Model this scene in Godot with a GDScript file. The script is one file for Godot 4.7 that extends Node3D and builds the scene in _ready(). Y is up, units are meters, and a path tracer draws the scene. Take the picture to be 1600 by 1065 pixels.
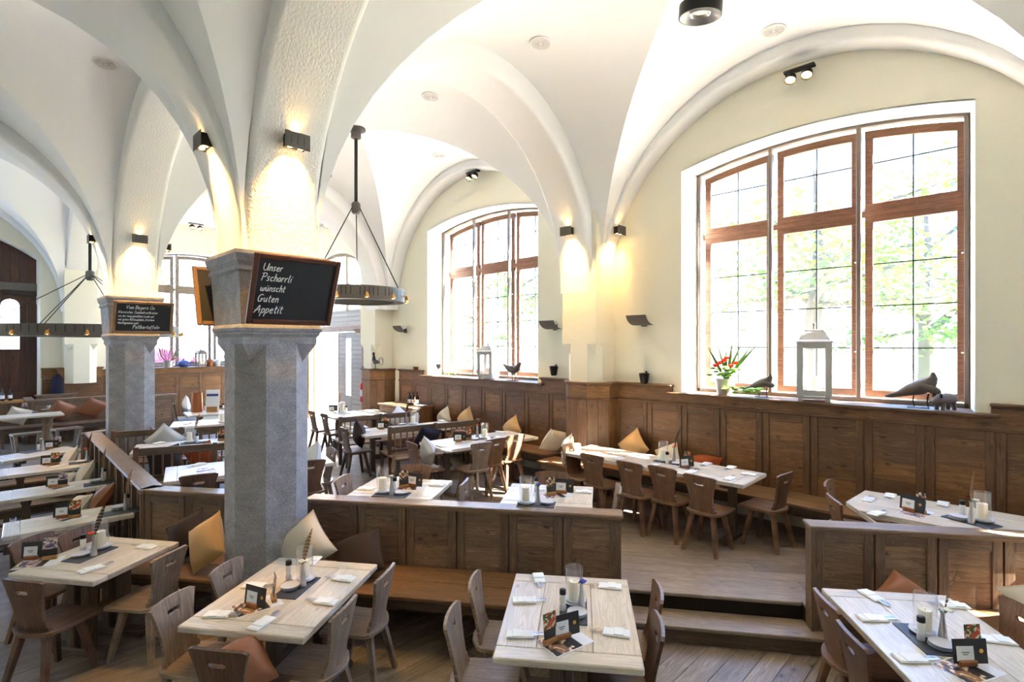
extends Node3D
# Hall frame: x runs towards the window wall, -z runs along it (the distance along it is called a), y is up; metres.
const EYE := 2.6
const FOC := 820.0
const HOR := 537.0
const UP_FLOOR := 0.31
const WALL := 7.22
var M := {}
var named := {}
var rng := RandomNumberGenerator.new()
var mesh_cache := {}

# ------------------------------------------------------------------ geometry
class G:
	var v := PackedVector3Array()
	var n := PackedVector3Array()
	var t := PackedVector2Array()
	var off := Vector2.ZERO
	var sc := Vector2(0.8, 1.6)
	func tri(a: Vector3, b: Vector3, c: Vector3, na: Vector3, nb: Vector3, nc: Vector3, ta := Vector2.ZERO, tb := Vector2.ZERO, tc := Vector2.ZERO) -> void:
		if (b - a).cross(c - a).dot(na + nb + nc) >= 0.0:
			v.append(a); v.append(c); v.append(b)
			n.append(na); n.append(nc); n.append(nb)
			t.append(ta); t.append(tc); t.append(tb)
		else:
			v.append(a); v.append(b); v.append(c)
			n.append(na); n.append(nb); n.append(nc)
			t.append(ta); t.append(tb); t.append(tc)
	func flat3(a: Vector3, b: Vector3, c: Vector3, ta := Vector2.ZERO, tb := Vector2.ZERO, tc := Vector2.ZERO) -> void:
		var q := (b - a).cross(c - a).normalized()
		tri(a, b, c, q, q, q, ta, tb, tc)
	func quad(a: Vector3, b: Vector3, c: Vector3, d: Vector3) -> void:
		# counter-clockwise seen from outside; u along a->b
		var l := (b - a).length()
		var w := (d - a).length()
		var q := (b - a).cross(d - a).normalized()
		if q.length() < 0.5:
			q = (c - b).cross(d - c).normalized()
		var t0 := off
		var t1 := off + Vector2(l, 0) * sc
		var t2 := off + Vector2(l, w) * sc
		var t3 := off + Vector2(0, w) * sc
		tri(a, b, c, q, q, q, t0, t1, t2)
		tri(a, c, d, q, q, q, t0, t2, t3)
	func quadn(a: Vector3, b: Vector3, c: Vector3, d: Vector3, na: Vector3, nb: Vector3, nc: Vector3, nd: Vector3, ta: Vector2, tb: Vector2, tc: Vector2, td: Vector2) -> void:
		tri(a, b, c, na, nb, nc, ta, tb, tc)
		tri(a, c, d, na, nc, nd, ta, tc, td)
	func uvp(p: Vector3, ax: int, grain: int) -> Vector2:
		# planar coordinates on the face with normal axis ax, grain along axis grain
		var r: Vector2
		if ax == grain:
			r = Vector2(p[(ax + 1) % 3] * 0.15, p[(ax + 2) % 3])
		else:
			r = Vector2(p[grain], p[3 - ax - grain])
		return off + r * sc
	func box(x: Transform3D, s: Vector3, bev := 0.0, grain := 0) -> void:
		var h := s * 0.5
		var b := minf(bev, minf(h.x, minf(h.y, h.z)) * 0.6)
		for ax in 3:
			var u := (ax + 1) % 3
			var w := (ax + 2) % 3
			for sg in [-1.0, 1.0]:
				var p: Array[Vector3] = []
				for k in [[-1.0, -1.0], [1.0, -1.0], [1.0, 1.0], [-1.0, 1.0]]:
					var q := Vector3.ZERO
					q[ax] = h[ax] * sg
					q[u] = (h[u] - b) * k[0]
					q[w] = (h[w] - b) * k[1]
					p.append(q)
				if sg < 0:
					p.reverse()
				var nn := Vector3.ZERO
				nn[ax] = sg
				nn = (x.basis * nn).normalized()
				var tt: Array[Vector2] = []
				for q in p:
					tt.append(uvp(q, ax, grain))
				quadn(x * p[0], x * p[1], x * p[2], x * p[3], nn, nn, nn, nn, tt[0], tt[1], tt[2], tt[3])
		if b <= 0.0:
			return
		# edges
		for ax in 3:
			var u := (ax + 1) % 3
			var w := (ax + 2) % 3
			for su in [-1.0, 1.0]:
				for sw in [-1.0, 1.0]:
					var p: Array[Vector3] = []
					for k in [[-1.0, 0], [1.0, 0], [1.0, 1], [-1.0, 1]]:
						var q := Vector3.ZERO
						q[ax] = (h[ax] - b) * k[0]
						q[u] = (h[u] - (b if k[1] == 1 else 0.0)) * su
						q[w] = (h[w] - (0.0 if k[1] == 1 else b)) * sw
						p.append(q)
					if su * sw < 0:
						p.reverse()
					var nn := Vector3.ZERO
					nn[u] = su
					nn[w] = sw
					nn = (x.basis * nn).normalized()
					var tt: Array[Vector2] = []
					for q in p:
						tt.append(uvp(q, u, grain))
					quadn(x * p[0], x * p[1], x * p[2], x * p[3], nn, nn, nn, nn, tt[0], tt[1], tt[2], tt[3])
		for sx in [-1.0, 1.0]:
			for sy in [-1.0, 1.0]:
				for sz in [-1.0, 1.0]:
					var p0 := Vector3(h.x * sx, (h.y - b) * sy, (h.z - b) * sz)
					var p1 := Vector3((h.x - b) * sx, h.y * sy, (h.z - b) * sz)
					var p2 := Vector3((h.x - b) * sx, (h.y - b) * sy, h.z * sz)
					var nn := (x.basis * Vector3(sx, sy, sz)).normalized()
					var o := off + Vector2(p0.x, p0.z) * sc
					if sx * sy * sz > 0:
						tri(x * p0, x * p1, x * p2, nn, nn, nn, o, o, o)
					else:
						tri(x * p0, x * p2, x * p1, nn, nn, nn, o, o, o)
	func prism(poly: PackedVector2Array, y0: float, y1: float, bev := 0.0, x := Transform3D.IDENTITY, grain := 0, smooth := false) -> void:
		# poly in (x, z); counter-clockwise or not, both work
		var pl := poly.duplicate()
		var area := 0.0
		for i in pl.size():
			var p := pl[i]
			var q := pl[(i + 1) % pl.size()]
			area += p.x * q.y - q.x * p.y
		if area > 0:
			pl.reverse()   # now runs so that outward normal is (dz, -dx)
		var c := pl.size()
		var nr: Array[Vector2] = []
		for i in c:
			var e := (pl[(i + 1) % c] - pl[i]).normalized()
			nr.append(Vector2(-e.y, e.x))
		var inn := PackedVector2Array()
		var vn: Array[Vector2] = []
		for i in c:
			var m := (nr[i] + nr[(i + c - 1) % c])
			m = m / maxf(m.length_squared() * 0.5, 0.2)
			vn.append(m.normalized())
			inn.append(pl[i] - m * bev)
		var idx := Geometry2D.triangulate_polygon(inn if bev > 0.0 else pl)
		for lev in 2:
			var y := y1 if lev == 1 else y0
			var src: PackedVector2Array = inn if bev > 0.0 else pl
			var nn := (x.basis * Vector3(0, 1.0 if lev == 1 else -1.0, 0)).normalized()
			for k in range(0, idx.size(), 3):
				var a := src[idx[k]]
				var b := src[idx[k + 1]]
				var d := src[idx[k + 2]]
				var ta := uvp(Vector3(a.x, 0, a.y), 1, grain)
				var tb := uvp(Vector3(b.x, 0, b.y), 1, grain)
				var td := uvp(Vector3(d.x, 0, d.y), 1, grain)
				var up := (b - a).cross(d - a) < 0
				if up == (lev == 1):
					tri(x * Vector3(a.x, y, a.y), x * Vector3(b.x, y, b.y), x * Vector3(d.x, y, d.y), nn, nn, nn, ta, tb, td)
				else:
					tri(x * Vector3(a.x, y, a.y), x * Vector3(d.x, y, d.y), x * Vector3(b.x, y, b.y), nn, nn, nn, ta, td, tb)
		var run := 0.0
		for i in c:
			var j := (i + 1) % c
			var l := (pl[j] - pl[i]).length()
			var n0 := Vector3(nr[i].x, 0, nr[i].y)
			var n1 := n0
			if smooth:
				n0 = Vector3(vn[i].x, 0, vn[i].y)
				n1 = Vector3(vn[j].x, 0, vn[j].y)
			n0 = (x.basis * n0).normalized()
			n1 = (x.basis * n1).normalized()
			var t0 := off + Vector2(run, 0) * sc
			var t1 := off + Vector2(run + l, 0) * sc
			var hh := Vector2(0, y1 - y0) * sc
			quadn(x * Vector3(pl[i].x, y0 + bev, pl[i].y), x * Vector3(pl[j].x, y0 + bev, pl[j].y), x * Vector3(pl[j].x, y1 - bev, pl[j].y), x * Vector3(pl[i].x, y1 - bev, pl[i].y), n0, n1, n1, n0, t0, t1, t1 + hh, t0 + hh)
			if bev > 0.0:
				var u := (x.basis * Vector3.UP).normalized()
				var na := (n0 + u).normalized()
				var nb := (n1 + u).normalized()
				quadn(x * Vector3(pl[i].x, y1 - bev, pl[i].y), x * Vector3(pl[j].x, y1 - bev, pl[j].y), x * Vector3(inn[j].x, y1, inn[j].y), x * Vector3(inn[i].x, y1, inn[i].y), na, nb, nb, na, t0, t1, t1, t0)
				na = (n0 - u).normalized()
				nb = (n1 - u).normalized()
				quadn(x * Vector3(inn[i].x, y0, inn[i].y), x * Vector3(inn[j].x, y0, inn[j].y), x * Vector3(pl[j].x, y0 + bev, pl[j].y), x * Vector3(pl[i].x, y0 + bev, pl[i].y), na, nb, nb, na, t0, t1, t1, t0)
			run += l
	func lathe(prof: Array, seg := 24, x := Transform3D.IDENTITY, from := 0.0, to := TAU) -> void:
		# prof: Vector2(radius, y) from bottom outside upwards; sharp where two points repeat
		var m := prof.size()
		for k in m - 1:
			var p: Vector2 = prof[k]
			var q: Vector2 = prof[k + 1]
			if p.distance_to(q) < 1e-6:
				continue
			var e := (q - p).normalized()
			var nf := Vector2(e.y, -e.x)
			var np_ := nf
			var nq := nf
			if k > 0 and p.distance_to(prof[k - 1]) > 1e-6:
				var e0: Vector2 = (p - prof[k - 1]).normalized()
				var n0 := Vector2(e0.y, -e0.x)
				if n0.dot(nf) > 0.5:
					np_ = (nf + n0).normalized()
			if k < m - 2 and q.distance_to(prof[k + 2]) > 1e-6:
				var e1: Vector2 = (prof[k + 2] - q).normalized()
				var n1 := Vector2(e1.y, -e1.x)
				if n1.dot(nf) > 0.5:
					nq = (nf + n1).normalized()
			for i in seg:
				var a0 := from + (to - from) * i / seg
				var a1 := from + (to - from) * (i + 1) / seg
				var d0 := Vector3(sin(a0), 0, cos(a0))
				var d1 := Vector3(sin(a1), 0, cos(a1))
				var u := Vector3.UP
				var b := x.basis
				quadn(x * (d0 * p.x + u * p.y), x * (d1 * p.x + u * p.y), x * (d1 * q.x + u * q.y), x * (d0 * q.x + u * q.y),
					(b * (d0 * np_.x + u * np_.y)).normalized(), (b * (d1 * np_.x + u * np_.y)).normalized(), (b * (d1 * nq.x + u * nq.y)).normalized(), (b * (d0 * nq.x + u * nq.y)).normalized(),
					Vector2(float(i) / seg, p.y), Vector2(float(i + 1) / seg, p.y), Vector2(float(i + 1) / seg, q.y), Vector2(float(i) / seg, q.y))
	func tube(pts: Array, rad, seg := 8, caps := true) -> void:
		# rad: a number or one per point
		var m := pts.size()
		var ref := Vector3.UP
		if absf((pts[1] - pts[0]).normalized().dot(ref)) > 0.9:
			ref = Vector3.RIGHT
		var rings: Array = []
		var nrm: Array = []
		for i in m:
			var dir: Vector3 = (pts[mini(i + 1, m - 1)] - pts[maxi(i - 1, 0)]).normalized()
			var s := dir.cross(ref).normalized()
			if s.length() < 0.5:
				s = dir.cross(Vector3.FORWARD).normalized()
			var w := s.cross(dir).normalized()
			ref = w
			var r: float = rad if (rad is float or rad is int) else rad[i]
			var ring: Array[Vector3] = []
			var nn: Array[Vector3] = []
			for k in seg:
				var a := TAU * k / seg
				var d := s * cos(a) + w * sin(a)
				ring.append(pts[i] + d * r)
				nn.append(d)
			rings.append(ring)
			nrm.append(nn)
		for i in m - 1:
			for k in seg:
				var k2 := (k + 1) % seg
				quadn(rings[i][k], rings[i + 1][k], rings[i + 1][k2], rings[i][k2], nrm[i][k], nrm[i + 1][k], nrm[i + 1][k2], nrm[i][k2], Vector2(0, 0), Vector2(1, 0), Vector2(1, 1), Vector2(0, 1))
		if caps:
			for k in range(1, seg - 1):
				flat3(rings[0][0], rings[0][k], rings[0][k + 1])
				flat3(rings[m - 1][0], rings[m - 1][k + 1], rings[m - 1][k])
	func ball(c: Vector3, r: Vector3, seg := 14, rows := 9, x := Transform3D.IDENTITY) -> void:
		for j in rows:
			for i in seg:
				var q: Array[Vector3] = []
				for k in [[i, j], [i + 1, j], [i + 1, j + 1], [i, j + 1]]:
					var th: float = PI * k[1] / rows - PI / 2
					var ph: float = TAU * k[0] / seg
					q.append(Vector3(cos(th) * sin(ph), sin(th), cos(th) * cos(ph)))
				var nn: Array[Vector3] = []
				for d in q:
					nn.append((x.basis * (d / r)).normalized())
				quadn(x * (c + q[0] * r), x * (c + q[1] * r), x * (c + q[2] * r), x * (c + q[3] * r), nn[0], nn[1], nn[2], nn[3], Vector2(i, j) / 10.0, Vector2(i + 1, j) / 10.0, Vector2(i + 1, j + 1) / 10.0, Vector2(i, j + 1) / 10.0)
	func mesh() -> ArrayMesh:
		var arr := []
		arr.resize(Mesh.ARRAY_MAX)
		arr[Mesh.ARRAY_VERTEX] = v
		arr[Mesh.ARRAY_NORMAL] = n
		arr[Mesh.ARRAY_TEX_UV] = t
		var m := ArrayMesh.new()
		m.add_surface_from_arrays(Mesh.PRIMITIVE_TRIANGLES, arr)
		return m

func grand() -> G:
	var g := G.new()
	g.off = Vector2(rng.randf() * 7.0, rng.randf() * 7.0)
	return g

func T(p: Vector3, yaw := 0.0, pitch := 0.0, roll := 0.0) -> Transform3D:
	return Transform3D(Basis.from_euler(Vector3(pitch, yaw, roll)), p)

func V(x: float, a: float, y: float) -> Vector3:
	return Vector3(x, y, -a)

func yaw_of(deg: float) -> float:
	return -deg_to_rad(deg)       # a thing whose front is -z then faces deg degrees from the wall's run towards the windows

func dirv(deg: float) -> Vector3:
	return Vector3(sin(deg_to_rad(deg)), 0, -cos(deg_to_rad(deg)))

func pix(px: float, py: float, h: float) -> Vector3:
	# where the sight line through a pixel of the photograph meets the level h
	var X := (px - 800.0) / FOC
	var Y := -(py - HOR) / FOC
	var t := (h - EYE) / Y
	return Vector3((0.6964 * X + 0.7176) * t, h, -(-0.7176 * X + 0.6964) * t)

func pixd(px: float, py: float, d: float) -> Vector3:
	var X := (px - 800.0) / FOC
	return Vector3((0.6964 * X + 0.7176) * d, EYE - (py - HOR) / FOC * d, -(-0.7176 * X + 0.6964) * d)

# ------------------------------------------------------------------ nodes
func numbered(s: String) -> String:
	var k: int = named.get(s, 0)
	named[s] = k + 1
	return s if k == 0 else "%s_%03d" % [s, k]

func thing(called: String, label: String, cat: String, at := Vector3.ZERO, turn := 0.0, group := "") -> Node3D:
	var o := Node3D.new()
	o.name = numbered(called)
	add_child(o)
	o.position = at
	o.rotation.y = turn
	o.set_meta("label", label)
	o.set_meta("category", cat)
	if group:
		o.set_meta("group", group)
	return o

func part(parent: Node, called: String, m, mat: Material, x := Transform3D.IDENTITY, label := "") -> MeshInstance3D:
	var o := MeshInstance3D.new()
	o.name = called
	o.mesh = m.mesh() if m is G else m
	o.material_override = mat
	parent.add_child(o, true)
	o.transform = x
	if label:
		o.set_meta("label", label)
	return o

func struct(called: String, m, mat: Material, at := Vector3.ZERO) -> MeshInstance3D:
	var o := part(self, numbered(called), m, mat, Transform3D(Basis.IDENTITY, at))
	o.set_meta("kind", "structure")
	return o

func snode(called: String, at := Vector3.ZERO, turn := 0.0) -> Node3D:
	var o := Node3D.new()
	o.name = numbered(called)
	add_child(o)
	o.position = at
	o.rotation.y = turn
	o.set_meta("kind", "structure")
	return o

func copy(src: Node3D, label: String, at: Vector3, turn: float, group := "") -> Node3D:
	var base := String(src.name)
	if base.length() > 4 and base[base.length() - 4] == "_":
		base = base.substr(0, base.length() - 4)
	var r: Node3D = src.duplicate()
	r.name = numbered(base)
	add_child(r)
	r.position = at
	r.rotation.y = turn
	r.set_meta("label", label)
	if group:
		r.set_meta("group", group)
	return r

# a bevelled board of a wood, as a part
func board(parent: Node, called: String, s: Vector3, at: Vector3, mat: Material, grain := 0, bev := 0.003, yaw := 0.0, pitch := 0.0, roll := 0.0) -> MeshInstance3D:
	var g := grand()
	g.box(T(Vector3.ZERO), s, bev, grain)
	return part(parent, called, g, mat, T(at, yaw, pitch, roll))

# ------------------------------------------------------------------ materials
func noise(seed_: int, f: float, oct := 3) -> FastNoiseLite:
	var n := FastNoiseLite.new()
	n.seed = seed_
	n.frequency = f
	n.fractal_octaves = oct
	n.noise_type = FastNoiseLite.TYPE_SIMPLEX_SMOOTH
	return n

func ring3(n: FastNoiseLite, u: float, v: float, ru: float, rv: float) -> float:
	# noise that repeats in u and v (0..1)
	var a := u * TAU
	var b := v * TAU
	return n.get_noise_3d(cos(a) * ru + 3.1 * cos(b) * rv, sin(a) * ru + 7.0, 3.1 * sin(b) * rv)

func grain_image(seed_: int, knots: int, contrast := 1.0) -> ImageTexture:
	var w := 512
	var h := 256
	var im := Image.create(w, h, true, Image.FORMAT_RGB8)
	var n1 := noise(seed_, 1.0, 3)
	var n2 := noise(seed_ + 7, 1.0, 2)
	var r := RandomNumberGenerator.new()
	r.seed = seed_ * 31 + 5
	var kn := []
	for k in knots:
		kn.append([r.randf(), r.randf(), r.randf_range(0.02, 0.05)])
	var fine := PackedFloat32Array()
	fine.resize(h)
	for y in h:
		fine[y] = r.randf_range(-1.0, 1.0)
	for y in h:
		var vy := float(y) / h
		for x in w:
			var ux := float(x) / w
			var warp := ring3(n2, ux, vy, 0.35, 0.5) * 0.07
			var dark := 0.0
			for k in kn:
				var dx: float = absf(ux - k[0])
				dx = minf(dx, 1.0 - dx) * 1.3
				var dy: float = absf(vy - k[1])
				dy = minf(dy, 1.0 - dy) * 1.4
				var d: float = sqrt(dx * dx + dy * dy) / k[2]
				if d < 4.0:
					warp += 0.05 * exp(-d * d * 0.25) * (1.0 if vy > k[1] else -1.0)
					dark += 0.55 * exp(-d * d * 0.9)
			var vv := fposmod(vy + warp, 1.0)
			var g := ring3(n1, ux, vv, 0.45, 2.6)
			var g2 := ring3(n1, ux + 0.37, vv, 0.25, 7.0)
			var f0 := vv * h
			var fi := fine[int(f0) % h] * (1.0 - fposmod(f0, 1.0)) + fine[(int(f0) + 1) % h] * fposmod(f0, 1.0)
			var c := 0.80 + 0.14 * (1.0 - contrast) + contrast * (0.22 * g + 0.10 * g2 + 0.05 * fi) - dark * 0.6 * contrast
			c = clampf(c, 0.18, 1.0)
			im.set_pixel(x, y, Color(c, c * (0.985 - 0.03 * (1.0 - c)), c * (0.965 - 0.09 * (1.0 - c))))
	return ImageTexture.create_from_image(im)

func speckle_image() -> ImageTexture:
	var w := 512
	var im := Image.create(w, w, true, Image.FORMAT_RGB8)
	var r := RandomNumberGenerator.new()
	r.seed = 99
	var n := noise(12, 1.0, 3)
	for y in w:
		for x in w:
			var b := 0.60 + 0.10 * ring3(n, float(x) / w, float(y) / w, 0.6, 0.25)
			im.set_pixel(x, y, Color(b, b, b))
	for k in 9000:
		var x := r.randi() % w
		var y := r.randi() % w
		var s := r.randi_range(1, 4)
		var c := r.randf()
		var col := Color(0.36, 0.36, 0.37) if c < 0.40 else (Color(0.80, 0.80, 0.80) if c < 0.75 else Color(0.62, 0.61, 0.60))
		for j in s:
			for i in s:
				if r.randf() < 0.8:
					im.set_pixel((x + i) % w, (y + j) % w, col)
	return ImageTexture.create_from_image(im)

func bump_image(seed_: int, f: float, oct: int, strength: float) -> ImageTexture:
	var w := 256
	var im := Image.create(w, w, false, Image.FORMAT_RGB8)
	var n := noise(seed_, f, oct)
	for y in w:
		for x in w:
			var ux := float(x) / w
			var vy := float(y) / w
			# blend four shifted samples so that it repeats
			var a := n.get_noise_2d(x, y) * (1 - ux) * (1 - vy) + n.get_noise_2d(x - w, y) * ux * (1 - vy) + n.get_noise_2d(x, y - w) * (1 - ux) * vy + n.get_noise_2d(x - w, y - w) * ux * vy
			var c := clampf(0.5 + a * 0.7, 0, 1)
			im.set_pixel(x, y, Color(c, c, c))
	im.bump_map_to_normal_map(strength)
	return ImageTexture.create_from_image(im)

func mat(c: Color, rough := 0.6, metal := 0.0) -> StandardMaterial3D:
	var m := StandardMaterial3D.new()
	m.albedo_color = c
	m.roughness = rough
	m.metallic = metal
	return m

func wood(c: Color, tex: Texture2D, rough := 0.5) -> StandardMaterial3D:
	var m := mat(c, rough)
	m.albedo_texture = tex
	return m

func tri_bump(m: StandardMaterial3D, tex: Texture2D, scale_: float, strength: float) -> StandardMaterial3D:
	m.uv1_triplanar = true
	m.uv1_world_triplanar = true
	m.uv1_scale = Vector3.ONE * scale_
	m.normal_enabled = true
	m.normal_texture = tex
	m.normal_scale = strength
	return m

func glow(c: Color, e: float) -> StandardMaterial3D:
	var m := mat(Color(0.9, 0.88, 0.8), 0.4)
	m.emission_enabled = true
	m.emission = c
	m.emission_energy_multiplier = e
	return m

func pane(c: Color, alpha: float) -> StandardMaterial3D:
	var m := mat(Color(c.r, c.g, c.b, alpha), 0.02)
	m.transparency = BaseMaterial3D.TRANSPARENCY_ALPHA
	m.metallic_specular = 0.5
	return m

func make_materials() -> void:
	var g1 := grain_image(11, 0)
	var g2 := grain_image(23, 2)
	var g3 := grain_image(47, 4)
	var gt := grain_image(61, 1, 0.5)
	var rough_bump := bump_image(3, 0.09, 3, 3.0)
	var soft_bump := bump_image(8, 0.03, 4, 2.0)
	M.vault = tri_bump(mat(Color(0.955, 0.96, 0.96), 0.9), soft_bump, 0.6, 0.25)
	M.pier = tri_bump(mat(Color(0.95, 0.95, 0.94), 0.92), rough_bump, 1.4, 0.9)
	M.cream = tri_bump(mat(Color(0.93, 0.92, 0.85), 0.9), soft_bump, 0.7, 0.3)
	M.reveal = mat(Color(0.96, 0.96, 0.94), 0.85)
	var st := mat(Color(0.98, 0.98, 1.0), 0.75)
	st.albedo_texture = speckle_image()
	st.uv1_triplanar = true
	st.uv1_world_triplanar = true
	st.uv1_scale = Vector3.ONE * 1.7
	M.granite = st
	M.table = [wood(Color(0.94, 0.92, 0.88), gt, 0.33), wood(Color(0.92, 0.89, 0.84), gt, 0.33), wood(Color(0.96, 0.94, 0.90), gt, 0.33)]
	M.table_edge = wood(Color(0.76, 0.65, 0.51), g1, 0.45)
	M.chair = wood(Color(0.60, 0.46, 0.36), g1, 0.42)
	M.chair_dark = wood(Color(0.49, 0.38, 0.31), g1, 0.45)
	M.chair_grey = wood(Color(0.69, 0.61, 0.54), g1, 0.42)
	M.wain = [wood(Color(0.58, 0.43, 0.30), g2, 0.45), wood(Color(0.65, 0.48, 0.32), g3, 0.45), wood(Color(0.53, 0.40, 0.29), g3, 0.45)]
	M.wain_frame = wood(Color(0.52, 0.39, 0.28), g1, 0.5)
	M.far_wain = M.wain
	M.part = [wood(Color(0.63, 0.53, 0.45), g2, 0.42), wood(Color(0.68, 0.57, 0.48), g3, 0.42), wood(Color(0.58, 0.49, 0.42), g3, 0.45)]
	M.part_frame = wood(Color(0.58, 0.49, 0.42), g1, 0.5)
	M.cap = wood(Color(0.66, 0.57, 0.49), g1, 0.38)
	M.bench = wood(Color(0.62, 0.48, 0.36), g1, 0.42)
	M.bench_grey = wood(Color(0.60, 0.52, 0.45), g1, 0.42)
	M.leg = wood(Color(0.48, 0.41, 0.35), g1, 0.5)
	M.floor = [wood(Color(0.66, 0.61, 0.56), g1, 0.36), wood(Color(0.61, 0.56, 0.52), g2, 0.36), wood(Color(0.70, 0.64, 0.58), g1, 0.38), wood(Color(0.63, 0.58, 0.54), g3, 0.36)]
	M.gap = mat(Color(0.12, 0.10, 0.08), 0.9)
	M.win = wood(Color(0.60, 0.42, 0.33), g1, 0.45)
	M.win_dark = mat(Color(0.44, 0.39, 0.36), 0.45)
	M.win_grey = wood(Color(0.66, 0.60, 0.55), g1, 0.5)
	M.lead = mat(Color(0.22, 0.24, 0.25), 0.5, 0.3)
	M.glass = pane(Color(0.95, 1.0, 1.0), 0.04)
	M.clear = pane(Color(0.96, 0.98, 1.0), 0.035)
	M.iron = mat(Color(0.20, 0.195, 0.19), 0.55, 0.6)
	M.iron_flat = mat(Color(0.40, 0.385, 0.37), 0.6, 0.35)
	M.black = mat(Color(0.06, 0.06, 0.06), 0.4, 0.2)
	M.steel = mat(Color(0.78, 0.78, 0.79), 0.28, 1.0)
	M.brass = mat(Color(0.80, 0.58, 0.30), 0.35, 0.9)
	M.copper = mat(Color(0.62, 0.38, 0.25), 0.35, 0.8)
	M.white = mat(Color(0.93, 0.93, 0.92), 0.6)
	M.cloth = mat(Color(0.93, 0.95, 0.96), 0.85)
	M.candle = mat(Color(0.96, 0.93, 0.84), 0.5)
	M.candle.subsurf_scatter_enabled = true
	M.candle.subsurf_scatter_strength = 0.15
	M.slate = mat(Color(0.25, 0.27, 0.31), 0.55)
	M.plate = mat(Color(0.83, 0.84, 0.87), 0.35)
	M.mill_cap = mat(Color(0.08, 0.09, 0.13), 0.4)
	M.paper = mat(Color(0.92, 0.93, 0.95), 0.7)
	M.card = mat(Color(0.17, 0.165, 0.17), 0.5)
	M.gold = mat(Color(0.85, 0.66, 0.30), 0.4, 0.5)
	M.block = wood(Color(0.83, 0.62, 0.38), g1, 0.5)
	M.block_red = wood(Color(0.72, 0.46, 0.25), g1, 0.5)
	M.chalk = mat(Color(0.93, 0.93, 0.93), 0.9)
	M.slateboard = mat(Color(0.10, 0.11, 0.13), 0.6)
	M.frame_red = wood(Color(0.44, 0.25, 0.18), g1, 0.4)
	M.frame_pale = wood(Color(0.72, 0.56, 0.40), g1, 0.5)
	M.linen = mat(Color(0.84, 0.80, 0.73), 0.9)
	M.tan = mat(Color(0.78, 0.64, 0.45), 0.85)
	M.leather = mat(Color(0.58, 0.38, 0.27), 0.5)
	M.orange = mat(Color(0.62, 0.28, 0.10), 0.7)
	M.dark_cloth = mat(Color(0.20, 0.15, 0.14), 0.85)
	M.grey_cloth = mat(Color(0.80, 0.81, 0.82), 0.85)
	M.red = mat(Color(0.75, 0.06, 0.10), 0.35)
	M.flower = mat(Color(0.95, 0.24, 0.08), 0.6)
	M.flower_white = mat(Color(0.95, 0.95, 0.90), 0.6)
	M.flower_blue = mat(Color(0.28, 0.25, 0.72), 0.6)
	M.flower_pink = mat(Color(0.86, 0.52, 0.72), 0.6)
	M.green = mat(Color(0.30, 0.48, 0.13), 0.6)
	M.green_pale = mat(Color(0.58, 0.72, 0.26), 0.6)
	M.feather = mat(Color(0.30, 0.20, 0.14), 0.7)
	M.feather_pale = mat(Color(0.62, 0.48, 0.36), 0.7)
	M.rust = tri_bump(mat(Color(0.42, 0.38, 0.36), 0.6, 0.4), soft_bump, 6.0, 0.4)
	M.zinc = tri_bump(mat(Color(0.72, 0.72, 0.72), 0.45, 0.5), soft_bump, 5.0, 0.3)
	M.door = [wood(Color(0.38, 0.24, 0.18), g2, 0.5), wood(Color(0.34, 0.22, 0.17), g1, 0.5)]
	M.tile = mat(Color(0.62, 0.615, 0.60), 0.5)
	M.navy = mat(Color(0.10, 0.11, 0.22), 0.85)
	M.blue = mat(Color(0.20, 0.28, 0.55), 0.35)
	M.grille = mat(Color(0.86, 0.86, 0.85), 0.5)
	M.bottle = mat(Color(0.05, 0.07, 0.04), 0.1)
	M.leaf = mat(Color(0.27, 0.43, 0.14), 0.7)
	M.leaf.backlight_enabled = true
	M.leaf.backlight = Color(0.16, 0.28, 0.05)
	M.bark = mat(Color(0.24, 0.22, 0.20), 0.9)
	M.grass = mat(Color(0.45, 0.55, 0.28), 0.9)
	M.gravel = mat(Color(0.66, 0.63, 0.58), 0.9)
	M.daypane = pane(Color(0.9, 0.97, 1.0), 0.10)
	M.warm = glow(Color(1.0, 0.80, 0.48), 0.6)
	var lab := mat(Color(0.24, 0.22, 0.24), 0.5)
	M.print = lab
	M.photo = [photo_image(1, Color(0.78, 0.32, 0.18), Color(0.25, 0.35, 0.12)), photo_image(2, Color(0.80, 0.70, 0.72), Color(0.30, 0.28, 0.45)), photo_image(3, Color(0.62, 0.45, 0.30), Color(0.15, 0.14, 0.16))]

func photo_image(seed_: int, a: Color, b: Color) -> StandardMaterial3D:
	# the printed food pictures on the menu cards: blotches of two inks
	var im := Image.create(64, 64, false, Image.FORMAT_RGB8)
	var n := noise(seed_ * 17, 0.025, 2)
	var n2 := noise(seed_ * 29, 0.045, 2)
	for y in 64:
		for x in 64:
			var k := n.get_noise_2d(x, y)
			var c := a.lerp(b, clampf(0.5 + k * 2.2, 0, 1))
			if n2.get_noise_2d(x, y) > 0.28:
				c = Color(0.93, 0.86, 0.75)
			im.set_pixel(x, y, c)
	var m := mat(Color.WHITE, 0.4)
	m.albedo_texture = ImageTexture.create_from_image(im)
	return m

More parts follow.
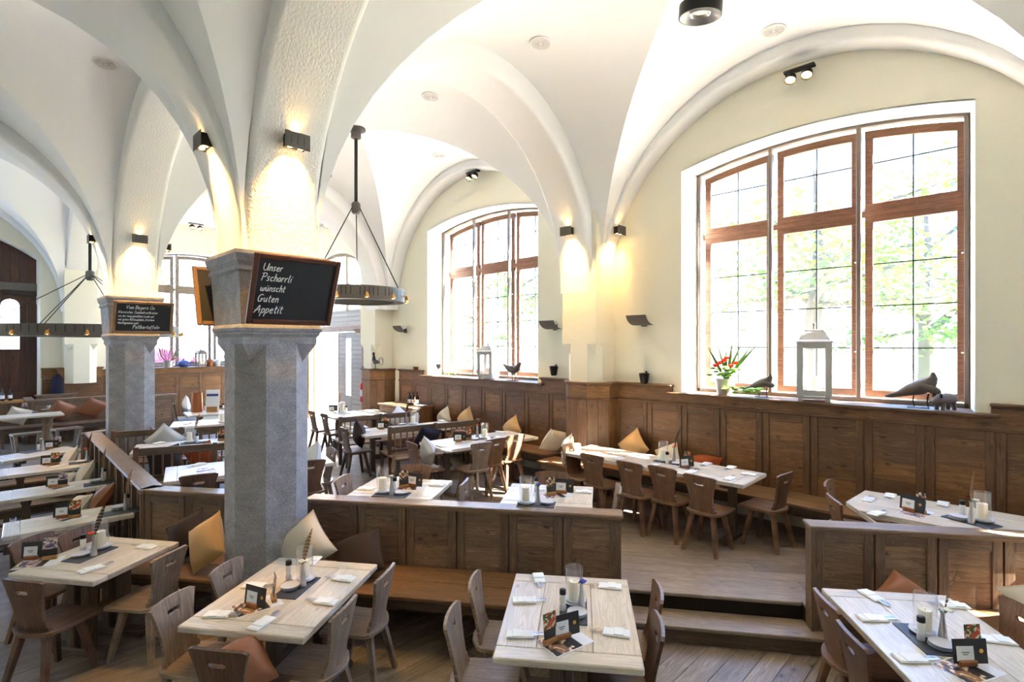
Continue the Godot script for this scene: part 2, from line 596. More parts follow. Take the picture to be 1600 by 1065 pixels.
# ------------------------------------------------------------------ scene
func _ready() -> void:
	rng.seed = 4711
	var cam := Camera3D.new()
	cam.name = "camera"
	add_child(cam)
	cam.projection = Camera3D.PROJECTION_FRUSTUM
	cam.near = 0.05
	cam.far = 200.0
	cam.size = 2.0 * 532.5 / FOC * cam.near
	cam.frustum_offset = Vector2(0, (HOR - 532.5) / FOC * cam.near)
	cam.position = Vector3(0, EYE, 0)
	cam.rotation.y = -atan2(0.7176, 0.6964)
	cam.current = true
	var sky := ProceduralSkyMaterial.new()
	sky.sky_top_color = Color(0.47, 0.66, 0.96)
	sky.sky_horizon_color = Color(0.85, 0.92, 1.0)
	sky.sky_energy_multiplier = 1.0
	sky.ground_bottom_color = Color(0.55, 0.54, 0.50)
	sky.ground_horizon_color = Color(0.80, 0.82, 0.82)
	var env := Environment.new()
	env.background_mode = Environment.BG_SKY
	env.sky = Sky.new()
	env.sky.sky_material = sky
	env.tonemap_mode = Environment.TONE_MAPPER_LINEAR
	env.tonemap_exposure = 22.0
	env.sdfgi_enabled = true
	env.ssao_enabled = true
	env.ssil_enabled = true
	var we := WorldEnvironment.new()
	we.name = "surroundings"
	we.environment = env
	add_child(we)
	var sun := DirectionalLight3D.new()
	sun.name = "sun"
	sun.light_energy = 3.2
	sun.light_color = Color(1.0, 0.97, 0.92)
	sun.light_angular_distance = 0.6
	sun.shadow_enabled = true
	add_child(sun)
	var el := deg_to_rad(42.0)
	var al := deg_to_rad(63.0)
	sun.look_at_from_position(Vector3(0, 10, 0), Vector3(0, 10, 0) + Vector3(-cos(al) * cos(el), -sin(el), -sin(al) * cos(el)))
	make_materials()
	build_shell()
	build_outside()
	furnish()

# ------------------------------------------------------------------ the shell of the hall
const SPRING := 3.42
const WEB := 2.86
const BAND := 2.58
const COL_X := 1.95
const LINES := [-7.12, -1.0, 5.12, 11.22, 17.34]
const END_A := 17.6
const LEFT_X := -3.6
const HB := 0.33
# the partition between the two levels starts at the railing's corner and runs at an angle to the walls
const PQ := Vector3(1.249, 0.0, -6.701)
const PANG := 145.6

func PV(s: float, back: float, y: float) -> Vector3:
	# s along the partition, back towards the windows
	var d := dirv(PANG)
	var p := dirv(PANG - 90.0)
	return PQ + d * s + p * back + Vector3(0, y, 0)

func wallprism(g: G, poly: Array, w0: float, w1: float, x := Transform3D.IDENTITY, bev := 0.0) -> void:
	# poly of (u, y) in a wall frame, thick from depth w0 to w1
	var q := PackedVector2Array()
	for p in poly:
		q.append(Vector2(p.x, -p.y))
	g.prism(q, w0, w1, bev, x * Transform3D(Basis(Vector3(1, 0, 0), Vector3(0, 0, 1), Vector3(0, -1, 0)), Vector3.ZERO))

func arch_y(u: float, uc: float, half: float, head: float, rise: float) -> float:
	var t := clampf((u - uc) / half, -1, 1)
	return head + rise * (1.0 - t * t)

func wall_bay(parent: Node, x: Transform3D, u0: float, u1: float, y0: float, y1: float, uc: float, half: float, sill: float, head: float, rise: float, thick: float, m: Material) -> void:
	var g := G.new()
	wallprism(g, [Vector2(u0, y0), Vector2(uc - half, y0), Vector2(uc - half, y1), Vector2(u0, y1)], 0, thick, x)
	wallprism(g, [Vector2(uc + half, y0), Vector2(u1, y0), Vector2(u1, y1), Vector2(uc + half, y1)], 0, thick, x)
	if sill > y0:
		wallprism(g, [Vector2(uc - half, y0), Vector2(uc + half, y0), Vector2(uc + half, sill), Vector2(uc - half, sill)], 0, thick, x)
	var top := []
	for k in 17:
		var u := uc - half + 2 * half * k / 16.0
		top.append(Vector2(u, arch_y(u, uc, half, head, rise)))
	top.append(Vector2(uc + half, y1))
	top.append(Vector2(uc - half, y1))
	wallprism(g, top, 0, thick, x)
	part(parent, "masonry", g, m)
	# white reveals: splayed jambs and the head
	for s in [-1.0, 1.0]:
		var j := G.new()
		var e: float = uc + s * half
		var q := PackedVector2Array([Vector2(e + s * 0.004, -0.004), Vector2(e - s * 0.003, -0.004), Vector2(e - s * 0.07, 0.46), Vector2(e + s * 0.004, 0.46)])
		j.prism(q, sill, arch_y(e, uc, half, head, rise) + 0.01, 0.0, x)
		part(parent, "jamb_reveal", j, M.reveal)
	var hd := G.new()
	for k in 16:
		var ua := uc - half + 2 * half * k / 16.0
		var ub := uc - half + 2 * half * (k + 1) / 16.0
		wallprism(hd, [Vector2(ua, arch_y(ua, uc, half, head, rise) - 0.012), Vector2(ub, arch_y(ub, uc, half, head, rise) - 0.012), Vector2(ub, arch_y(ub, uc, half, head, rise) + 0.01), Vector2(ua, arch_y(ua, uc, half, head, rise) + 0.01)], 0.0, 0.46, x)
	part(parent, "head_reveal", hd, M.reveal)

func rail_strip(uc: float, half: float, head: float, rise: float, ua: float, ub: float, drop: float, high: float) -> Array:
	var up := []
	var lo := []
	for k in 7:
		var u := lerpf(ua, ub, k / 6.0)
		up.append(Vector2(u, arch_y(u, uc, half, head, rise) - drop))
		lo.append(Vector2(u, arch_y(u, uc, half, head, rise) - drop - high))
	lo.reverse()
	return up + lo

func window_unit(num: int, x: Transform3D, uc: float, half: float, sill: float, head: float, rise: float, wd: Material, inner: Material, sections := 3) -> void:
	var w := snode("window_%d" % num)
	var hb := half - 0.07
	# inner frame of the box window, at the depth of the reveal
	var d0 := 0.40
	for s in [-1.0, 1.0]:
		var g := grand()
		g.box(x * T(Vector3(uc + s * (hb - 0.02), (sill + head) * 0.5, d0)), Vector3(0.045, head - sill, 0.06), 0.006, 1)
		part(w, "frame_jamb", g, inner)
	var gh := grand()
	wallprism(gh, rail_strip(uc, half, head, rise, uc - hb, uc + hb, 0.0, 0.045), d0 - 0.03, d0 + 0.03, x)
	part(w, "frame_head", gh, inner)
	var gs := grand()
	gs.box(x * T(Vector3(uc, sill + 0.03, d0)), Vector3(hb * 2, 0.05, 0.06), 0.006, 0)
	part(w, "frame_rail", gs, inner)
	for k in range(1, sections):
		var u := uc - hb + 2 * hb * k / sections
		var g := grand()
		var yt := arch_y(u, uc, half, head, rise)
		g.box(x * T(Vector3(u, (sill + yt) * 0.5, d0)), Vector3(0.05, yt - sill, 0.07), 0.008, 1)
		part(w, "mullion", g, inner)
	# white lining between the two frames
	for s in [-1.0, 1.0]:
		var g := G.new()
		g.box(x * T(Vector3(uc + s * (hb + 0.035), (sill + head) * 0.5, 0.57)), Vector3(0.08, head - sill, 0.30))
		part(w, "lining", g, M.reveal)
	# outer casements: a low one with two by four panes, a high one with two by two
	var d1 := 0.58
	var ytr := 4.22
	for k in sections:
		var ua := uc - hb + 2 * hb * k / sections + 0.03
		var ub := uc - hb + 2 * hb * (k + 1) / sections - 0.03
		for lev in 2:
			var yb := sill + 0.05 if lev == 0 else ytr + 0.035
			var g := grand()
			var fw := 0.085
			var ta := ytr - 0.035 if lev == 0 else arch_y(ua, uc, half, head, rise) - 0.05
			var tb := ytr - 0.035 if lev == 0 else arch_y(ub, uc, half, head, rise) - 0.05
			wallprism(g, [Vector2(ua, yb), Vector2(ua + fw, yb), Vector2(ua + fw, ta), Vector2(ua, ta)], d1, d1 + 0.06, x, 0.006)
			wallprism(g, [Vector2(ub - fw, yb), Vector2(ub, yb), Vector2(ub, tb), Vector2(ub - fw, tb)], d1, d1 + 0.06, x, 0.006)
			wallprism(g, [Vector2(ua, yb), Vector2(ub, yb), Vector2(ub, yb + 0.09), Vector2(ua, yb + 0.09)], d1 - 0.005, d1 + 0.055, x, 0.006)
			if lev == 0:
				wallprism(g, [Vector2(ua, ta - 0.075), Vector2(ub, ta - 0.075), Vector2(ub, ta), Vector2(ua, ta)], d1 - 0.005, d1 + 0.055, x, 0.006)
			else:
				wallprism(g, rail_strip(uc, half, head, rise, ua, ub, 0.04, 0.10), d1 - 0.005, d1 + 0.055, x)
			var sash := part(w, "sash", g, wd)
			var i0 := ua + fw
			var i1 := ub - fw
			var p0 := yb + 0.09
			var rows := 4 if lev == 0 else 2
			var p1 := ta - 0.075 if lev == 0 else (arch_y((ua + ub) * 0.5, uc, half, head, rise) - 0.14)
			var um := (i0 + i1) * 0.5
			var ystep := (p1 - p0) / rows if lev == 0 else 0.50
			for r in rows:
				for c in 2:
					var a0 := i0 if c == 0 else um
					var a1 := um if c == 0 else i1
					var q0 := p0 + ystep * r
					var q1 := p0 + ystep * (r + 1)
					var gp := G.new()
					if lev == 1 and r == 1:
						wallprism(gp, [Vector2(a0, q0), Vector2(a1, q0), Vector2(a1, arch_y(a1, uc, half, head, rise) - 0.13), Vector2(a0, arch_y(a0, uc, half, head, rise) - 0.13)], d1 + 0.025, d1 + 0.031, x)
					else:
						wallprism(gp, [Vector2(a0, q0), Vector2(a1, q0), Vector2(a1, q1), Vector2(a0, q1)], d1 + 0.025, d1 + 0.031, x)
					part(sash, "pane", gp, M.glass)
			var gm := G.new()
			gm.box(x * T(Vector3(um, (p0 + p1) * 0.5, d1 + 0.028)), Vector3(0.016, p1 - p0 + 0.03, 0.022))
			part(sash, "muntin", gm, M.lead)
			for r in range(1, rows):
				var g2 := G.new()
				g2.box(x * T(Vector3(um, p0 + ystep * r, d1 + 0.028)), Vector3(i1 - i0, 0.016, 0.022))
				part(sash, "muntin", g2, M.lead)
			if lev == 0:
				for hy_ in [0.25, 0.75]:
					var gk := G.new()
					gk.tube([x * Vector3(ua + 0.04, lerpf(yb, ta, hy_), d1 - 0.006), x * Vector3(ua + 0.04, lerpf(yb, ta, hy_), d1 - 0.045), x * Vector3(ua - 0.02, lerpf(yb, ta, hy_), d1 - 0.05)], 0.008, 6)
					part(sash, "latch", gk, M.steel)
	var gt := grand()
	gt.box(x * T(Vector3(uc, ytr, d1 + 0.03)), Vector3(hb * 2, 0.08, 0.07), 0.008, 0)
	part(w, "transom", gt, wd)

func sweep_band(g: G, c: Vector3, along: Vector3, half: float, rise: float, sec: Array, N := 28) -> void:
	# an arch band: springs at c -/+ along*half, section points (across, outward)
	var acr := along.cross(Vector3.UP).normalized()
	var P: Array = []
	var Q: Array = []
	var m := sec.size()
	var sn: Array[Vector2] = []
	for i in m:
		var e0: Vector2 = (sec[i] - sec[maxi(i - 1, 0)]).normalized()
		var e1: Vector2 = (sec[mini(i + 1, m - 1)] - sec[i]).normalized()
		var e := (e0 + e1).normalized()
		sn.append(Vector2(e.y, -e.x))
	for k in N + 1:
		var th := lerpf(-PI / 2, PI / 2, float(k) / N)
		var base := c + along * half * sin(th) + Vector3.UP * rise * cos(th)
		var out := (along * sin(th) / half + Vector3.UP * cos(th) / rise).normalized()
		var pr: Array[Vector3] = []
		var nr: Array[Vector3] = []
		for i in m:
			pr.append(base + acr * sec[i].x + out * sec[i].y)
			nr.append((acr * sn[i].x + out * sn[i].y).normalized())
		P.append(pr)
		Q.append(nr)
	for k in N:
		for i in m - 1:
			g.quadn(P[k][i], P[k][i + 1], P[k + 1][i + 1], P[k + 1][i], Q[k][i], Q[k][i + 1], Q[k + 1][i + 1], Q[k + 1][i], Vector2.ZERO, Vector2.ZERO, Vector2.ZERO, Vector2.ZERO)

func band_section(hw: float, r: float) -> Array:
	var s := [Vector2(-hw, 0.6), Vector2(-hw, r)]
	for k in range(1, 5):
		var a := PI / 2 * k / 4.0
		s.append(Vector2(-hw + r * (1 - cos(a)), r * (1 - sin(a))))
	for k in range(0, 5):
		var a := PI / 2 * (1 - k / 4.0)
		s.append(Vector2(hw - r * (1 - cos(a)), r * (1 - sin(a))))
	s.append(Vector2(hw, 0.6))
	return s

func web(g: G, x0: float, x1: float, a0: float, a1: float) -> void:
	var N := 28
	var cx := (x0 + x1) * 0.5
	var ca := (a0 + a1) * 0.5
	var hx := (x1 - x0) * 0.5
	var ha := (a1 - a0) * 0.5
	for i in N:
		for j in N:
			var th := [lerpf(-PI / 2, PI / 2, float(i) / N), lerpf(-PI / 2, PI / 2, float(i + 1) / N)]
			var ph := [lerpf(-PI / 2, PI / 2, float(j) / N), lerpf(-PI / 2, PI / 2, float(j + 1) / N)]
			var c := [[0, 0], [1, 0], [1, 1], [0, 1]]
			var tris := [[0, 1, 2], [0, 2, 3]]
			if (i < N / 2) != (j < N / 2):
				tris = [[0, 1, 3], [1, 2, 3]]
			for t in tris:
				var ct := 0.0
				var cp := 0.0
				for k in t:
					ct += absf(th[c[k][0]]) / 3.0
					cp += absf(ph[c[k][1]]) / 3.0
				var ps: Array[Vector3] = []
				var ns: Array[Vector3] = []
				for k in t:
					var a: float = th[c[k][0]]
					var b: float = ph[c[k][1]]
					var y := SPRING + WEB * maxf(cos(a), cos(b))
					ps.append(V(cx + hx * sin(a), ca + ha * sin(b), y))
					if ct < cp:
						ns.append(Vector3(-sin(a) / hx, -cos(a) / WEB, 0).normalized())
					else:
						ns.append(Vector3(0, -cos(b) / WEB, sin(b) / ha).normalized())
				g.tri(ps[0], ps[1], ps[2], ns[0], ns[1], ns[2])

func sq_stack(g: G, cx: float, ca: float, prof: Array) -> void:
	for k in prof.size() - 1:
		var p: Vector2 = prof[k]
		var q: Vector2 = prof[k + 1]
		for s in 4:
			var d0 := [Vector2(1, 1), Vector2(1, -1), Vector2(-1, -1), Vector2(-1, 1)]
			var e: Vector2 = d0[s]
			var f: Vector2 = d0[(s + 1) % 4]
			g.quad(V(cx + f.x * p.x, ca + f.y * p.x, p.y), V(cx + e.x * p.x, ca + e.y * p.x, p.y), V(cx + e.x * q.x, ca + e.y * q.x, q.y), V(cx + f.x * q.x, ca + f.y * q.x, q.y))

func octo(g: G, cx: float, ca: float, h: float, c: float, y0: float, stop: float, y1: float) -> void:
	# a square shaft whose corners are cut away up to the pointed stops
	var pl := PackedVector2Array()
	for s in [[1, 1], [-1, 1], [-1, -1], [1, -1]]:
		var e1 := Vector2(h * s[0], (h - c) * s[1])
		var e2 := Vector2((h - c) * s[0], h * s[1])
		if s[0] * s[1] < 0:
			var q := e1
			e1 = e2
			e2 = q
		pl.append(Vector2(cx, -ca) + Vector2(e1.x, -e1.y))
		pl.append(Vector2(cx, -ca) + Vector2(e2.x, -e2.y))
	g.prism(pl, y0, stop)
	g.box(T(V(cx, ca, (stop + y1) * 0.5)), Vector3(h * 2, y1 - stop, h * 2))
	for sx in [-1.0, 1.0]:
		for sa in [-1.0, 1.0]:
			var C := V(cx + h * sx, ca + h * sa, stop)
			var E1 := V(cx + h * sx, ca + (h - c) * sa, stop)
			var E2 := V(cx + (h - c) * sx, ca + h * sa, stop)
			var tip := V(cx + (h - c * 0.5) * sx, ca + (h - c * 0.5) * sa, stop - 0.17)
			for q in [[E1, C, tip], [C, E2, tip]]:
				var nn: Vector3 = (q[1] - q[0]).cross(q[2] - q[0]).normalized()
				if nn.dot(Vector3(sx, -0.4, -sa)) < 0:
					g.flat3(q[0], q[2], q[1])
				else:
					g.flat3(q[0], q[1], q[2])

func panel_run(parent: Node, x: Transform3D, n: int, pitch: float, y0: float, y1: float, frame: Material, boards: Array, rail := 0.09, base := 0.11) -> void:
	# framed panels facing +z of x, the first starting at x = 0
	for k in n:
		var u := pitch * k
		for s in 2:
			var w := 0.075
			var g := grand()
			g.box(x * T(Vector3(u + (w * 0.5 + 0.006 if s == 0 else pitch - w * 0.5 - 0.006), (y0 + y1) * 0.5, 0)), Vector3(w, y1 - y0, 0.034), 0.004, 1)
			part(parent, "stile", g, frame)
		for s in 2:
			var hgt := rail if s == 0 else base
			var g := grand()
			g.box(x * T(Vector3(u + pitch * 0.5, y1 - hgt * 0.5 if s == 0 else y0 + hgt * 0.5, 0)), Vector3(pitch - 0.164, hgt, 0.034), 0.004, 0)
			part(parent, "rail", g, frame)
		var ph := y1 - y0 - rail - base
		var nb := 3
		var cut := [0.0, rng.randf_range(0.26, 0.38), rng.randf_range(0.58, 0.74), 1.0]
		for b in nb:
			var hb: float = (cut[b + 1] - cut[b]) * ph
			var g := grand()
			g.box(x * T(Vector3(u + pitch * 0.5, y0 + base + cut[b] * ph + hb * 0.5, -0.008 + rng.randf_range(-0.0015, 0.0015))), Vector3(pitch - 0.16, hb - 0.002, 0.02), 0.0015, 0)
			part(parent, "panel", g, boards[rng.randi() % boards.size()])

func build_shell() -> void:
	# floors: single planks over a dark underfloor
	var fl := struct("floor", box_mesh(Vector3(11.0, 0.2, 26.0)), M.gap, Vector3(1.9, -0.125, -5.2))
	var k := 0
	var a := -2.2
	while a < 13.3:
		var w := rng.randf_range(0.165, 0.195)
		var xx := -2.3 + rng.randf_range(-0.9, 0.0)
		while xx < 7.0:
			var l := rng.randf_range(2.4, 3.8)
			var mid := V(xx + l * 0.5, a + w * 0.5, 0)
			# only where the lower level can be seen
			var rel := mid - PQ
			var back := rel.dot(dirv(PANG - 90))
			if back < l * 0.45 + 0.1 and not (a > 7.2 and xx > 1.3):
				var g := grand()
				g.box(T(Vector3.ZERO), Vector3(l - 0.003, 0.024, w - 0.003), 0.0015, 0)
				part(fl, "plank", g, M.floor[k % 4], Transform3D(Basis.IDENTITY, Vector3(mid.x - 1.9, 0.113 , mid.z + 5.2)))
				k += 1
			xx += l
		a += w
	# the raised level
	var e := PV(10.55, 0, 0)
	var pl := PackedVector2Array()
	for p in [PV(0, 0.1, 0), PV(1.0, 0.1, 0), PV(4.99, 0.1, 0), PV(4.99, 0.21, 0), PV(6.58, 0.21, 0), PV(6.58, 0.1, 0), PV(10.4, 0.1, 0), V(7.22, -2.0, 0), V(7.22, 17.6, 0), V(-3.6, 17.6, 0), V(-3.6, 13.2, 0), V(1.36, 13.2, 0), V(1.36, 11.5, 0)]:
		pl.append(Vector2(p.x, p.z))
	var gp := G.new()
	gp.prism(pl, 0.0, UP_FLOOR - 0.026)
	var rf := struct("floor", gp, M.gap)
	var dd := dirv(PANG)
	var pp := dirv(PANG - 90)
	var back := 0.1
	k = 0
	while back < 14.0:
		var w := rng.randf_range(0.17, 0.2)
		if back < 0.205 and back + w > 0.25:
			w = w
		var s := -9.0 + rng.randf_range(-2.0, 0.0)
		while s < 12.0:
			var l := rng.randf_range(2.6, 4.4)
			var rect := PackedVector2Array()
			for q in [PV(s + 0.0015, back + 0.0015, 0), PV(s + l - 0.0015, back + 0.0015, 0), PV(s + l - 0.0015, back + w - 0.0015, 0), PV(s + 0.0015, back + w - 0.0015, 0)]:
				rect.append(Vector2(q.x, q.z))
			for piece in Geometry2D.intersect_polygons(rect, pl):
				var mx := -99.0
				for q in piece:
					mx = maxf(mx, q.x)
				if mx < -0.3:
					continue
				var g := grand()
				# the grain follows the plank
				var fr := Transform3D(Basis(dd, Vector3.UP, -pp), PV(s, back, 0))
				var loc := PackedVector2Array()
				for q in piece:
					var r := fr.affine_inverse() * Vector3(q.x, 0, q.y)
					loc.append(Vector2(r.x, r.z))
				g.prism(loc, UP_FLOOR - 0.024, UP_FLOOR, 0.0, fr)
				part(rf, "plank", g, M.floor[k % 4])
				k += 1
			s += l
		back += w
	# steps
	var st := snode("steps")
	for q in [[0.155, -0.09, 0.24], [UP_FLOOR + 0.001, 0.2, 0.24]]:
		var g := grand()
		var s0 := 4.985
		var s1: float = 6.56
		if q[0] < 0.2:
			s1 = 6.80
		var fr := Transform3D(Basis(dd, Vector3.UP, -pp), PV(s0, 0, 0))
		g.box(fr * T(Vector3((s1 - s0) * 0.5, q[0] - 0.015, -(q[1] + 0.17))), Vector3(s1 - s0, 0.032, 0.36), 0.006, 0)
		part(st, "tread", g, M.floor[2])
		var r := grand()
		r.box(fr * T(Vector3((s1 - s0) * 0.5, q[0] - 0.031 - 0.062, -(q[1] + 0.03))), Vector3(s1 - s0, 0.124, 0.022), 0.002, 0)
		part(st, "riser", r, M.leg)
	# window wall, bay by bay
	var X := Transform3D(Basis(Vector3(0, 0, -1), Vector3.UP, Vector3(1, 0, 0)), Vector3(WALL, 0, 0))
	var wr := snode("wall_right")
	wall_bay(wr, X, LINES[0] - 0.4, LINES[1], 0, 6.9, -4.06, 1.62, 1.89, 5.12, 0.2, 0.74, M.cream)
	wall_bay(wr, X, LINES[1], LINES[2], 0, 6.9, 1.95, 1.61, 1.89, 5.12, 0.2, 0.74, M.cream)
	wall_bay(wr, X, LINES[2], LINES[3], 0, 6.9, 8.01, 1.67, 1.89, 5.16, 0.2, 0.74, M.cream)
	wall_bay(wr, X, LINES[3], END_A + 0.8, 0, 6.9, 14.15, 1.68, UP_FLOOR, 4.75, 0.45, 0.74, M.cream)
	window_unit(1, X, 1.95, 1.61, 1.89, 5.12, 0.2, M.win, M.win_dark)
	window_unit(2, X, 8.01, 1.67, 1.89, 5.16, 0.2, M.win, M.win_dark)
	window_unit(3, X, -4.06, 1.62, 1.89, 5.12, 0.2, M.win, M.win_dark)
	# end wall: a window in the bay by the windows, the big door in the next one
	var XE := Transform3D(Basis(Vector3(-1, 0, 0), Vector3.UP, Vector3(0, 0, -1)), Vector3(0, 0, -END_A))
	var we := snode("wall_end")
	wall_bay(we, XE, -WALL - 0.8, -COL_X, 0, 6.9, -4.75, 1.6, 1.92, 5.0, 0.3, 0.74, M.cream)
	wall_bay(we, XE, -COL_X, 3.6, 0, 6.9, 0.75, 1.95, UP_FLOOR, 4.7, 0.75, 0.74, M.cream)
	window_unit(4, XE, -4.75, 1.6, 1.92, 5.0, 0.3, M.win_grey, M.win_grey)
	# the two sides that stay out of sight, and the roof over the vaults
	struct("wall_left", box_mesh(Vector3(0.5, 7.0, 26.4)), M.cream, Vector3(LEFT_X - 0.25, 3.4, -5.2))
	struct("wall_back", box_mesh(Vector3(12.5, 7.0, 0.5)), M.cream, Vector3(2.1, 3.4, 7.6))
	struct("roof", box_mesh(Vector3(13.0, 0.2, 27.2)), M.cream, Vector3(2.1, 6.95, -5.3))
	# vaults
	var cl := snode("ceiling")
	var xs := [[LEFT_X + 0.1, COL_X - HB], [COL_X + HB, 6.96]]
	for bx in xs:
		for j in 4:
			var g := G.new()
			web(g, bx[0], bx[1], LINES[j] + HB, LINES[j + 1] - HB if j < 3 else END_A - 0.3)
			part(cl, "vault_web", g, M.vault)
	var sec := band_section(HB, 0.07)
	for j in range(1, 4):
		var g := G.new()
		sweep_band(g, V((COL_X + HB + 6.72) * 0.5, LINES[j], SPRING), Vector3.RIGHT, (6.72 - COL_X - HB) * 0.5, BAND, sec)
		part(cl, "transverse_arch", g, M.vault)
		var g2 := G.new()
		sweep_band(g2, V((COL_X - HB + LEFT_X) * 0.5, LINES[j], SPRING), Vector3.RIGHT, (COL_X - HB - LEFT_X) * 0.5, BAND, sec)
		part(cl, "transverse_arch", g2, M.vault)
	for j in 4:
		var a0: float = LINES[j] + HB
		var a1: float = LINES[j + 1] - HB if j < 3 else END_A - 0.25
		var g := G.new()
		sweep_band(g, V(COL_X, (a0 + a1) * 0.5, SPRING), Vector3.FORWARD, (a1 - a0) * 0.5, BAND, sec)
		part(cl, "arcade_arch", g, M.pier)
		var g2 := G.new()
		sweep_band(g2, V(7.09, (a0 + a1) * 0.5, SPRING), Vector3.FORWARD, (a1 - a0) * 0.5 - 0.03, WEB - 0.17, band_section(0.17, 0.06))
		part(cl, "wall_arch", g2, M.vault)
	for bx in xs:
		var g := G.new()
		sweep_band(g, V((bx[0] + bx[1]) * 0.5, END_A - 0.15, SPRING), Vector3.RIGHT, (bx[1] - bx[0]) * 0.5 - 0.03, WEB - 0.17, band_section(0.17, 0.06))
		part(cl, "wall_arch", g, M.vault)
	# pillars
	for j in range(1, 4):
		var ca: float = LINES[j]
		var pt := thing("stone_pillar", ["", "", "", ""][0], "pillar", V(COL_X, ca, 0))
		var lb: String = ["", "grey granite pillar hidden behind the eye", "big grey granite pillar between the two partition lengths", "slimmer looking grey granite pillar at the end of the railing"][j]
		pt.set_meta("label", lb)
		if j == 1:
			pt.set_meta("label", "grey granite pillar next along the arcade, carrying no chalkboard")
		var g := G.new()
		octo(g, 0, 0, 0.33, 0.195, 0.0, EYE, 2.66)
		part(pt, "shaft", g, M.granite)
		var c := G.new()
		sq_stack(c, 0, 0, [Vector2(0.33, 2.655), Vector2(0.335, 2.665), Vector2(0.352, 2.685), Vector2(0.352, 2.70), Vector2(0.365, 2.715), Vector2(0.368, 2.74), Vector2(0.36, 2.757), Vector2(0.35, 2.77), Vector2(0.35, 2.785), Vector2(0.372, 3.20), Vector2(0.372, 3.215), Vector2(0.392, 3.235), Vector2(0.392, 3.26), Vector2(0.38, 3.275), Vector2(0.40, 3.31), Vector2(0.415, 3.37), Vector2(0.415, 3.40), Vector2(0.30, 3.43)])
		part(pt, "capital", c, M.granite)
		var p := G.new()
		p.box(T(Vector3(0, 4.9, 0)), Vector3(HB * 2 - 0.004, 3.0, HB * 2 - 0.004))
		part(pt, "plaster_pier", p, M.pier)
	# half pillars on the window wall, clad in oak below
	for j in range(1, 4):
		pilaster(V(7.05, LINES[j] - 0.08 if j < 3 else LINES[j] + 0.2, 0), 0.0, j)
	pilaster(V(COL_X, END_A - 0.17, 0), -PI / 2, 4)
	build_wainscot()

func box_mesh(s: Vector3) -> G:
	var g := G.new()
	g.box(T(Vector3.ZERO), s)
	return g

func pilaster(at: Vector3, turn: float, j: int) -> void:
	# front is -x before turning
	var n := snode("trim_%d" % (10 + j), at, turn)
	var g := G.new()
	octo(g, 0, 0, 0.33, 0.17, 1.6, EYE, 6.5)
	part(n, "plaster_shaft", g, M.cream)
	var w: Array = M.wain if j < 4 else M.far_wain
	var fr: Material = M.wain_frame if j < 4 else M.far_wain[0]
	var outline := func(o: float) -> PackedVector2Array:
		return PackedVector2Array([Vector2(0.17, -0.42 - o), Vector2(-0.12, -0.42 - o), Vector2(-0.36 - o, -0.18 - o * 0.4), Vector2(-0.36 - o, 0.18 + o * 0.4), Vector2(-0.12, 0.42 + o), Vector2(0.17, 0.42 + o)])
	var b := G.new()
	b.prism(outline.call(-0.012), UP_FLOOR, 1.74)
	part(n, "core", b, fr)
	var pl: PackedVector2Array = outline.call(0.0)
	for k in 5:
		var p0 := pl[k]
		var p1 := pl[k + 1]
		var e := (p1 - p0)
		var ln := e.length()
		var nb := 2
		for i in nb:
			var m := p0 + e * ((i + 0.5) / nb)
			var gb := grand()
			gb.box(T(Vector3(m.x, (UP_FLOOR + 1.73) * 0.5, m.y), -atan2(e.y, e.x)), Vector3(ln / nb - 0.004, 1.73 - UP_FLOOR, 0.02), 0.003, 1)
			part(n, "plank", gb, w[rng.randi() % 3])
	var f := grand()
	f.prism(outline.call(0.012), 1.735, 1.95, 0.0)
	part(n, "frieze", f, w[1])
	var r := grand()
	r.prism(outline.call(0.03), 1.72, 1.745, 0.006)
	part(n, "rail", r, fr)
	var c := grand()
	c.prism(outline.call(0.03), 1.945, 1.97, 0.006)
	c.prism(outline.call(0.055), 1.965, 2.0, 0.008)
	part(n, "ledge", c, fr)

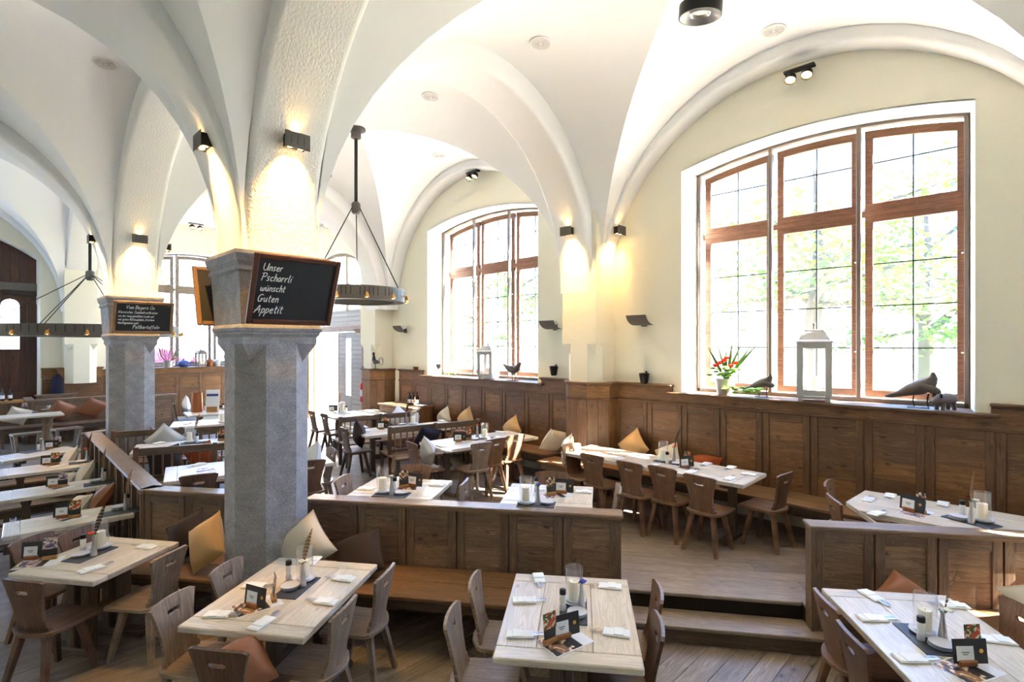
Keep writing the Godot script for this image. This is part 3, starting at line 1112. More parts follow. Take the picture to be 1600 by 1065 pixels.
func build_wainscot() -> void:
	# window wall
	var X := Transform3D(Basis(Vector3(0, 0, 1), Vector3.UP, Vector3(-1, 0, 0)), Vector3.ZERO)   # u = -a, facing the room
	var runs := [[-2.6, 4.64, 1.95, 1.61], [5.44, 10.74, 8.01, 1.67], [11.54, 12.4, 99.0, 1.0]]
	for q in runs:
		var n := snode("trim_1")
		var a0: float = q[0]
		var a1: float = q[1]
		var cnt := maxi(1, roundi((a1 - a0) / 0.575))
		var fr := Transform3D(X.basis, Vector3(WALL - 0.045, 0, -a1))
		panel_run(n, fr, cnt, (a1 - a0) / cnt, 0.62, 1.715, M.wain_frame, M.wain, 0.10, 0.13)
		var bk := G.new()
		bk.box(T(V(WALL - 0.025, (a0 + a1) * 0.5, 1.1)), Vector3(0.04, 1.3, a1 - a0))
		part(n, "backing", bk, M.wain_frame)
		board(n, "rail", Vector3(a1 - a0, 0.035, 0.075), V(WALL - 0.045, (a0 + a1) * 0.5, 1.732), M.wain_frame, 0, 0.008, PI / 2)
		var wa: float = q[2] - q[3]
		var wb: float = q[2] + q[3]
		var segs := [[a0, minf(a1, wa - 0.12), 1.955], [wb + 0.12, a1, 1.955], [wa - 0.12, wb + 0.12, 1.86]]
		if q[2] > 50:
			segs = [[a0, a1, 1.955]]
		for s in segs:
			if s[1] - s[0] < 0.02:
				continue
			board(n, "frieze", Vector3(s[1] - s[0], s[2] - 1.745, 0.04), V(WALL - 0.035, (s[0] + s[1]) * 0.5, (s[2] + 1.745) * 0.5), M.wain[0], 0, 0.003, PI / 2)
			if s[2] > 1.9:
				board(n, "ledge", Vector3(s[1] - s[0], 0.022, 0.09), V(WALL - 0.04, (s[0] + s[1]) * 0.5, 1.962), M.wain_frame, 0, 0.006, PI / 2)
				board(n, "ledge", Vector3(s[1] - s[0] + 0.02, 0.028, 0.12), V(WALL - 0.055, (s[0] + s[1]) * 0.5, 1.986), M.wain_frame, 0, 0.008, PI / 2)
			else:
				board(n, "window_sill", Vector3(s[1] - s[0] + 0.14, 0.034, 0.58), V(WALL + 0.17, (s[0] + s[1]) * 0.5, 1.876), M.wain_frame, 0, 0.006, PI / 2)
	# end wall
	var n2 := snode("trim_2")
	var fe := Transform3D(Basis(Vector3(1, 0, 0), Vector3.UP, Vector3(0, 0, 1)), V(2.36, END_A - 0.045, 0))
	panel_run(n2, fe, 8, 0.61, 0.5, 1.72, M.far_wain[0], M.far_wain, 0.10, 0.12)
	board(n2, "rail", Vector3(4.9, 0.04, 0.08), V(4.8, END_A - 0.045, 1.74), M.far_wain[2])
	board(n2, "frieze", Vector3(4.9, 0.14, 0.04), V(4.8, END_A - 0.03, 1.83), M.far_wain[1])
	board(n2, "window_sill", Vector3(4.9, 0.035, 0.6), V(4.8, END_A + 0.17, 1.905), M.far_wain[0])
	var n3 := snode("trim_3")
	var fe2 := Transform3D(Basis(Vector3(1, 0, 0), Vector3.UP, Vector3(0, 0, 1)), V(1.22, END_A - 0.045, 0))
	panel_run(n3, fe2, 1, 0.34, 0.5, 1.72, M.far_wain[2], M.far_wain, 0.10, 0.12)
	board(n3, "ledge", Vector3(0.36, 0.05, 0.12), V(1.39, END_A - 0.06, 1.97), M.far_wain[0])
	board(n3, "frieze", Vector3(0.34, 0.22, 0.04), V(1.39, END_A - 0.03, 1.84), M.far_wain[1])

# ------------------------------------------------------------------ partitions, railing, benches
func cap_strip(parent: Node, x: Transform3D, l: float, y: float, m: Material, wide := 0.17) -> void:
	# moulded cap: local x along, top at y, centred on z = 0
	var g := grand()
	g.box(x * T(Vector3(l * 0.5, y - 0.016, 0)), Vector3(l, 0.032, wide), 0.008, 0)
	g.box(x * T(Vector3(l * 0.5, y - 0.042, 0)), Vector3(l - 0.03, 0.022, wide - 0.05), 0.008, 0)
	part(parent, "cap", g, m)

func partition(label: String, s0: float, s1: float, n: int, lo: float) -> Node3D:
	var o := thing("panelled_partition", label, "partition", PV(s0, 0.03, 0), yaw_of(PANG) + PI / 2)
	# local +x runs along the partition; which side is the front is settled by the basis below
	var l := s1 - s0
	var top := 1.06
	var core := G.new()
	core.box(T(Vector3(l * 0.5, (lo + top - 0.05) * 0.5, -0.05)), Vector3(l - 0.02, top - 0.05 - lo, 0.05))
	part(o, "core", core, M.part_frame)
	panel_run(o, T(Vector3(0.02, 0, -0.012)), n, (l - 0.04) / n, lo, top - 0.05, M.part_frame, M.part)
	var xb := T(Vector3(l - 0.02, 0, -0.088), PI)
	panel_run(o, xb, n, (l - 0.04) / n, UP_FLOOR, top - 0.05, M.part_frame, M.part)
	for e in [0.012, l - 0.012]:
		board(o, "end_post", Vector3(0.03, top - 0.05 - lo, 0.13), Vector3(e, (lo + top - 0.05) * 0.5, -0.05), M.part_frame, 1)
	cap_strip(o, T(Vector3(-0.02, 0, -0.05)), l + 0.04, top, M.cap, 0.19)
	return o

func railing() -> void:
	var a0 := 6.701
	var a1 := 11.53
	var o := thing("railing_partition", "waist high railing partition with moulded cap running along the sunken tables", "partition", V(1.40, a0, 0), yaw_of(1.5) + PI / 2)
	var l := a1 - a0
	var core := G.new()
	core.box(T(Vector3(l * 0.5, 0.5, -0.05)), Vector3(l, 1.0, 0.05))
	part(o, "core", core, M.part_frame)
	# seen from the low side: framed panels between projecting posts
	panel_run(o, T(Vector3(l, 0, -0.088), PI), 9, l / 9, 0.0, 1.01, M.cap, [M.bench_grey, M.cap, M.part[0]])
	panel_run(o, T(Vector3(0, 0, -0.012)), 9, l / 9, UP_FLOOR, 1.01, M.part_frame, M.part)
	for k in 10:
		board(o, "post", Vector3(0.05, 1.0, 0.05), Vector3(clampf(l * k / 9.0, 0.025, l - 0.025), 0.5, -0.125), M.part_frame, 1)
	cap_strip(o, T(Vector3(-0.05, 0, -0.05)), l + 0.1, 1.06, M.cap, 0.22)
	var o2 := thing("railing_partition", "short end length of the railing beside the slimmer pillar", "partition", V(1.36, 11.55, 0), yaw_of(60.0) + PI / 2)
	var c2 := G.new()
	c2.box(T(Vector3(0.33, 0.5, -0.05)), Vector3(0.66, 1.0, 0.05))
	part(o2, "core", c2, M.part_frame)
	panel_run(o2, T(Vector3(0.66, 0, -0.088), PI), 1, 0.66, 0.0, 1.01, M.part_frame, M.part)
	panel_run(o2, T(Vector3(0, 0, -0.012)), 1, 0.66, UP_FLOOR, 1.01, M.part_frame, M.part)
	cap_strip(o2, T(Vector3(0.02, 0, -0.05)), 0.64, 1.06, M.cap, 0.17)

func bench(called: String, label: String, at: Vector3, turn: float, l: float, depth: float, h: float, m: Material, n_legs: int, boards := 2) -> Node3D:
	# local x along, back at z = 0, seat runs to z = depth
	var o := thing(called, label, "bench", at, turn)
	for b in boards:
		board(o, "seat_board", Vector3(l, 0.035, depth / boards - 0.003), Vector3(l * 0.5, h - 0.0175, depth * (b + 0.5) / boards), m, 0, 0.006)
	board(o, "apron", Vector3(l - 0.08, 0.10, 0.025), Vector3(l * 0.5, h - 0.085, depth - 0.07), M.leg, 0)
	for k in n_legs:
		var u := 0.12 + (l - 0.24) * k / maxf(n_legs - 1, 1)
		var g := grand()
		g.box(T(Vector3(u, (h - 0.035) * 0.5, depth - 0.11)), Vector3(0.06, h - 0.035, 0.06), 0.006, 1)
		part(o, "leg", g, M.leg)
		board(o, "bracket", Vector3(0.03, 0.07, depth - 0.16), Vector3(u, h - 0.09, (depth - 0.16) * 0.5 + 0.02), M.leg, 2)
	return o

func spindle_bench(label: String, at: Vector3, deg: float, l: float) -> void:
	# a double bench: one slatted back, seats on both sides; at is the near end of the back, deg its run
	var o := thing("spindle_bench", label, "bench", at, yaw_of(deg) + PI / 2)
	var top := 0.89
	for k in 3:
		var u := 0.03 + (l - 0.06) * k / 2.0
		board(o, "post", Vector3(0.06, top + 0.02, 0.055), Vector3(u, (top + 0.02) * 0.5, 0), M.chair_dark if k != 1 else M.leg, 1, 0.006)
		for s in [-1.0, 1.0]:
			board(o, "leg", Vector3(0.05, 0.41, 0.05), Vector3(u, 0.205, s * 0.36), M.leg, 1)
	var half := (l - 0.18) * 0.5
	for s in 2:
		var c := 0.06 + half * 0.5 if s == 0 else l - 0.06 - half * 0.5
		board(o, "top_rail", Vector3(half, 0.10, 0.035), Vector3(c, top - 0.045, 0), M.leg, 0, 0.006)
		board(o, "low_rail", Vector3(half, 0.05, 0.03), Vector3(c, 0.50, 0), M.leg, 0, 0.004)
		var cnt := int(half / 0.105)
		for i in cnt:
			board(o, "spindle", Vector3(0.022, top - 0.095 - 0.525, 0.018), Vector3(c - half * 0.5 + half * (i + 0.5) / cnt, (top - 0.095 + 0.525) * 0.5, 0), M.chair, 1, 0.003)
	for s in [-1.0, 1.0]:
		for b in 2:
			board(o, "seat_board", Vector3(l, 0.032, 0.19), Vector3(l * 0.5, 0.434, s * (0.125 + 0.195 * b)), M.bench, 0, 0.005)

# ------------------------------------------------------------------ chairs and tables
func chair_back_mesh() -> ArrayMesh:
	var rows := [0.0, 0.035, 0.04, 0.075, 0.08, 0.18, 0.26, 0.305, 0.32, 0.335, 0.38, 0.405]
	var wid := [0.155, 0.155, 0.142, 0.142, 0.128, 0.138, 0.153, 0.165, 0.168, 0.172, 0.186, 0.190]
	var cols := [-1.0, -0.85, -0.62, -0.34, -0.26, 0.0, 0.26, 0.34, 0.62, 0.85, 1.0]
	var g := grand()
	var P := func(i: int, j: int, side: float) -> Vector3:
		var f: float = cols[j]
		var u: float = f * wid[i]
		var y: float = rows[i]
		if i == rows.size() - 1:
			y += 0.014 * (1.0 - f * f) - 0.012 * maxf(0.0, absf(f) - 0.85) / 0.15
		return Vector3(u, y, -0.55 * u * u + side * 0.011)
	var N := func(i: int, j: int, side: float) -> Vector3:
		var u: float = cols[j] * wid[i]
		return Vector3(1.1 * u, 0, 1).normalized() * side
	var uv := func(p: Vector3) -> Vector2:
		return g.off + Vector2(p.y, p.x) * g.sc
	for side in [-1.0, 1.0]:
		for i in rows.size() - 1:
			for j in cols.size() - 1:
				var a: Vector3 = P.call(i, j, side)
				var b: Vector3 = P.call(i, j + 1, side)
				var c: Vector3 = P.call(i + 1, j + 1, side)
				var d: Vector3 = P.call(i + 1, j, side)
				var na: Vector3 = N.call(i, j, side)
				var nb: Vector3 = N.call(i, j + 1, side)
				var hole_row := i == 7 or i == 8
				var keep := [[a, b, c], [a, c, d]]
				if hole_row and (j == 4 or j == 5):
					continue
				if hole_row and (j == 3 or j == 6):
					if j == 3:
						keep = [[a, b, d]] if i == 7 else [[a, c, d]]
					else:
						keep = [[a, b, c]] if i == 7 else [[b, c, d]]
				for t in keep:
					if side > 0:
						g.tri(t[0], t[1], t[2], na, nb, nb, uv.call(t[0]), uv.call(t[1]), uv.call(t[2]))
					else:
						g.tri(t[0], t[2], t[1], na, nb, nb, uv.call(t[0]), uv.call(t[2]), uv.call(t[1]))
	# rim
	var rim := []
	for j in cols.size():
		rim.append([0, j])
	for i in range(1, rows.size()):
		rim.append([i, cols.size() - 1])
	for j in range(cols.size() - 2, -1, -1):
		rim.append([rows.size() - 1, j])
	for i in range(rows.size() - 2, 0, -1):
		rim.append([i, 0])
	for k in rim.size():
		var p: Array = rim[k]
		var q: Array = rim[(k + 1) % rim.size()]
		g.quad(P.call(p[0], p[1], 1.0), P.call(p[0], p[1], -1.0), P.call(q[0], q[1], -1.0), P.call(q[0], q[1], 1.0))
	var slot := [[8, 3], [7, 4], [7, 5], [7, 6], [8, 7], [9, 6], [9, 5], [9, 4]]
	for k in slot.size():
		var p: Array = slot[k]
		var q: Array = slot[(k + 1) % slot.size()]
		g.quad(P.call(q[0], q[1], 1.0), P.call(q[0], q[1], -1.0), P.call(p[0], p[1], -1.0), P.call(p[0], p[1], 1.0))
	return g.mesh()

func chair_seat_mesh() -> ArrayMesh:
	var pl := PackedVector2Array()
	pl.append(Vector2(-0.215, -0.195))
	pl.append(Vector2(-0.19, -0.215))
	pl.append(Vector2(0.19, -0.215))
	pl.append(Vector2(0.215, -0.195))
	pl.append(Vector2(0.195, 0.14))
	for k in 7:
		var f := lerpf(1.0, -1.0, k / 6.0)
		pl.append(Vector2(0.175 * f, 0.235 - 0.062 * f * f))
	pl.append(Vector2(-0.195, 0.14))
	var g := grand()
	g.prism(pl, 0.425, 0.455, 0.005, Transform3D.IDENTITY, 2)
	return g.mesh()

func leg_mesh() -> ArrayMesh:
	# a tapering square leg hanging from the origin, 1 long
	var g := grand()
	var c := [[0.024, 0.0], [0.017, -1.0]]
	for s in 4:
		var d := [Vector2(1, 1), Vector2(1, -1), Vector2(-1, -1), Vector2(-1, 1)]
		var e: Vector2 = d[s]
		var f: Vector2 = d[(s + 1) % 4]
		g.quad(Vector3(f.x * c[1][0], c[1][1], f.y * c[1][0]), Vector3(f.x * c[0][0], 0, f.y * c[0][0]), Vector3(e.x * c[0][0], 0, e.y * c[0][0]), Vector3(e.x * c[1][0], c[1][1], e.y * c[1][0]))
	g.quad(Vector3(-0.017, -1, -0.017), Vector3(0.017, -1, -0.017), Vector3(0.017, -1, 0.017), Vector3(-0.017, -1, 0.017))
	return g.mesh()

func chair(label: String, at: Vector3, deg: float, group: String, m: Material = null) -> Node3D:
	var wd: Material = m if m else M.chair
	var o := thing("board_chair", label, "chair", at, yaw_of(deg), group)
	part(o, "seat", mesh_cache.seat, wd)
	part(o, "backrest", mesh_cache.back, wd, T(Vector3(0, 0.452, 0.165), 0.0, 0.20))
	for sx in [-1.0, 1.0]:
		for sz in [-1.0, 1.0]:
			var top := Vector3(0.115 * sx, 0.43, 0.03 + 0.115 * sz)
			var foot := Vector3(0.19 * sx, 0.0, 0.03 + 0.20 * sz)
			var d := (top - foot)
			var up := d.normalized()
			var xa := Vector3.BACK.cross(up).normalized()
			var b := Basis(-xa if xa.x < 0 else xa, up, Vector3.BACK).orthonormalized()
			part(o, "leg", mesh_cache.leg, wd, Transform3D(Basis(b.x, b.y * d.length(), b.z), top))
	for sx in [-1.0, 1.0]:
		part(o, "batten", mesh_cache.batten, wd, T(Vector3(0.115 * sx, 0.412, 0.03)))
	return o

func chair_px(label: String, px: float, py: float, floor_: float, deg: float, group: String, m: Material = null) -> Node3D:
	# px, py: the middle of the backrest's top edge
	var p := pix(px, py, floor_ + 0.86)
	var at := p + dirv(deg) * 0.245
	at.y = floor_
	return chair(label, at, deg, group, m)

func table(called: String, label: String, at: Vector3, deg: float, w: float, l: float, group := "", posts := 2) -> Node3D:
	# long boards run along local z (l), w across; deg is the run of l
	var o := thing(called, label, "table", at, yaw_of(deg), group)
	var h := 0.75
	var th := 0.045
	var e := 0.13
	var nb := 3
	var cut := [0.0, rng.randf_range(0.28, 0.36), rng.randf_range(0.62, 0.70), 1.0]
	for b in nb:
		var bw: float = (cut[b + 1] - cut[b]) * w
		board(o, "top_board", Vector3(bw - 0.002, th, l - 2 * e - 0.002), Vector3(-w * 0.5 + cut[b] * w + bw * 0.5, h - th * 0.5, 0), M.table[b % 3], 2, 0.004)
	for s in [-1.0, 1.0]:
		board(o, "end_board", Vector3(w, th, e - 0.001), Vector3(0, h - th * 0.5, s * (l * 0.5 - e * 0.5)), M.table[0], 0, 0.007)
	var z := l * 0.5 - 0.26
	for s in [-1.0, 1.0]:
		board(o, "bearer", Vector3(w * 0.72, 0.06, 0.10), Vector3(0, h - th - 0.03, s * z), M.leg, 0, 0.008)
		for q in posts:
			var u := 0.0 if posts == 1 else lerpf(-0.075, 0.075, float(q) / (posts - 1))
			board(o, "leg", Vector3(0.085, h - th - 0.06 - 0.06, 0.085), Vector3(u, (h - th - 0.06 + 0.06) * 0.5, s * z), M.leg, 1, 0.008)
		board(o, "foot", Vector3(w * 0.74, 0.065, 0.11), Vector3(0, 0.0325, s * z), M.leg, 0, 0.012)
	board(o, "stretcher", Vector3(0.05, 0.09, 2 * z - 0.08), Vector3(0, 0.30, 0), M.leg, 2, 0.006)
	return o

func poly_table(label: String, pts: Array, floor_: float) -> void:
	var c := Vector3.ZERO
	for p in pts:
		c += V(p[0], p[1], 0) / pts.size()
	c.y = floor_
	var o := thing("corner_table", label, "table", c)
	var pl := PackedVector2Array()
	for p in pts:
		pl.append(Vector2(p[0] - c.x, -p[1] - c.z))
	# boards along the wall
	var lo := 9.0
	var hi := -9.0
	for p in pl:
		lo = minf(lo, p.x)
		hi = maxf(hi, p.x)
	var nb := 4
	for b in nb:
		var x0 := lerpf(lo, hi, float(b) / nb) + 0.001
		var x1 := lerpf(lo, hi, float(b + 1) / nb) - 0.001
		var strip := PackedVector2Array([Vector2(x0, -9), Vector2(x1, -9), Vector2(x1, 9), Vector2(x0, 9)])
		for piece in Geometry2D.intersect_polygons(strip, pl):
			var g := grand()
			g.prism(piece, 0.705, 0.75, 0.003, Transform3D.IDENTITY, 2)
			part(o, "top_board", g, M.table[b % 3])
	for q in [[-0.12, 0.55], [0.12, 0.55], [-0.05, -0.6], [0.15, -0.6]]:
		board(o, "leg", Vector3(0.085, 0.62, 0.085), Vector3(q[0] + 0.15, 0.37, -q[1] + 0.1), M.leg, 1)
	for q in [0.55, -0.6]:
		board(o, "foot", Vector3(0.6, 0.06, 0.11), Vector3(0.15, 0.03, -q + 0.1), M.leg, 0)
		board(o, "bearer", Vector3(0.6, 0.05, 0.09), Vector3(0.15, 0.68, -q + 0.1), M.leg, 0)

func cushion(label: String, at: Vector3, deg: float, lean: float, roll: float, s: float, m: Material, group := "", fat := 0.098) -> void:
	# a square cushion standing on one edge or corner; local z is its thickness
	var o := thing("cushion", label, "cushion", at, yaw_of(deg), group)
	var g := G.new()
	var N := 12
	var r := s * 0.5
	var P := func(i: int, j: int, sd: float) -> Vector3:
		var u := lerpf(-1, 1, float(i) / N)
		var w := lerpf(-1, 1, float(j) / N)
		var pinch := 1.0 - 0.09 * (1.0 - u * u) * absf(w) * absf(w) 
		var pinch2 := 1.0 - 0.09 * (1.0 - w * w) * absf(u) * absf(u)
		var th := fat * pow((1 - u * u) * (1 - w * w), 0.42)
		return Vector3(u * r * pinch2, w * r * pinch, sd * th + 0.012 * sin(u * 3.0 + w * 2.0))
	for sd in [-1.0, 1.0]:
		for i in N:
			for j in N:
				var q: Array[Vector3] = []
				var nn: Array[Vector3] = []
				for k in [[i, j], [i + 1, j], [i + 1, j + 1], [i, j + 1]]:
					q.append(P.call(k[0], k[1], sd))
					var ax: Vector3 = P.call(mini(k[0] + 1, N), k[1], sd) - P.call(maxi(k[0] - 1, 0), k[1], sd)
					var ay: Vector3 = P.call(k[0], mini(k[1] + 1, N), sd) - P.call(k[0], maxi(k[1] - 1, 0), sd)
					nn.append((ax.cross(ay) * sd).normalized())
				if sd > 0:
					g.quadn(q[0], q[1], q[2], q[3], nn[0], nn[1], nn[2], nn[3], Vector2.ZERO, Vector2.ZERO, Vector2.ZERO, Vector2.ZERO)
				else:
					g.quadn(q[3], q[2], q[1], q[0], nn[3], nn[2], nn[1], nn[0], Vector2.ZERO, Vector2.ZERO, Vector2.ZERO, Vector2.ZERO)
	# lowest point goes to the level it rests on
	var b := Basis.from_euler(Vector3(lean, 0, 0)) * Basis.from_euler(Vector3(0, 0, roll))
	var lowest := 9.0
	for v in g.v:
		lowest = minf(lowest, (b * v).y)
	part(o, "cover", g, m, Transform3D(b, Vector3(0, -lowest, 0)))
	var e := G.new()
	var ring := []
	for k in N + 1:
		ring.append(P.call(k, 0, 0.0))
	for k in range(1, N + 1):
		ring.append(P.call(N, k, 0.0))
	for k in range(N - 1, -1, -1):
		ring.append(P.call(k, N, 0.0))
	for k in range(N - 1, -1, -1):
		ring.append(P.call(0, k, 0.0))
	e.tube(ring, 0.005, 5, false)
	part(o, "piping", e, m, Transform3D(b, Vector3(0, -lowest, 0)))

# ------------------------------------------------------------------ things on the tables
func candle(where: String, p: Vector3, s := 1.0) -> void:
	var o := thing("candle_glass", "ivory candle in glass cylinder on the " + where, "candle", p)
	var d := G.new()
	d.lathe([Vector2(0.0, 0.0), Vector2(0.055, 0.0), Vector2(0.082, 0.012), Vector2(0.086, 0.02), Vector2(0.08, 0.018), Vector2(0.05, 0.008), Vector2(0.0, 0.008)], 28)
	d.lathe([Vector2(0.058, 0.008), Vector2(0.058, 0.022), Vector2(0.05, 0.026), Vector2(0.0, 0.026)], 24)
	part(o, "dish", d, M.plate)
	var c := G.new()
	c.lathe([Vector2(0.0, 0.026), Vector2(0.038, 0.026), Vector2(0.0385, 0.15), Vector2(0.036, 0.153), Vector2(0.02, 0.148), Vector2(0.0, 0.146)], 24)
	part(o, "candle", c, M.candle)
	var w := G.new()
	w.tube([Vector3(0, 0.146, 0), Vector3(0.001, 0.157, 0)], 0.0014, 5)
	part(o, "wick", w, M.black)
	var g := G.new()
	g.lathe([Vector2(0.062, 0.026), Vector2(0.062, 0.25), Vector2(0.0605, 0.252), Vector2(0.059, 0.25), Vector2(0.059, 0.028)], 30)
	part(o, "glass_cylinder", g, M.clear)

func mill(where: String, p: Vector3) -> void:
	var o := thing("pepper_mill", "black capped pepper mill on the " + where, "pepper mill", p)
	var g := G.new()
	g.lathe([Vector2(0.0, 0.0), Vector2(0.021, 0.0), Vector2(0.023, 0.004), Vector2(0.023, 0.03), Vector2(0.02, 0.04)], 18)
	part(o, "glass_foot", g, M.plate)
	var b := G.new()
	b.lathe([Vector2(0.02, 0.04), Vector2(0.0195, 0.055), Vector2(0.022, 0.07), Vector2(0.022, 0.105), Vector2(0.019, 0.112)], 18)
	part(o, "body", b, M.white)
	var c := G.new()
	c.lathe([Vector2(0.019, 0.110), Vector2(0.023, 0.112), Vector2(0.0225, 0.142), Vector2(0.019, 0.147), Vector2(0.0, 0.148)], 18)
	part(o, "cap", c, M.mill_cap)

func feather_mesh(h: float, w: float, bend: Vector3) -> G:
	var g := G.new()
	var N := 12
	for s in [-1.0, 1.0]:
		for k in N:
			var f0 := float(k) / N
			var f1 := float(k + 1) / N
			var c0 := Vector3(0, h * f0, 0) + bend * f0 * f0
			var c1 := Vector3(0, h * f1, 0) + bend * f1 * f1
			var w0: float = w * (0.10 if f0 < 0.2 else sin(clampf((f0 - 0.15) / 0.85, 0, 1) * PI * 0.93 + 0.15) * 0.9)
			var w1: float = w * (0.10 if f1 < 0.2 else sin(clampf((f1 - 0.15) / 0.85, 0, 1) * PI * 0.93 + 0.15) * 0.9)
			var dd: Vector3 = Vector3(0.75, 0, 0.66) * s
			# each barb group is a little ridge
			g.quad(c0, c0 + dd * maxf(w0, 0.001) + Vector3(0, -0.004, 0.003), c1 + dd * maxf(w1, 0.001) + Vector3(0, -0.010, 0.003), c1 + Vector3(0, -0.003, 0))
	return g

func vase(where: String, p: Vector3, kind: int) -> void:
	# kind: 0 feather and red flower, 1 feather and white flower, 2 blue flower and dry twigs, 3 feather alone
	var what: String = ["feather and red flower", "feather and white flower", "cornflower and twigs", "feather and green sprig"][kind]
	var o := thing("bud_vase", "bud vase with %s on the %s" % [what, where], "vase", p)
	var g := G.new()
	g.lathe([Vector2(0.0, 0.0), Vector2(0.027, 0.0), Vector2(0.027, 0.006), Vector2(0.022, 0.06), Vector2(0.013, 0.13), Vector2(0.012, 0.165), Vector2(0.016, 0.178), Vector2(0.013, 0.177), Vector2(0.009, 0.165), Vector2(0.009, 0.10)], 20)
	part(o, "body", g, M.steel)
	if kind != 2:
		part(o, "feather", feather_mesh(0.34, 0.022, Vector3(0.03, 0, 0.05)), M.feather if kind == 0 else M.feather_pale, T(Vector3(0, 0.12, 0), rng.randf() * 0.6, rng.randf_range(-0.12, 0.12), rng.randf_range(-0.15, 0.15)))
	else:
		for k in 2:
			var t := G.new()
			var e := Vector3(0.10 if k == 1 else 0.03, 0.34 if k == 0 else 0.26, -0.14 if k == 1 else -0.02)
			t.tube([Vector3(0, 0.12, 0), Vector3(0, 0.17, 0), e * 0.6 + Vector3(0, 0.10, 0), e + Vector3(0, 0.04, 0)], [0.002, 0.002, 0.0015, 0.001], 5)
			part(o, "twig", t, M.feather)
	var f := G.new()
	var fc := Vector3(-0.022, 0.205, 0.03)
	var sm := G.new()
	sm.tube([Vector3(0, 0.15, 0), Vector3(-0.008, 0.185, 0.01), fc], 0.002, 5)
	part(o, "stem", sm, M.green)
	if kind != 3:
		for k in 9:
			var a := TAU * k / 9.0
			f.ball(fc + Vector3(cos(a) * 0.016, 0.002 * (k % 3), sin(a) * 0.016), Vector3(0.011, 0.006, 0.011), 6, 4)
		f.ball(fc + Vector3(0, 0.004, 0), Vector3(0.010, 0.009, 0.010), 6, 4)
		part(o, "flower", f, [M.flower, M.flower_white, M.flower_blue, M.flower_white][kind])
	var lf := G.new()
	for k in 4:
		var a := TAU * k / 4.0 + 0.4
		lf.ball(Vector3(cos(a) * 0.018, 0.183, sin(a) * 0.018), Vector3(0.014, 0.004, 0.007), 6, 4)
	part(o, "leaf", lf, M.green)

func saucers(where: String, p: Vector3, n: int) -> void:
	for k in n:
		var g := G.new()
		g.lathe([Vector2(0.0, 0.0), Vector2(0.045, 0.0), Vector2(0.066, 0.009), Vector2(0.067, 0.012), Vector2(0.05, 0.005), Vector2(0.0, 0.004)], 26)
		var rank: String = [["single"], ["lower", "upper"], ["lowest", "middle", "topmost"], ["lowest", "second lowest", "second topmost", "topmost"]][n - 1][k]
		var o := thing("saucer", rank + " pale saucer of the stack on the " + where, "saucer", p + Vector3(0.003 * (k % 2), 0.0095 * k, 0.002 * k), 0.0, "saucers stacked on the " + where)
		part(o, "dish", g, M.plate)

func tray(where: String, p: Vector3, deg: float) -> void:
	var o := thing("slate_tray", "dark slate serving tray lying on the " + where, "tray", p, yaw_of(deg))
	board(o, "slab", Vector3(0.19, 0.009, 0.36), Vector3(0, 0.0045, 0), M.slate, 0, 0.002)
	board(o, "paper_edge", Vector3(0.20, 0.0015, 0.37), Vector3(0, 0.0006, 0), M.paper, 0, 0.0)

func napkin(where: String, p: Vector3, deg: float, note := "") -> void:
	var o := thing("napkin_roll", ("white napkin roll " + note) if note else ("white napkin wrapped round cutlery on the " + where), "napkin", p, yaw_of(deg), "napkin rolls on the " + where)
	var g := G.new()
	var pl := PackedVector2Array([Vector2(-0.047, -0.085), Vector2(0.045, -0.088), Vector2(0.047, 0.085), Vector2(-0.044, 0.088)])
	g.prism(pl, 0.0, 0.016, 0.007)
	part(o, "cloth", g, M.cloth)
	var f := G.new()
	f.box(T(Vector3(0.004, 0.0185, 0.015), 0.05), Vector3(0.085, 0.005, 0.062), 0.002)
	part(o, "fold", f, M.cloth)
	var k := G.new()
	k.box(T(Vector3(0.014, 0.013, -0.115), 0.12), Vector3(0.012, 0.003, 0.09), 0.001)
	k.box(T(Vector3(0.008, 0.013, -0.07), 0.12), Vector3(0.008, 0.003, 0.06), 0.001)
	part(o, "knife", k, M.steel)
	var t := G.new()
	t.box(T(Vector3(-0.012, 0.013, -0.085), -0.08), Vector3(0.007, 0.003, 0.06), 0.001)
	t.box(T(Vector3(-0.014, 0.013, -0.115), -0.08), Vector3(0.018, 0.003, 0.012), 0.001)
	for q in 4:
		t.box(T(Vector3(-0.022 + 0.0055 * q, 0.013, -0.140), -0.08), Vector3(0.0022, 0.003, 0.045))
	part(o, "fork", t, M.steel)

func flyer(where: String, p: Vector3, deg: float, ph: int) -> void:
	var o := thing("place_flyer", "glossy food flyer lying flat on the " + where, "flyer", p, yaw_of(deg))
	board(o, "sheet", Vector3(0.21, 0.002, 0.30), Vector3(0, 0.001, 0), M.paper, 0, 0.0)
	var g := G.new()
	g.t.append_array([])
	var a := Vector3(-0.10, 0.0026, 0.0)
	g.quadn(Vector3(-0.098, 0.0026, 0.145), Vector3(0.098, 0.0026, 0.145), Vector3(0.098, 0.0026, -0.01), Vector3(-0.098, 0.0026, -0.01), Vector3.UP, Vector3.UP, Vector3.UP, Vector3.UP, Vector2(0, 0), Vector2(1, 0), Vector2(1, 1), Vector2(0, 1))
	part(o, "picture", g, M.photo[ph])
	board(o, "dark_band", Vector3(0.196, 0.0012, 0.05), Vector3(0, 0.0022, -0.035), M.card, 0, 0.0)

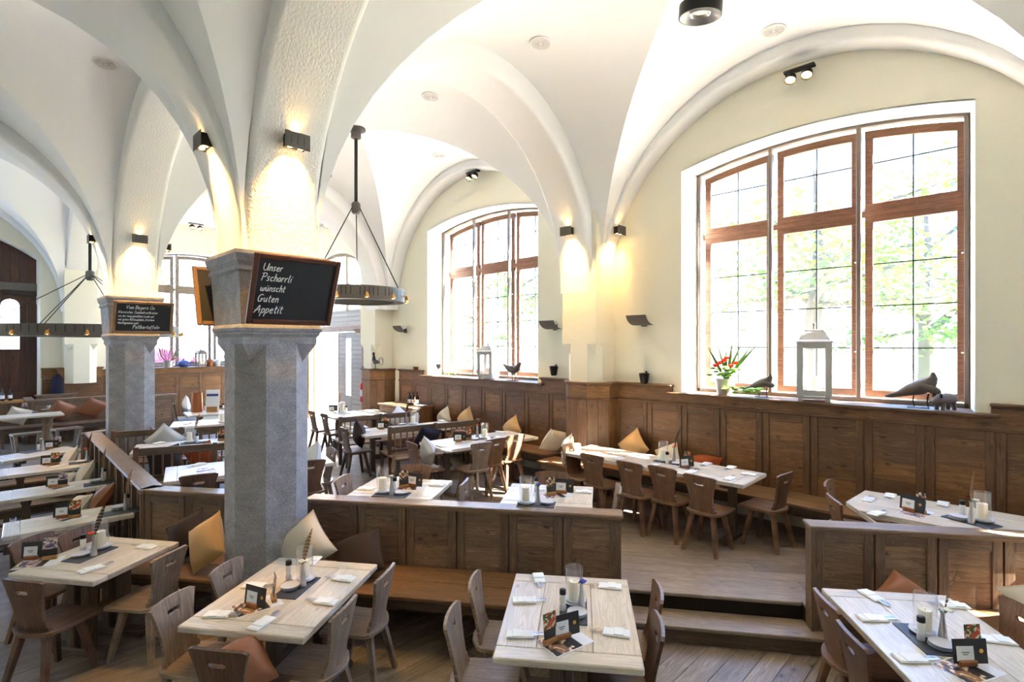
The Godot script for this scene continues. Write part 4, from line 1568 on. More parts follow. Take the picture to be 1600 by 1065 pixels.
func menu_card(where: String, p: Vector3, deg: float, wide: bool, ph: int) -> void:
	# a card standing in the slot of a small wooden block
	var o := thing("menu_card", ("wide black menu card" if wide else "narrow picture card") + " in a block on the " + where, "menu card", p, yaw_of(deg))
	board(o, "block", Vector3(0.105, 0.034, 0.034), Vector3(0, 0.017, 0), M.block_red if wide else M.block, 0, 0.005)
	if wide:
		board(o, "card", Vector3(0.20, 0.135, 0.002), Vector3(0.02, 0.08, -0.004), M.card, 0, 0.0, 0.0, -0.12)
		board(o, "label", Vector3(0.10, 0.082, 0.001), Vector3(-0.01, 0.068, 0.0), M.paper, 0, 0.0, 0.0, -0.12)
		var g := G.new()
		g.lathe([Vector2(0.012, 0.0), Vector2(0.012, 0.001), Vector2(0.0, 0.001)], 14, T(Vector3(0.085, 0.082, -0.0025), 0, PI / 2 - 0.12))
		part(o, "seal", g, M.gold)
		for k in 2:
			board(o, "print_line", Vector3(0.045 - 0.015 * k, 0.004, 0.0006), Vector3(-0.01, 0.076 - 0.012 * k, 0.0018), M.card, 0, 0.0, 0.0, -0.12)
	else:
		board(o, "card", Vector3(0.10, 0.17, 0.002), Vector3(0, 0.10, -0.004), M.card, 0, 0.0, 0.0, -0.10)
		var g := G.new()
		var x := T(Vector3(0, 0.10, -0.002), 0, -0.10)
		g.quadn(x * Vector3(-0.05, -0.01, 0), x * Vector3(0.05, -0.01, 0), x * Vector3(0.05, 0.085, 0), x * Vector3(-0.05, 0.085, 0), Vector3.BACK, Vector3.BACK, Vector3.BACK, Vector3.BACK, Vector2(0, 0), Vector2(1, 0), Vector2(1, 1), Vector2(0, 1))
		part(o, "picture", g, M.photo[ph])

func tabletop(where: String, h: float, deg: float, items: Array) -> void:
	# items: [kind, px, py, extra...]
	for i in items:
		var p := pix(i[1], i[2], h)
		match i[0]:
			"tray": tray(where, p, i[3] if i.size() > 3 else deg)
			"candle": candle(where, p + Vector3(0, 0.009, 0))
			"mill": mill(where, p + Vector3(0, 0.009, 0))
			"vase": vase(where, p + Vector3(0, 0.009, 0), i[3])
			"saucers": saucers(where, p + Vector3(0, 0.0095, 0), i[3])
			"napkin": napkin(where, p, deg + i[3], i[4] if i.size() > 4 else "")
			"flyer": flyer(where, p, deg + i[3], i[4])
			"wide": menu_card(where, p + Vector3(0, 0.003, 0), i[3], true, 0)
			"slim": menu_card(where, p + Vector3(0, 0.003, 0), i[3], false, i[4])

# ------------------------------------------------------------------ chalk lettering
const STROKES := {
	"U": [[0, 7, 0, 2.5, 1, 0.3, 2.5, 0, 3.8, 1.2, 4, 7], [4, 7, 4.2, 1, 4.8, 0]], "n": [[0, 4, 0.1, 0], [0.1, 2.8, 1, 4, 2, 3.8, 2.2, 0]], "s": [[2.1, 3.6, 1, 4.1, 0.1, 3.2, 1, 2.2, 2, 1.3, 1.2, 0.1, 0, 0.4]],
	"e": [[0.1, 2, 2.2, 2.3, 1.8, 3.8, 0.7, 3.9, 0, 2, 0.5, 0.2, 1.6, 0, 2.4, 0.8]], "r": [[0, 4, 0.1, 0], [0.1, 2.6, 0.9, 3.9, 1.9, 3.7]], "P": [[0.3, 7, 0, 0], [-1, 6.4, 0.5, 7.3, 2.8, 7, 3.2, 5.2, 2, 3.8, 0.2, 3.7]],
	"c": [[2, 3.5, 1, 4, 0, 2.4, 0.3, 0.5, 1.3, 0, 2.2, 0.7]], "h": [[0.2, 7, 0.1, 0], [0.1, 2.8, 1, 4, 2, 3.7, 2.2, 0]], "o": [[1.2, 4, 0.1, 3, 0.2, 0.7, 1.2, 0, 2.2, 1, 2.2, 3, 1.2, 4]], "l": [[0.2, 7, 0, 1, 0.6, 0, 1.1, 0.4]],
	"i": [[0.1, 4, 0, 0.8, 0.5, 0], [0.3, 5.3, 0.5, 5.8]], "w": [[0, 4, 0.3, 0.5, 1, 0, 1.7, 1.2, 1.9, 3.4], [1.9, 3.4, 2.2, 0.4, 3, 0, 3.7, 1.5, 3.8, 4]], "u": [[0, 4, 0.1, 0.8, 1, 0, 2, 1, 2.2, 4], [2.2, 4, 2.3, 0.6, 2.8, 0]],
	"ü": [[0, 4, 0.1, 0.8, 1, 0, 2, 1, 2.2, 4], [2.2, 4, 2.3, 0.6, 2.8, 0], [0.5, 5.2, 0.7, 5.7], [1.8, 5.2, 2, 5.7]], "t": [[0.6, 6.2, 0.5, 0.8, 1.1, 0, 1.8, 0.5], [-0.3, 4.2, 1.8, 4.3]], "G": [[3.6, 6.2, 2, 7.2, 0.2, 5.4, 0, 2.2, 1.2, 0, 3, 0.4, 3.6, 2.8], [2, 2.9, 4.2, 3]],
	"A": [[-0.6, 0, 1, 3.5, 2.2, 7.2, 2.8, 3.5, 3.3, 0], [-0.6, 2.4, 3.8, 2.9]], "p": [[0.2, 4, -0.3, -2.8], [0.1, 2.8, 1, 4, 2.1, 3.3, 2, 1, 0.9, 0, 0, 0.8]], "V": [[0, 7, 1, 3.5, 1.6, 0, 2.6, 3.5, 4, 7.2]], "m": [[0, 4, 0.1, 0], [0.1, 2.8, 0.8, 4, 1.5, 3.6, 1.6, 0], [1.6, 2.8, 2.3, 4, 3, 3.6, 3.2, 0]],
	"B": [[0.2, 7, 0, 0], [0.2, 7, 2.2, 7, 2.8, 5.5, 1.8, 3.8, 0.2, 3.6], [0.2, 3.6, 2.4, 3.5, 3, 1.6, 2, 0.1, 0, 0]], "a": [[2, 3.6, 1, 4, 0, 2.4, 0.4, 0.2, 1.4, 0.3, 2.1, 3.8], [2.1, 3.8, 2.1, 0.6, 2.6, 0]], "y": [[0, 4, 0.4, 1.4, 1.2, 1, 2, 2, 2.1, 4], [2.1, 4, 1.8, -1.4, 0.8, -2.6, 0, -2]],
	"O": [[2, 7.1, 0.2, 5.5, 0.1, 2, 1.6, 0, 3.4, 1.2, 3.9, 4.4, 2.8, 6.8, 2, 7.1]], "x": [[0, 4, 2, 0], [2.1, 4, -0.1, 0]], "K": [[0.2, 7, 0, 0], [3, 7, 0.2, 3.4, 3.2, 0]], "Z": [[0, 6.8, 3.4, 7, 0, 0.2, 3.6, 0]], "b": [[0.2, 7, 0, 0.6, 1, 0, 2, 1, 2, 3, 1, 3.9, 0.1, 2.8]],
	"v": [[0, 4, 0.9, 0, 2, 4]], "d": [[2, 3.6, 1, 4, 0, 2.4, 0.4, 0.2, 1.4, 0.2, 2.1, 2], [2.3, 7, 2.1, 0.6, 2.6, 0]], "g": [[2, 3.6, 1, 4, 0, 2.4, 0.4, 0.4, 1.4, 0.5, 2, 2], [2.2, 4, 1.9, -1.6, 0.9, -2.6, 0, -2]], "f": [[2, 6.6, 1.2, 7, 0.6, 5.6, 0.4, 0, 0.2, -2], [-0.3, 3.8, 1.6, 4]],
	"R": [[0.2, 7, 0, 0], [0.2, 7, 2.4, 7, 2.9, 5.4, 1.8, 3.7, 0.2, 3.5, 3, 0]], "z": [[0, 4, 2, 4, 0, 0, 2.2, 0]], "L": [[0.3, 7, 0, 0.2, 3, 0]], "k": [[0.2, 7, 0, 0], [1.9, 4, 0.1, 1.8, 2, 0]], "M": [[0, 0, 0.6, 7, 1.9, 2.2, 3.2, 7, 3.8, 0]], "ö": [[1.2, 4, 0.1, 3, 0.2, 0.7, 1.2, 0, 2.2, 1, 2.2, 3, 1.2, 4], [0.5, 5.2, 0.7, 5.7], [1.7, 5.2, 1.9, 5.7]], ",": [[0.3, 0.3, 0, -1]],
}

func chalk_line(o: Node, text: String, at: Vector2, size: float, z: float, r: float) -> void:
	# one word or line as a single run of chalk strokes; size is the height of a capital
	var k := size / 7.0
	var g := G.new()
	var cx := at.x
	for ch in text:
		if ch == " ":
			cx += 2.2 * k
			continue
		var wide := 0.0
		for st in STROKES.get(ch, []):
			var pts := []
			for q in range(0, st.size(), 2):
				wide = maxf(wide, st[q])
				pts.append(Vector3(cx + (st[q] + st[q + 1] * 0.22) * k, at.y + st[q + 1] * k, z))
			# soften the corners
			for it in 2:
				var sm := [pts[0]]
				for q in pts.size() - 1:
					sm.append(pts[q].lerp(pts[q + 1], 0.25))
					sm.append(pts[q].lerp(pts[q + 1], 0.75))
				sm.append(pts[pts.size() - 1])
				pts = sm
			g.tube(pts, r, 5)
		cx += (wide + 1.1) * k
	part(o, "chalk_writing", g, M.chalk)

func chalkboard(label: String, at: Vector3, lean: float, w: float, h: float, frame: Material, lines: Array) -> Node3D:
	# local z faces the room (towards the eye along the wall's run); foot of the board at the origin
	var o := thing("chalkboard", label, "chalkboard", at)
	var piv := Node3D.new()
	piv.name = "panel"
	o.add_child(piv, true)
	piv.rotation.x = lean
	board(piv, "slate", Vector3(w - 0.04, h - 0.04, 0.012), Vector3(0, h * 0.5, 0.0), M.slateboard, 0, 0.0)
	for s in [-1.0, 1.0]:
		board(piv, "frame_side", Vector3(0.045, h, 0.03), Vector3(s * (w * 0.5 - 0.022), h * 0.5, 0.004), frame, 1, 0.008)
		board(piv, "frame_bar", Vector3(w - 0.088, 0.045, 0.03), Vector3(0, h * 0.5 + s * (h * 0.5 - 0.022), 0.004), frame, 0, 0.008)
	for l in lines:
		chalk_line(piv, l[0], Vector2(l[1], l[2]), l[3], 0.0075, l[4])
	var hk := G.new()
	hk.tube([Vector3(0, h - 0.01, -0.01), Vector3(0, h + 0.025, -0.03)], 0.003, 5)
	part(piv, "hook", hk, M.brass)
	return o

# ------------------------------------------------------------------ lamps
func bulge(h: float, half: float) -> float:
	# how far an arch band has come away from its pier at height h
	var t := (h - SPRING) / BAND
	return half * (1.0 - sqrt(1.0 - t * t))

func wall_lamp(label: String, at: Vector3, turn: float, power := 1.0) -> void:
	# back on the wall, front is +z
	var o := thing("wall_lamp", label, "wall lamp", at, turn, "")
	board(o, "back_plate", Vector3(0.14, 0.09, 0.02), Vector3(0, 0, 0.012), M.black, 0, 0.003)
	for s in [-1.0, 1.0]:
		board(o, "side_plate", Vector3(0.006, 0.11, 0.09), Vector3(s * 0.085, 0, 0.055), M.iron, 0, 0.001)
	board(o, "front_plate", Vector3(0.22, 0.14, 0.006), Vector3(0, 0, 0.105), M.iron_flat, 0, 0.001)
	for k in 3:
		board(o, "slot", Vector3(0.004, 0.075, 0.003), Vector3(-0.055 + 0.055 * k, 0, 0.108), M.black, 1, 0.0)
	for s in [-1.0, 1.0]:
		var g := G.new()
		g.lathe([Vector2(0.022, -0.052), Vector2(0.022, -0.03), Vector2(0.0, -0.03)], 12, T(Vector3(s * 0.045, 0, 0.055)))
		part(o, "bulb", g, M.warm)
		var l := SpotLight3D.new()
		l.name = "down_light"
		l.light_color = Color(1.0, 0.76, 0.42)
		l.light_energy = 0.15 * power
		l.spot_range = 12.0
		l.spot_attenuation = 2.0
		l.spot_angle = 40.0
		l.spot_angle_attenuation = 0.9
		l.light_size = 0.02
		l.shadow_enabled = true
		o.add_child(l, true)
		l.position = Vector3(s * 0.045, -0.056, 0.055)
		l.rotation = Vector3(-PI / 2 + 0.34, 0, 0)
	var u := SpotLight3D.new()
	u.name = "up_light"
	u.light_color = Color(1.0, 0.74, 0.38)
	u.light_energy = 0.010 * power
	u.spot_range = 12.0
	u.spot_attenuation = 2.0
	u.spot_angle = 50.0
	u.light_size = 0.02
	u.shadow_enabled = true
	o.add_child(u, true)
	u.position = Vector3(0, 0.06, 0.05)
	u.rotation = Vector3(PI / 2 + 0.2, 0, 0)

func twin_spot(label: String, at: Vector3, turn: float) -> void:
	var o := thing("twin_spotlight", label, "spotlight", at, turn)
	board(o, "rail", Vector3(0.34, 0.03, 0.09), Vector3(0, 0, 0), M.black, 0, 0.004)
	for s in [-1.0, 1.0]:
		var x := T(Vector3(s * 0.09, -0.10, 0.03), 0, -0.5)
		var g := G.new()
		g.lathe([Vector2(0.0, 0.06), Vector2(0.05, 0.055), Vector2(0.062, 0.03), Vector2(0.066, -0.03), Vector2(0.06, -0.03), Vector2(0.055, -0.01)], 20, x)
		g.tube([Vector3(s * 0.09, -0.01, 0), x * Vector3(0, 0.05, 0)], 0.01, 6)
		var hd := part(o, "lamp_head", g, M.black)
		var b := G.new()
		b.lathe([Vector2(0.0, -0.012), Vector2(0.054, -0.012)], 18, x)
		part(hd, "reflector", b, M.warm)
	var l := SpotLight3D.new()
	l.name = "spot"
	l.light_color = Color(1.0, 0.80, 0.52)
	l.light_energy = 0.12
	l.spot_range = 14.0
	l.spot_attenuation = 2.0
	l.spot_angle = 26.0
	l.light_size = 0.05
	l.shadow_enabled = true
	o.add_child(l, true)
	l.position = Vector3(0, -0.14, 0.06)
	l.rotation = Vector3(-PI / 2 - 0.35, 0, 0)

func web_h(x: float, a: float) -> float:
	var x0 := COL_X + HB if x > COL_X else LEFT_X + 0.1
	var x1 := 6.96 if x > COL_X else COL_X - HB
	var j := 0
	for k in 4:
		if a > LINES[k]:
			j = k
	var a0: float = LINES[j] + HB
	var a1: float = LINES[j + 1] - HB if j < 3 else END_A - 0.3
	var u := clampf((x - (x0 + x1) * 0.5) / ((x1 - x0) * 0.5), -1, 1)
	var w := clampf((a - (a0 + a1) * 0.5) / ((a1 - a0) * 0.5), -1, 1)
	return SPRING + WEB * maxf(sqrt(1 - u * u), sqrt(1 - w * w))

func on_web(px: float, py: float) -> Vector3:
	var d := 1.5
	while d < 22.0:
		var p := pixd(px, py, d)
		if p.y >= web_h(p.x, -p.z):
			return p
		d += 0.01
	return pixd(px, py, 8.0)

func speaker(label: String, px: float, py: float, r: float) -> void:
	var p := on_web(px, py)
	var e := 0.05
	var nx := (web_h(p.x + e, -p.z) - web_h(p.x - e, -p.z)) / (2 * e)
	var na := (web_h(p.x, -p.z + e) - web_h(p.x, -p.z - e)) / (2 * e)
	var n := Vector3(nx, -1, -na).normalized()
	var o := thing("ceiling_speaker", label, "speaker", p + n * 0.01)
	var xa := n.cross(Vector3(0.3, 0, 1)).normalized()
	var b := Basis(xa, n, xa.cross(n))
	var x := Transform3D(b, Vector3.ZERO)
	var g := G.new()
	g.lathe([Vector2(r, -0.03), Vector2(r, 0.008), Vector2(r - 0.006, 0.014), Vector2(r - 0.022, 0.010)], 32, x)
	part(o, "rim", g, M.white)
	var f := G.new()
	f.lathe([Vector2(r - 0.02, 0.009), Vector2(0.0, 0.011)], 32, x)
	part(o, "grille", f, M.grille)
	for k in 18:
		var s := G.new()
		var a := TAU * k / 18.0
		s.box(x * T(Vector3(cos(a) * r * 0.5, 0.011, -sin(a) * r * 0.5), a), Vector3(r * 0.7, 0.003, 0.004))
		part(o, "slit", s, M.zinc)
	var c := G.new()
	c.lathe([Vector2(0.014, 0.010), Vector2(0.014, 0.015), Vector2(0.0, 0.017)], 12, x)
	part(o, "hub", c, M.white)

func ring_light(label: String, at: Vector3, r: float, hub_h: float, top_h: float, wires: int, bulbs: int) -> void:
	# at: middle of the ring
	var o := thing("ring_chandelier", label, "chandelier", at)
	var g := G.new()
	var seg := 64
	g.lathe([Vector2(r, -0.11), Vector2(r + 0.012, -0.11), Vector2(r + 0.012, 0.11), Vector2(r, 0.11), Vector2(r, -0.11)], seg)
	part(o, "ring", g, M.iron_flat)
	var fl := G.new()
	fl.lathe([Vector2(r - 0.16, -0.108), Vector2(r + 0.01, -0.108), Vector2(r + 0.01, -0.098), Vector2(r - 0.16, -0.098), Vector2(r - 0.16, -0.108)], seg)
	part(o, "flange", fl, M.iron)
	for k in 72:
		if k % 6 == 0:
			continue
		var a := TAU * k / 72.0
		var s := G.new()
		s.box(T(Vector3(sin(a) * (r + 0.013), 0.02, cos(a) * (r + 0.013)), a), Vector3(0.012, 0.13, 0.003))
		part(o, "slot", s, M.black)
	for k in wires:
		var a := TAU * k / wires + 0.5
		var w := G.new()
		w.tube([Vector3(sin(a) * r, 0.10, cos(a) * r), Vector3(sin(a) * 0.07, hub_h - at.y, cos(a) * 0.07)], 0.009, 6)
		part(o, "stay", w, M.iron)
	var h := G.new()
	h.lathe([Vector2(0.0, -0.10), Vector2(0.05, -0.10), Vector2(0.075, -0.07), Vector2(0.075, 0.07), Vector2(0.05, 0.10), Vector2(0.0, 0.10)], 20, T(Vector3(0, hub_h - at.y, 0)))
	part(o, "hub", h, M.iron_flat)
	var rd := G.new()
	rd.tube([Vector3(0, hub_h - at.y + 0.09, 0), Vector3(0, top_h - at.y, 0)], 0.028, 10)
	part(o, "rod", rd, M.iron)
	var c := G.new()
	c.lathe([Vector2(0.0, -0.16), Vector2(0.05, -0.16), Vector2(0.085, -0.14), Vector2(0.085, -0.02), Vector2(0.16, -0.01), Vector2(0.16, 0.02)], 20, T(Vector3(0, top_h - at.y, 0)))
	part(o, "ceiling_rose", c, M.iron_flat)
	for k in bulbs:
		var a := TAU * k / bulbs + 0.2
		var d := Vector3(sin(a), 0, cos(a))
		var b := G.new()
		b.tube([d * (r + 0.01), d * (r + 0.07) + Vector3(0, -0.02, 0)], 0.008, 5)
		b.lathe([Vector2(0.018, 0.03), Vector2(0.04, -0.05)], 12, T(d * (r + 0.08) + Vector3(0, -0.04, 0)))
		var sp := part(o, "spot_head", b, M.brass)
		var e := G.new()
		e.ball(d * (r + 0.08) + Vector3(0, -0.075, 0), Vector3(0.022, 0.022, 0.022), 8, 6)
		part(sp, "bulb", e, M.warm)

func pendant(at: Vector3) -> void:
	var o := thing("round_pendant", "black drum pendant spotlight hanging under the vault", "pendant lamp", at)
	var x := T(Vector3.ZERO, 0.0, 0.12, 0.10)
	var g := G.new()
	g.lathe([Vector2(0.165, -0.05), Vector2(0.175, -0.05), Vector2(0.175, 0.05), Vector2(0.165, 0.05), Vector2(0.165, -0.05)], 40, x)
	part(o, "drum", g, M.black)
	var i := G.new()
	i.lathe([Vector2(0.165, -0.05), Vector2(0.10, 0.02), Vector2(0.085, 0.0), Vector2(0.085, -0.03)], 36, x)
	part(o, "inner_dish", i, M.zinc)
	var rm := G.new()
	rm.lathe([Vector2(0.085, -0.03), Vector2(0.078, -0.036), Vector2(0.07, -0.03), Vector2(0.06, -0.005)], 30, x)
	part(o, "lamp_rim", rm, M.steel)
	var e := G.new()
	e.lathe([Vector2(0.0, -0.012), Vector2(0.06, -0.006)], 24, x)
	part(o, "lamp_face", e, M.warm)
	for k in 3:
		var a := TAU * k / 3.0 + 0.3
		var w := G.new()
		w.tube([x * Vector3(sin(a) * 0.17, 0.05, cos(a) * 0.17), Vector3(sin(a) * 0.05, web_h(at.x, -at.z) - at.y, cos(a) * 0.05)], 0.002, 5)
		part(o, "cable", w, M.steel)
	var l := SpotLight3D.new()
	l.name = "spot"
	l.light_color = Color(1.0, 0.82, 0.55)
	l.light_energy = 0.12
	l.spot_range = 12.0
	l.spot_attenuation = 2.0
	l.spot_angle = 30.0
	l.light_size = 0.05
	l.shadow_enabled = true
	o.add_child(l, true)
	l.position = Vector3(0, -0.06, 0)
	l.rotation = Vector3(-PI / 2, 0, 0)

func bent_sconce(label: String, at: Vector3, turn: float) -> void:
	# a curved steel sheet under a small square lamp; back on the wall, front is +z
	var o := thing("curved_sconce", label, "wall sconce", at, turn)
	var g := G.new()
	var N := 10
	for k in N:
		var f0 := float(k) / N
		var f1 := float(k + 1) / N
		var p0 := Vector3(0, 0.02 + 0.22 * (1.0 - cos(f0 * 1.2)), 0.02 + 0.24 * sin(f0 * 1.3) / sin(1.3))
		var p1 := Vector3(0, 0.02 + 0.22 * (1.0 - cos(f1 * 1.2)), 0.02 + 0.24 * sin(f1 * 1.3) / sin(1.3))
		for s in [0.0, 0.006]:
			var o1 := Vector3(0, s, 0)
			if s > 0:
				g.quad(p0 + o1 + Vector3(-0.17, 0, 0), p0 + o1 + Vector3(0.17, 0, 0), p1 + o1 + Vector3(0.17, 0, 0), p1 + o1 + Vector3(-0.17, 0, 0))
			else:
				g.quad(p1 + o1 + Vector3(-0.17, 0, 0), p1 + o1 + Vector3(0.17, 0, 0), p0 + o1 + Vector3(0.17, 0, 0), p0 + o1 + Vector3(-0.17, 0, 0))
	part(o, "sheet", g, M.iron_flat)
	board(o, "lamp_box", Vector3(0.10, 0.07, 0.10), Vector3(0, 0.13, 0.07), M.grille, 0, 0.004)
	board(o, "wall_plate", Vector3(0.10, 0.12, 0.015), Vector3(0, 0.06, 0.008), M.iron_flat, 0, 0.003)

func wall_pot(label: String, at: Vector3, turn: float) -> void:
	var o := thing("wall_pot", label, "wall pot", at, turn)
	var g := G.new()
	g.lathe([Vector2(0.0, -0.08), Vector2(0.045, -0.08), Vector2(0.055, -0.06), Vector2(0.08, 0.08), Vector2(0.072, 0.085), Vector2(0.05, -0.05)], 6, T(Vector3(0, 0, 0.085)))
	part(o, "cup", g, M.black)
	var h := G.new()
	h.tube([Vector3(0, 0.02, 0.0), Vector3(0, 0.11, 0.02), Vector3(0, 0.10, 0.04)], 0.012, 6)
	part(o, "hanger", h, M.black)

# ------------------------------------------------------------------ things on the window sills
func lantern(label: String, at: Vector3, turn: float, w: float, h: float, m: Material) -> void:
	var o := thing("lantern", label, "lantern", at, turn)
	var r := w * 0.5
	var b := G.new()
	b.box(T(Vector3(0, h * 0.05, 0)), Vector3(w, h * 0.035, w), 0.006)
	for sx in [-1.0, 1.0]:
		for sz in [-1.0, 1.0]:
			b.box(T(Vector3(sx * r * 0.85, h * 0.016, sz * r * 0.85)), Vector3(w * 0.16, h * 0.034, w * 0.16), 0.004)
	part(o, "base", b, m)
	for sx in [-1.0, 1.0]:
		for sz in [-1.0, 1.0]:
			var p := G.new()
			p.box(T(Vector3(sx * r * 0.9, h * 0.40, sz * r * 0.9)), Vector3(w * 0.21, h * 0.68, w * 0.21), 0.004)
			part(o, "corner_post", p, m)
	for k in 4:
		var x := T(Vector3.ZERO, PI / 2 * k) * T(Vector3(0, 0, r * 0.9))
		for y in [0.105, 0.70]:
			var rl := G.new()
			rl.box(x * T(Vector3(0, h * y, 0)), Vector3(w * 0.78, h * 0.07, w * 0.06), 0.003)
			part(o, "frame_rail", rl, m)
		var g := G.new()
		g.box(x * T(Vector3(0, h * 0.40, 0)), Vector3(w * 0.78, h * 0.54, 0.004))
		part(o, "pane", g, M.clear)
	var rf := G.new()
	var prof := [Vector2(r * 1.18, h * 0.735), Vector2(r * 1.18, h * 0.75), Vector2(r * 1.0, h * 0.775), Vector2(r * 0.72, h * 0.86), Vector2(r * 0.62, h * 0.88), Vector2(r * 0.62, h * 0.895), Vector2(0.001, h * 0.90)]
	sq_stack(rf, 0, 0, prof)
	part(o, "roof", rf, m)
	var f := G.new()
	f.lathe([Vector2(0.008, h * 0.89), Vector2(0.02, h * 0.92), Vector2(0.012, h * 0.945), Vector2(0.022, h * 0.965), Vector2(0.0, h * 1.0)], 12)
	part(o, "finial", f, M.iron_flat)
	var c := G.new()
	c.lathe([Vector2(0.0, h * 0.07), Vector2(w * 0.22, h * 0.07), Vector2(w * 0.22, h * 0.30), Vector2(0.0, h * 0.30)], 18)
	part(o, "candle", c, M.candle)

func bird(label: String, at: Vector3, turn: float, s: float, tail_up: bool) -> void:
	# head towards local +x
	var o := thing("iron_bird", label, "bird figure", at, turn)
	var g := G.new()
	var up := 1.0 if tail_up else -1.0
	var pts: Array
	var rad: Array
	if tail_up:   # head low, tail high
		pts = [Vector3(-0.20, 0.24, 0), Vector3(-0.15, 0.215, 0), Vector3(-0.07, 0.18, 0), Vector3(0.02, 0.165, 0), Vector3(0.09, 0.19, 0), Vector3(0.13, 0.235, 0), Vector3(0.155, 0.265, 0), Vector3(0.19, 0.26, 0)]
		rad = [0.012, 0.022, 0.05, 0.068, 0.058, 0.034, 0.028, 0.006]
	else:         # beak to the ground, breast up
		pts = [Vector3(0.24, 0.085, 0), Vector3(0.19, 0.10, 0), Vector3(0.14, 0.115, 0), Vector3(0.07, 0.15, 0), Vector3(-0.01, 0.18, 0), Vector3(-0.075, 0.215, 0), Vector3(-0.105, 0.27, 0), Vector3(-0.10, 0.315, 0)]
		rad = [0.008, 0.022, 0.03, 0.05, 0.068, 0.062, 0.032, 0.012]
	var sp := []
	var sr := []
	for k in pts.size() * 2 - 1:
		var i := k / 2
		sp.append((pts[i] if k % 2 == 0 else (pts[i] + pts[i + 1]) * 0.5) * s)
		sr.append((rad[i] if k % 2 == 0 else (rad[i] + rad[i + 1]) * 0.5) * s)
	g.tube(sp, sr, 12)
	part(o, "body", g, M.rust)
	for sd in [-1.0, 1.0]:
		var w := G.new()
		w.ball(Vector3(-0.01, 0.19, 0.055 * sd) * s, Vector3(0.09, 0.035, 0.016) * s, 12, 6, T(Vector3.ZERO, 0, 0, 0.35 if not tail_up else -0.25))
		part(o, "wing", w, M.rust)
		var l := G.new()
		var hx: float = 0.02 if tail_up else -0.02 + 0.05 * sd
		l.tube([Vector3(hx, 0.13, 0.03 * sd) * s, Vector3(hx + 0.01, 0.06, 0.03 * sd) * s, Vector3(hx, 0.004, 0.03 * sd) * s, Vector3(hx + 0.05, 0.003, 0.03 * sd) * s], 0.007 * s, 6)
		part(o, "leg", l, M.iron)
	var b := G.new()
	b.box(T(Vector3(0, 0.003, 0)), Vector3(0.16, 0.005, 0.12) * s)
	part(o, "foot_plate", b, M.iron)

func pig(at: Vector3, turn: float) -> void:
	var o := thing("iron_pig", "small patched iron pig figure on the sill beside the pecking bird", "pig figure", at, turn)
	var g := G.new()
	g.tube([Vector3(-0.13, 0.10, 0), Vector3(-0.10, 0.11, 0), Vector3(-0.03, 0.115, 0), Vector3(0.05, 0.11, 0), Vector3(0.09, 0.105, 0), Vector3(0.13, 0.09, 0), Vector3(0.165, 0.075, 0)], [0.02, 0.055, 0.068, 0.062, 0.05, 0.036, 0.024], 14)
	part(o, "body", g, M.rust)
	for sx in [-1.0, 1.0]:
		for sz in [-1.0, 1.0]:
			var l := G.new()
			l.tube([Vector3(0.065 * sx - 0.01, 0.08, 0.035 * sz), Vector3(0.07 * sx - 0.01, 0.0, 0.035 * sz)], [0.024, 0.018], 10)
			part(o, "leg", l, M.rust)
	for sz in [-1.0, 1.0]:
		var e := G.new()
		e.ball(Vector3(0.085, 0.15, 0.04 * sz), Vector3(0.012, 0.028, 0.02), 8, 6)
		part(o, "ear", e, M.iron)
	var t := G.new()
	t.tube([Vector3(-0.14, 0.11, 0), Vector3(-0.16, 0.13, 0.01), Vector3(-0.15, 0.145, 0.0)], 0.006, 6)
	part(o, "tail", t, M.rust)

func blade(g: G, from: Vector3, to: Vector3, w: float) -> void:
	var side := (to - from).cross(Vector3(1, 0, 0.5 * sin(to.y * 40.0))).normalized() * w
	var mid := from.lerp(to, 0.45)
	g.quad(from - side * 0.6, from + side * 0.6, mid + side, mid - side)
	g.flat3(mid - side, mid + side, to)

func sill_plant(at: Vector3) -> void:
	var o := thing("potted_plant", "potted sill plant with sword leaves, orange blooms and trailing greenery", "plant", at)
	o.scale = Vector3.ONE * 1.5
	var p := G.new()
	p.lathe([Vector2(0.0, 0.0), Vector2(0.07, 0.0), Vector2(0.085, 0.10), Vector2(0.095, 0.15), Vector2(0.085, 0.15), Vector2(0.0, 0.14)], 18)
	part(o, "pot", p, M.zinc)
	var r := RandomNumberGenerator.new()
	r.seed = 5
	for k in 7:
		var b := G.new()
		var a := lerpf(-0.5, 1.0, k / 6.0)
		blade(b, Vector3(0, 0.14, 0.02 * (k % 2)), Vector3(0.03 * (k % 3) - 0.03, 0.40 + 0.14 * r.randf(), a * 0.34), 0.017)
		part(o, "sword_leaf", b, M.green)
	for k in 26:
		var g := G.new()
		var a := r.randf() * TAU
		var rr := r.randf_range(0.05, 0.14)
		g.ball(Vector3(cos(a) * rr, 0.16 + r.randf() * 0.10, sin(a) * rr), Vector3(0.045, 0.012, 0.03), 7, 4, T(Vector3.ZERO, 0, 0, 0))
		part(o, "leaf", g, M.green if k % 3 else M.green_pale)
	for k in 6:
		var f := G.new()
		f.ball(Vector3(-0.03 + 0.02 * (k % 3), 0.27 + 0.025 * (k % 4), -0.08 + 0.035 * k), Vector3(0.026, 0.02, 0.026), 8, 5)
		part(o, "bloom", f, M.flower)
	for k in 22:
		var g := G.new()
		g.ball(Vector3(-0.03 - 0.08 * r.randf(), 0.03 + 0.05 * r.randf(), r.randf_range(0.02, 0.34)), Vector3(0.03, 0.012, 0.035), 6, 4)
		part(o, "trailing_leaf", g, M.green_pale)

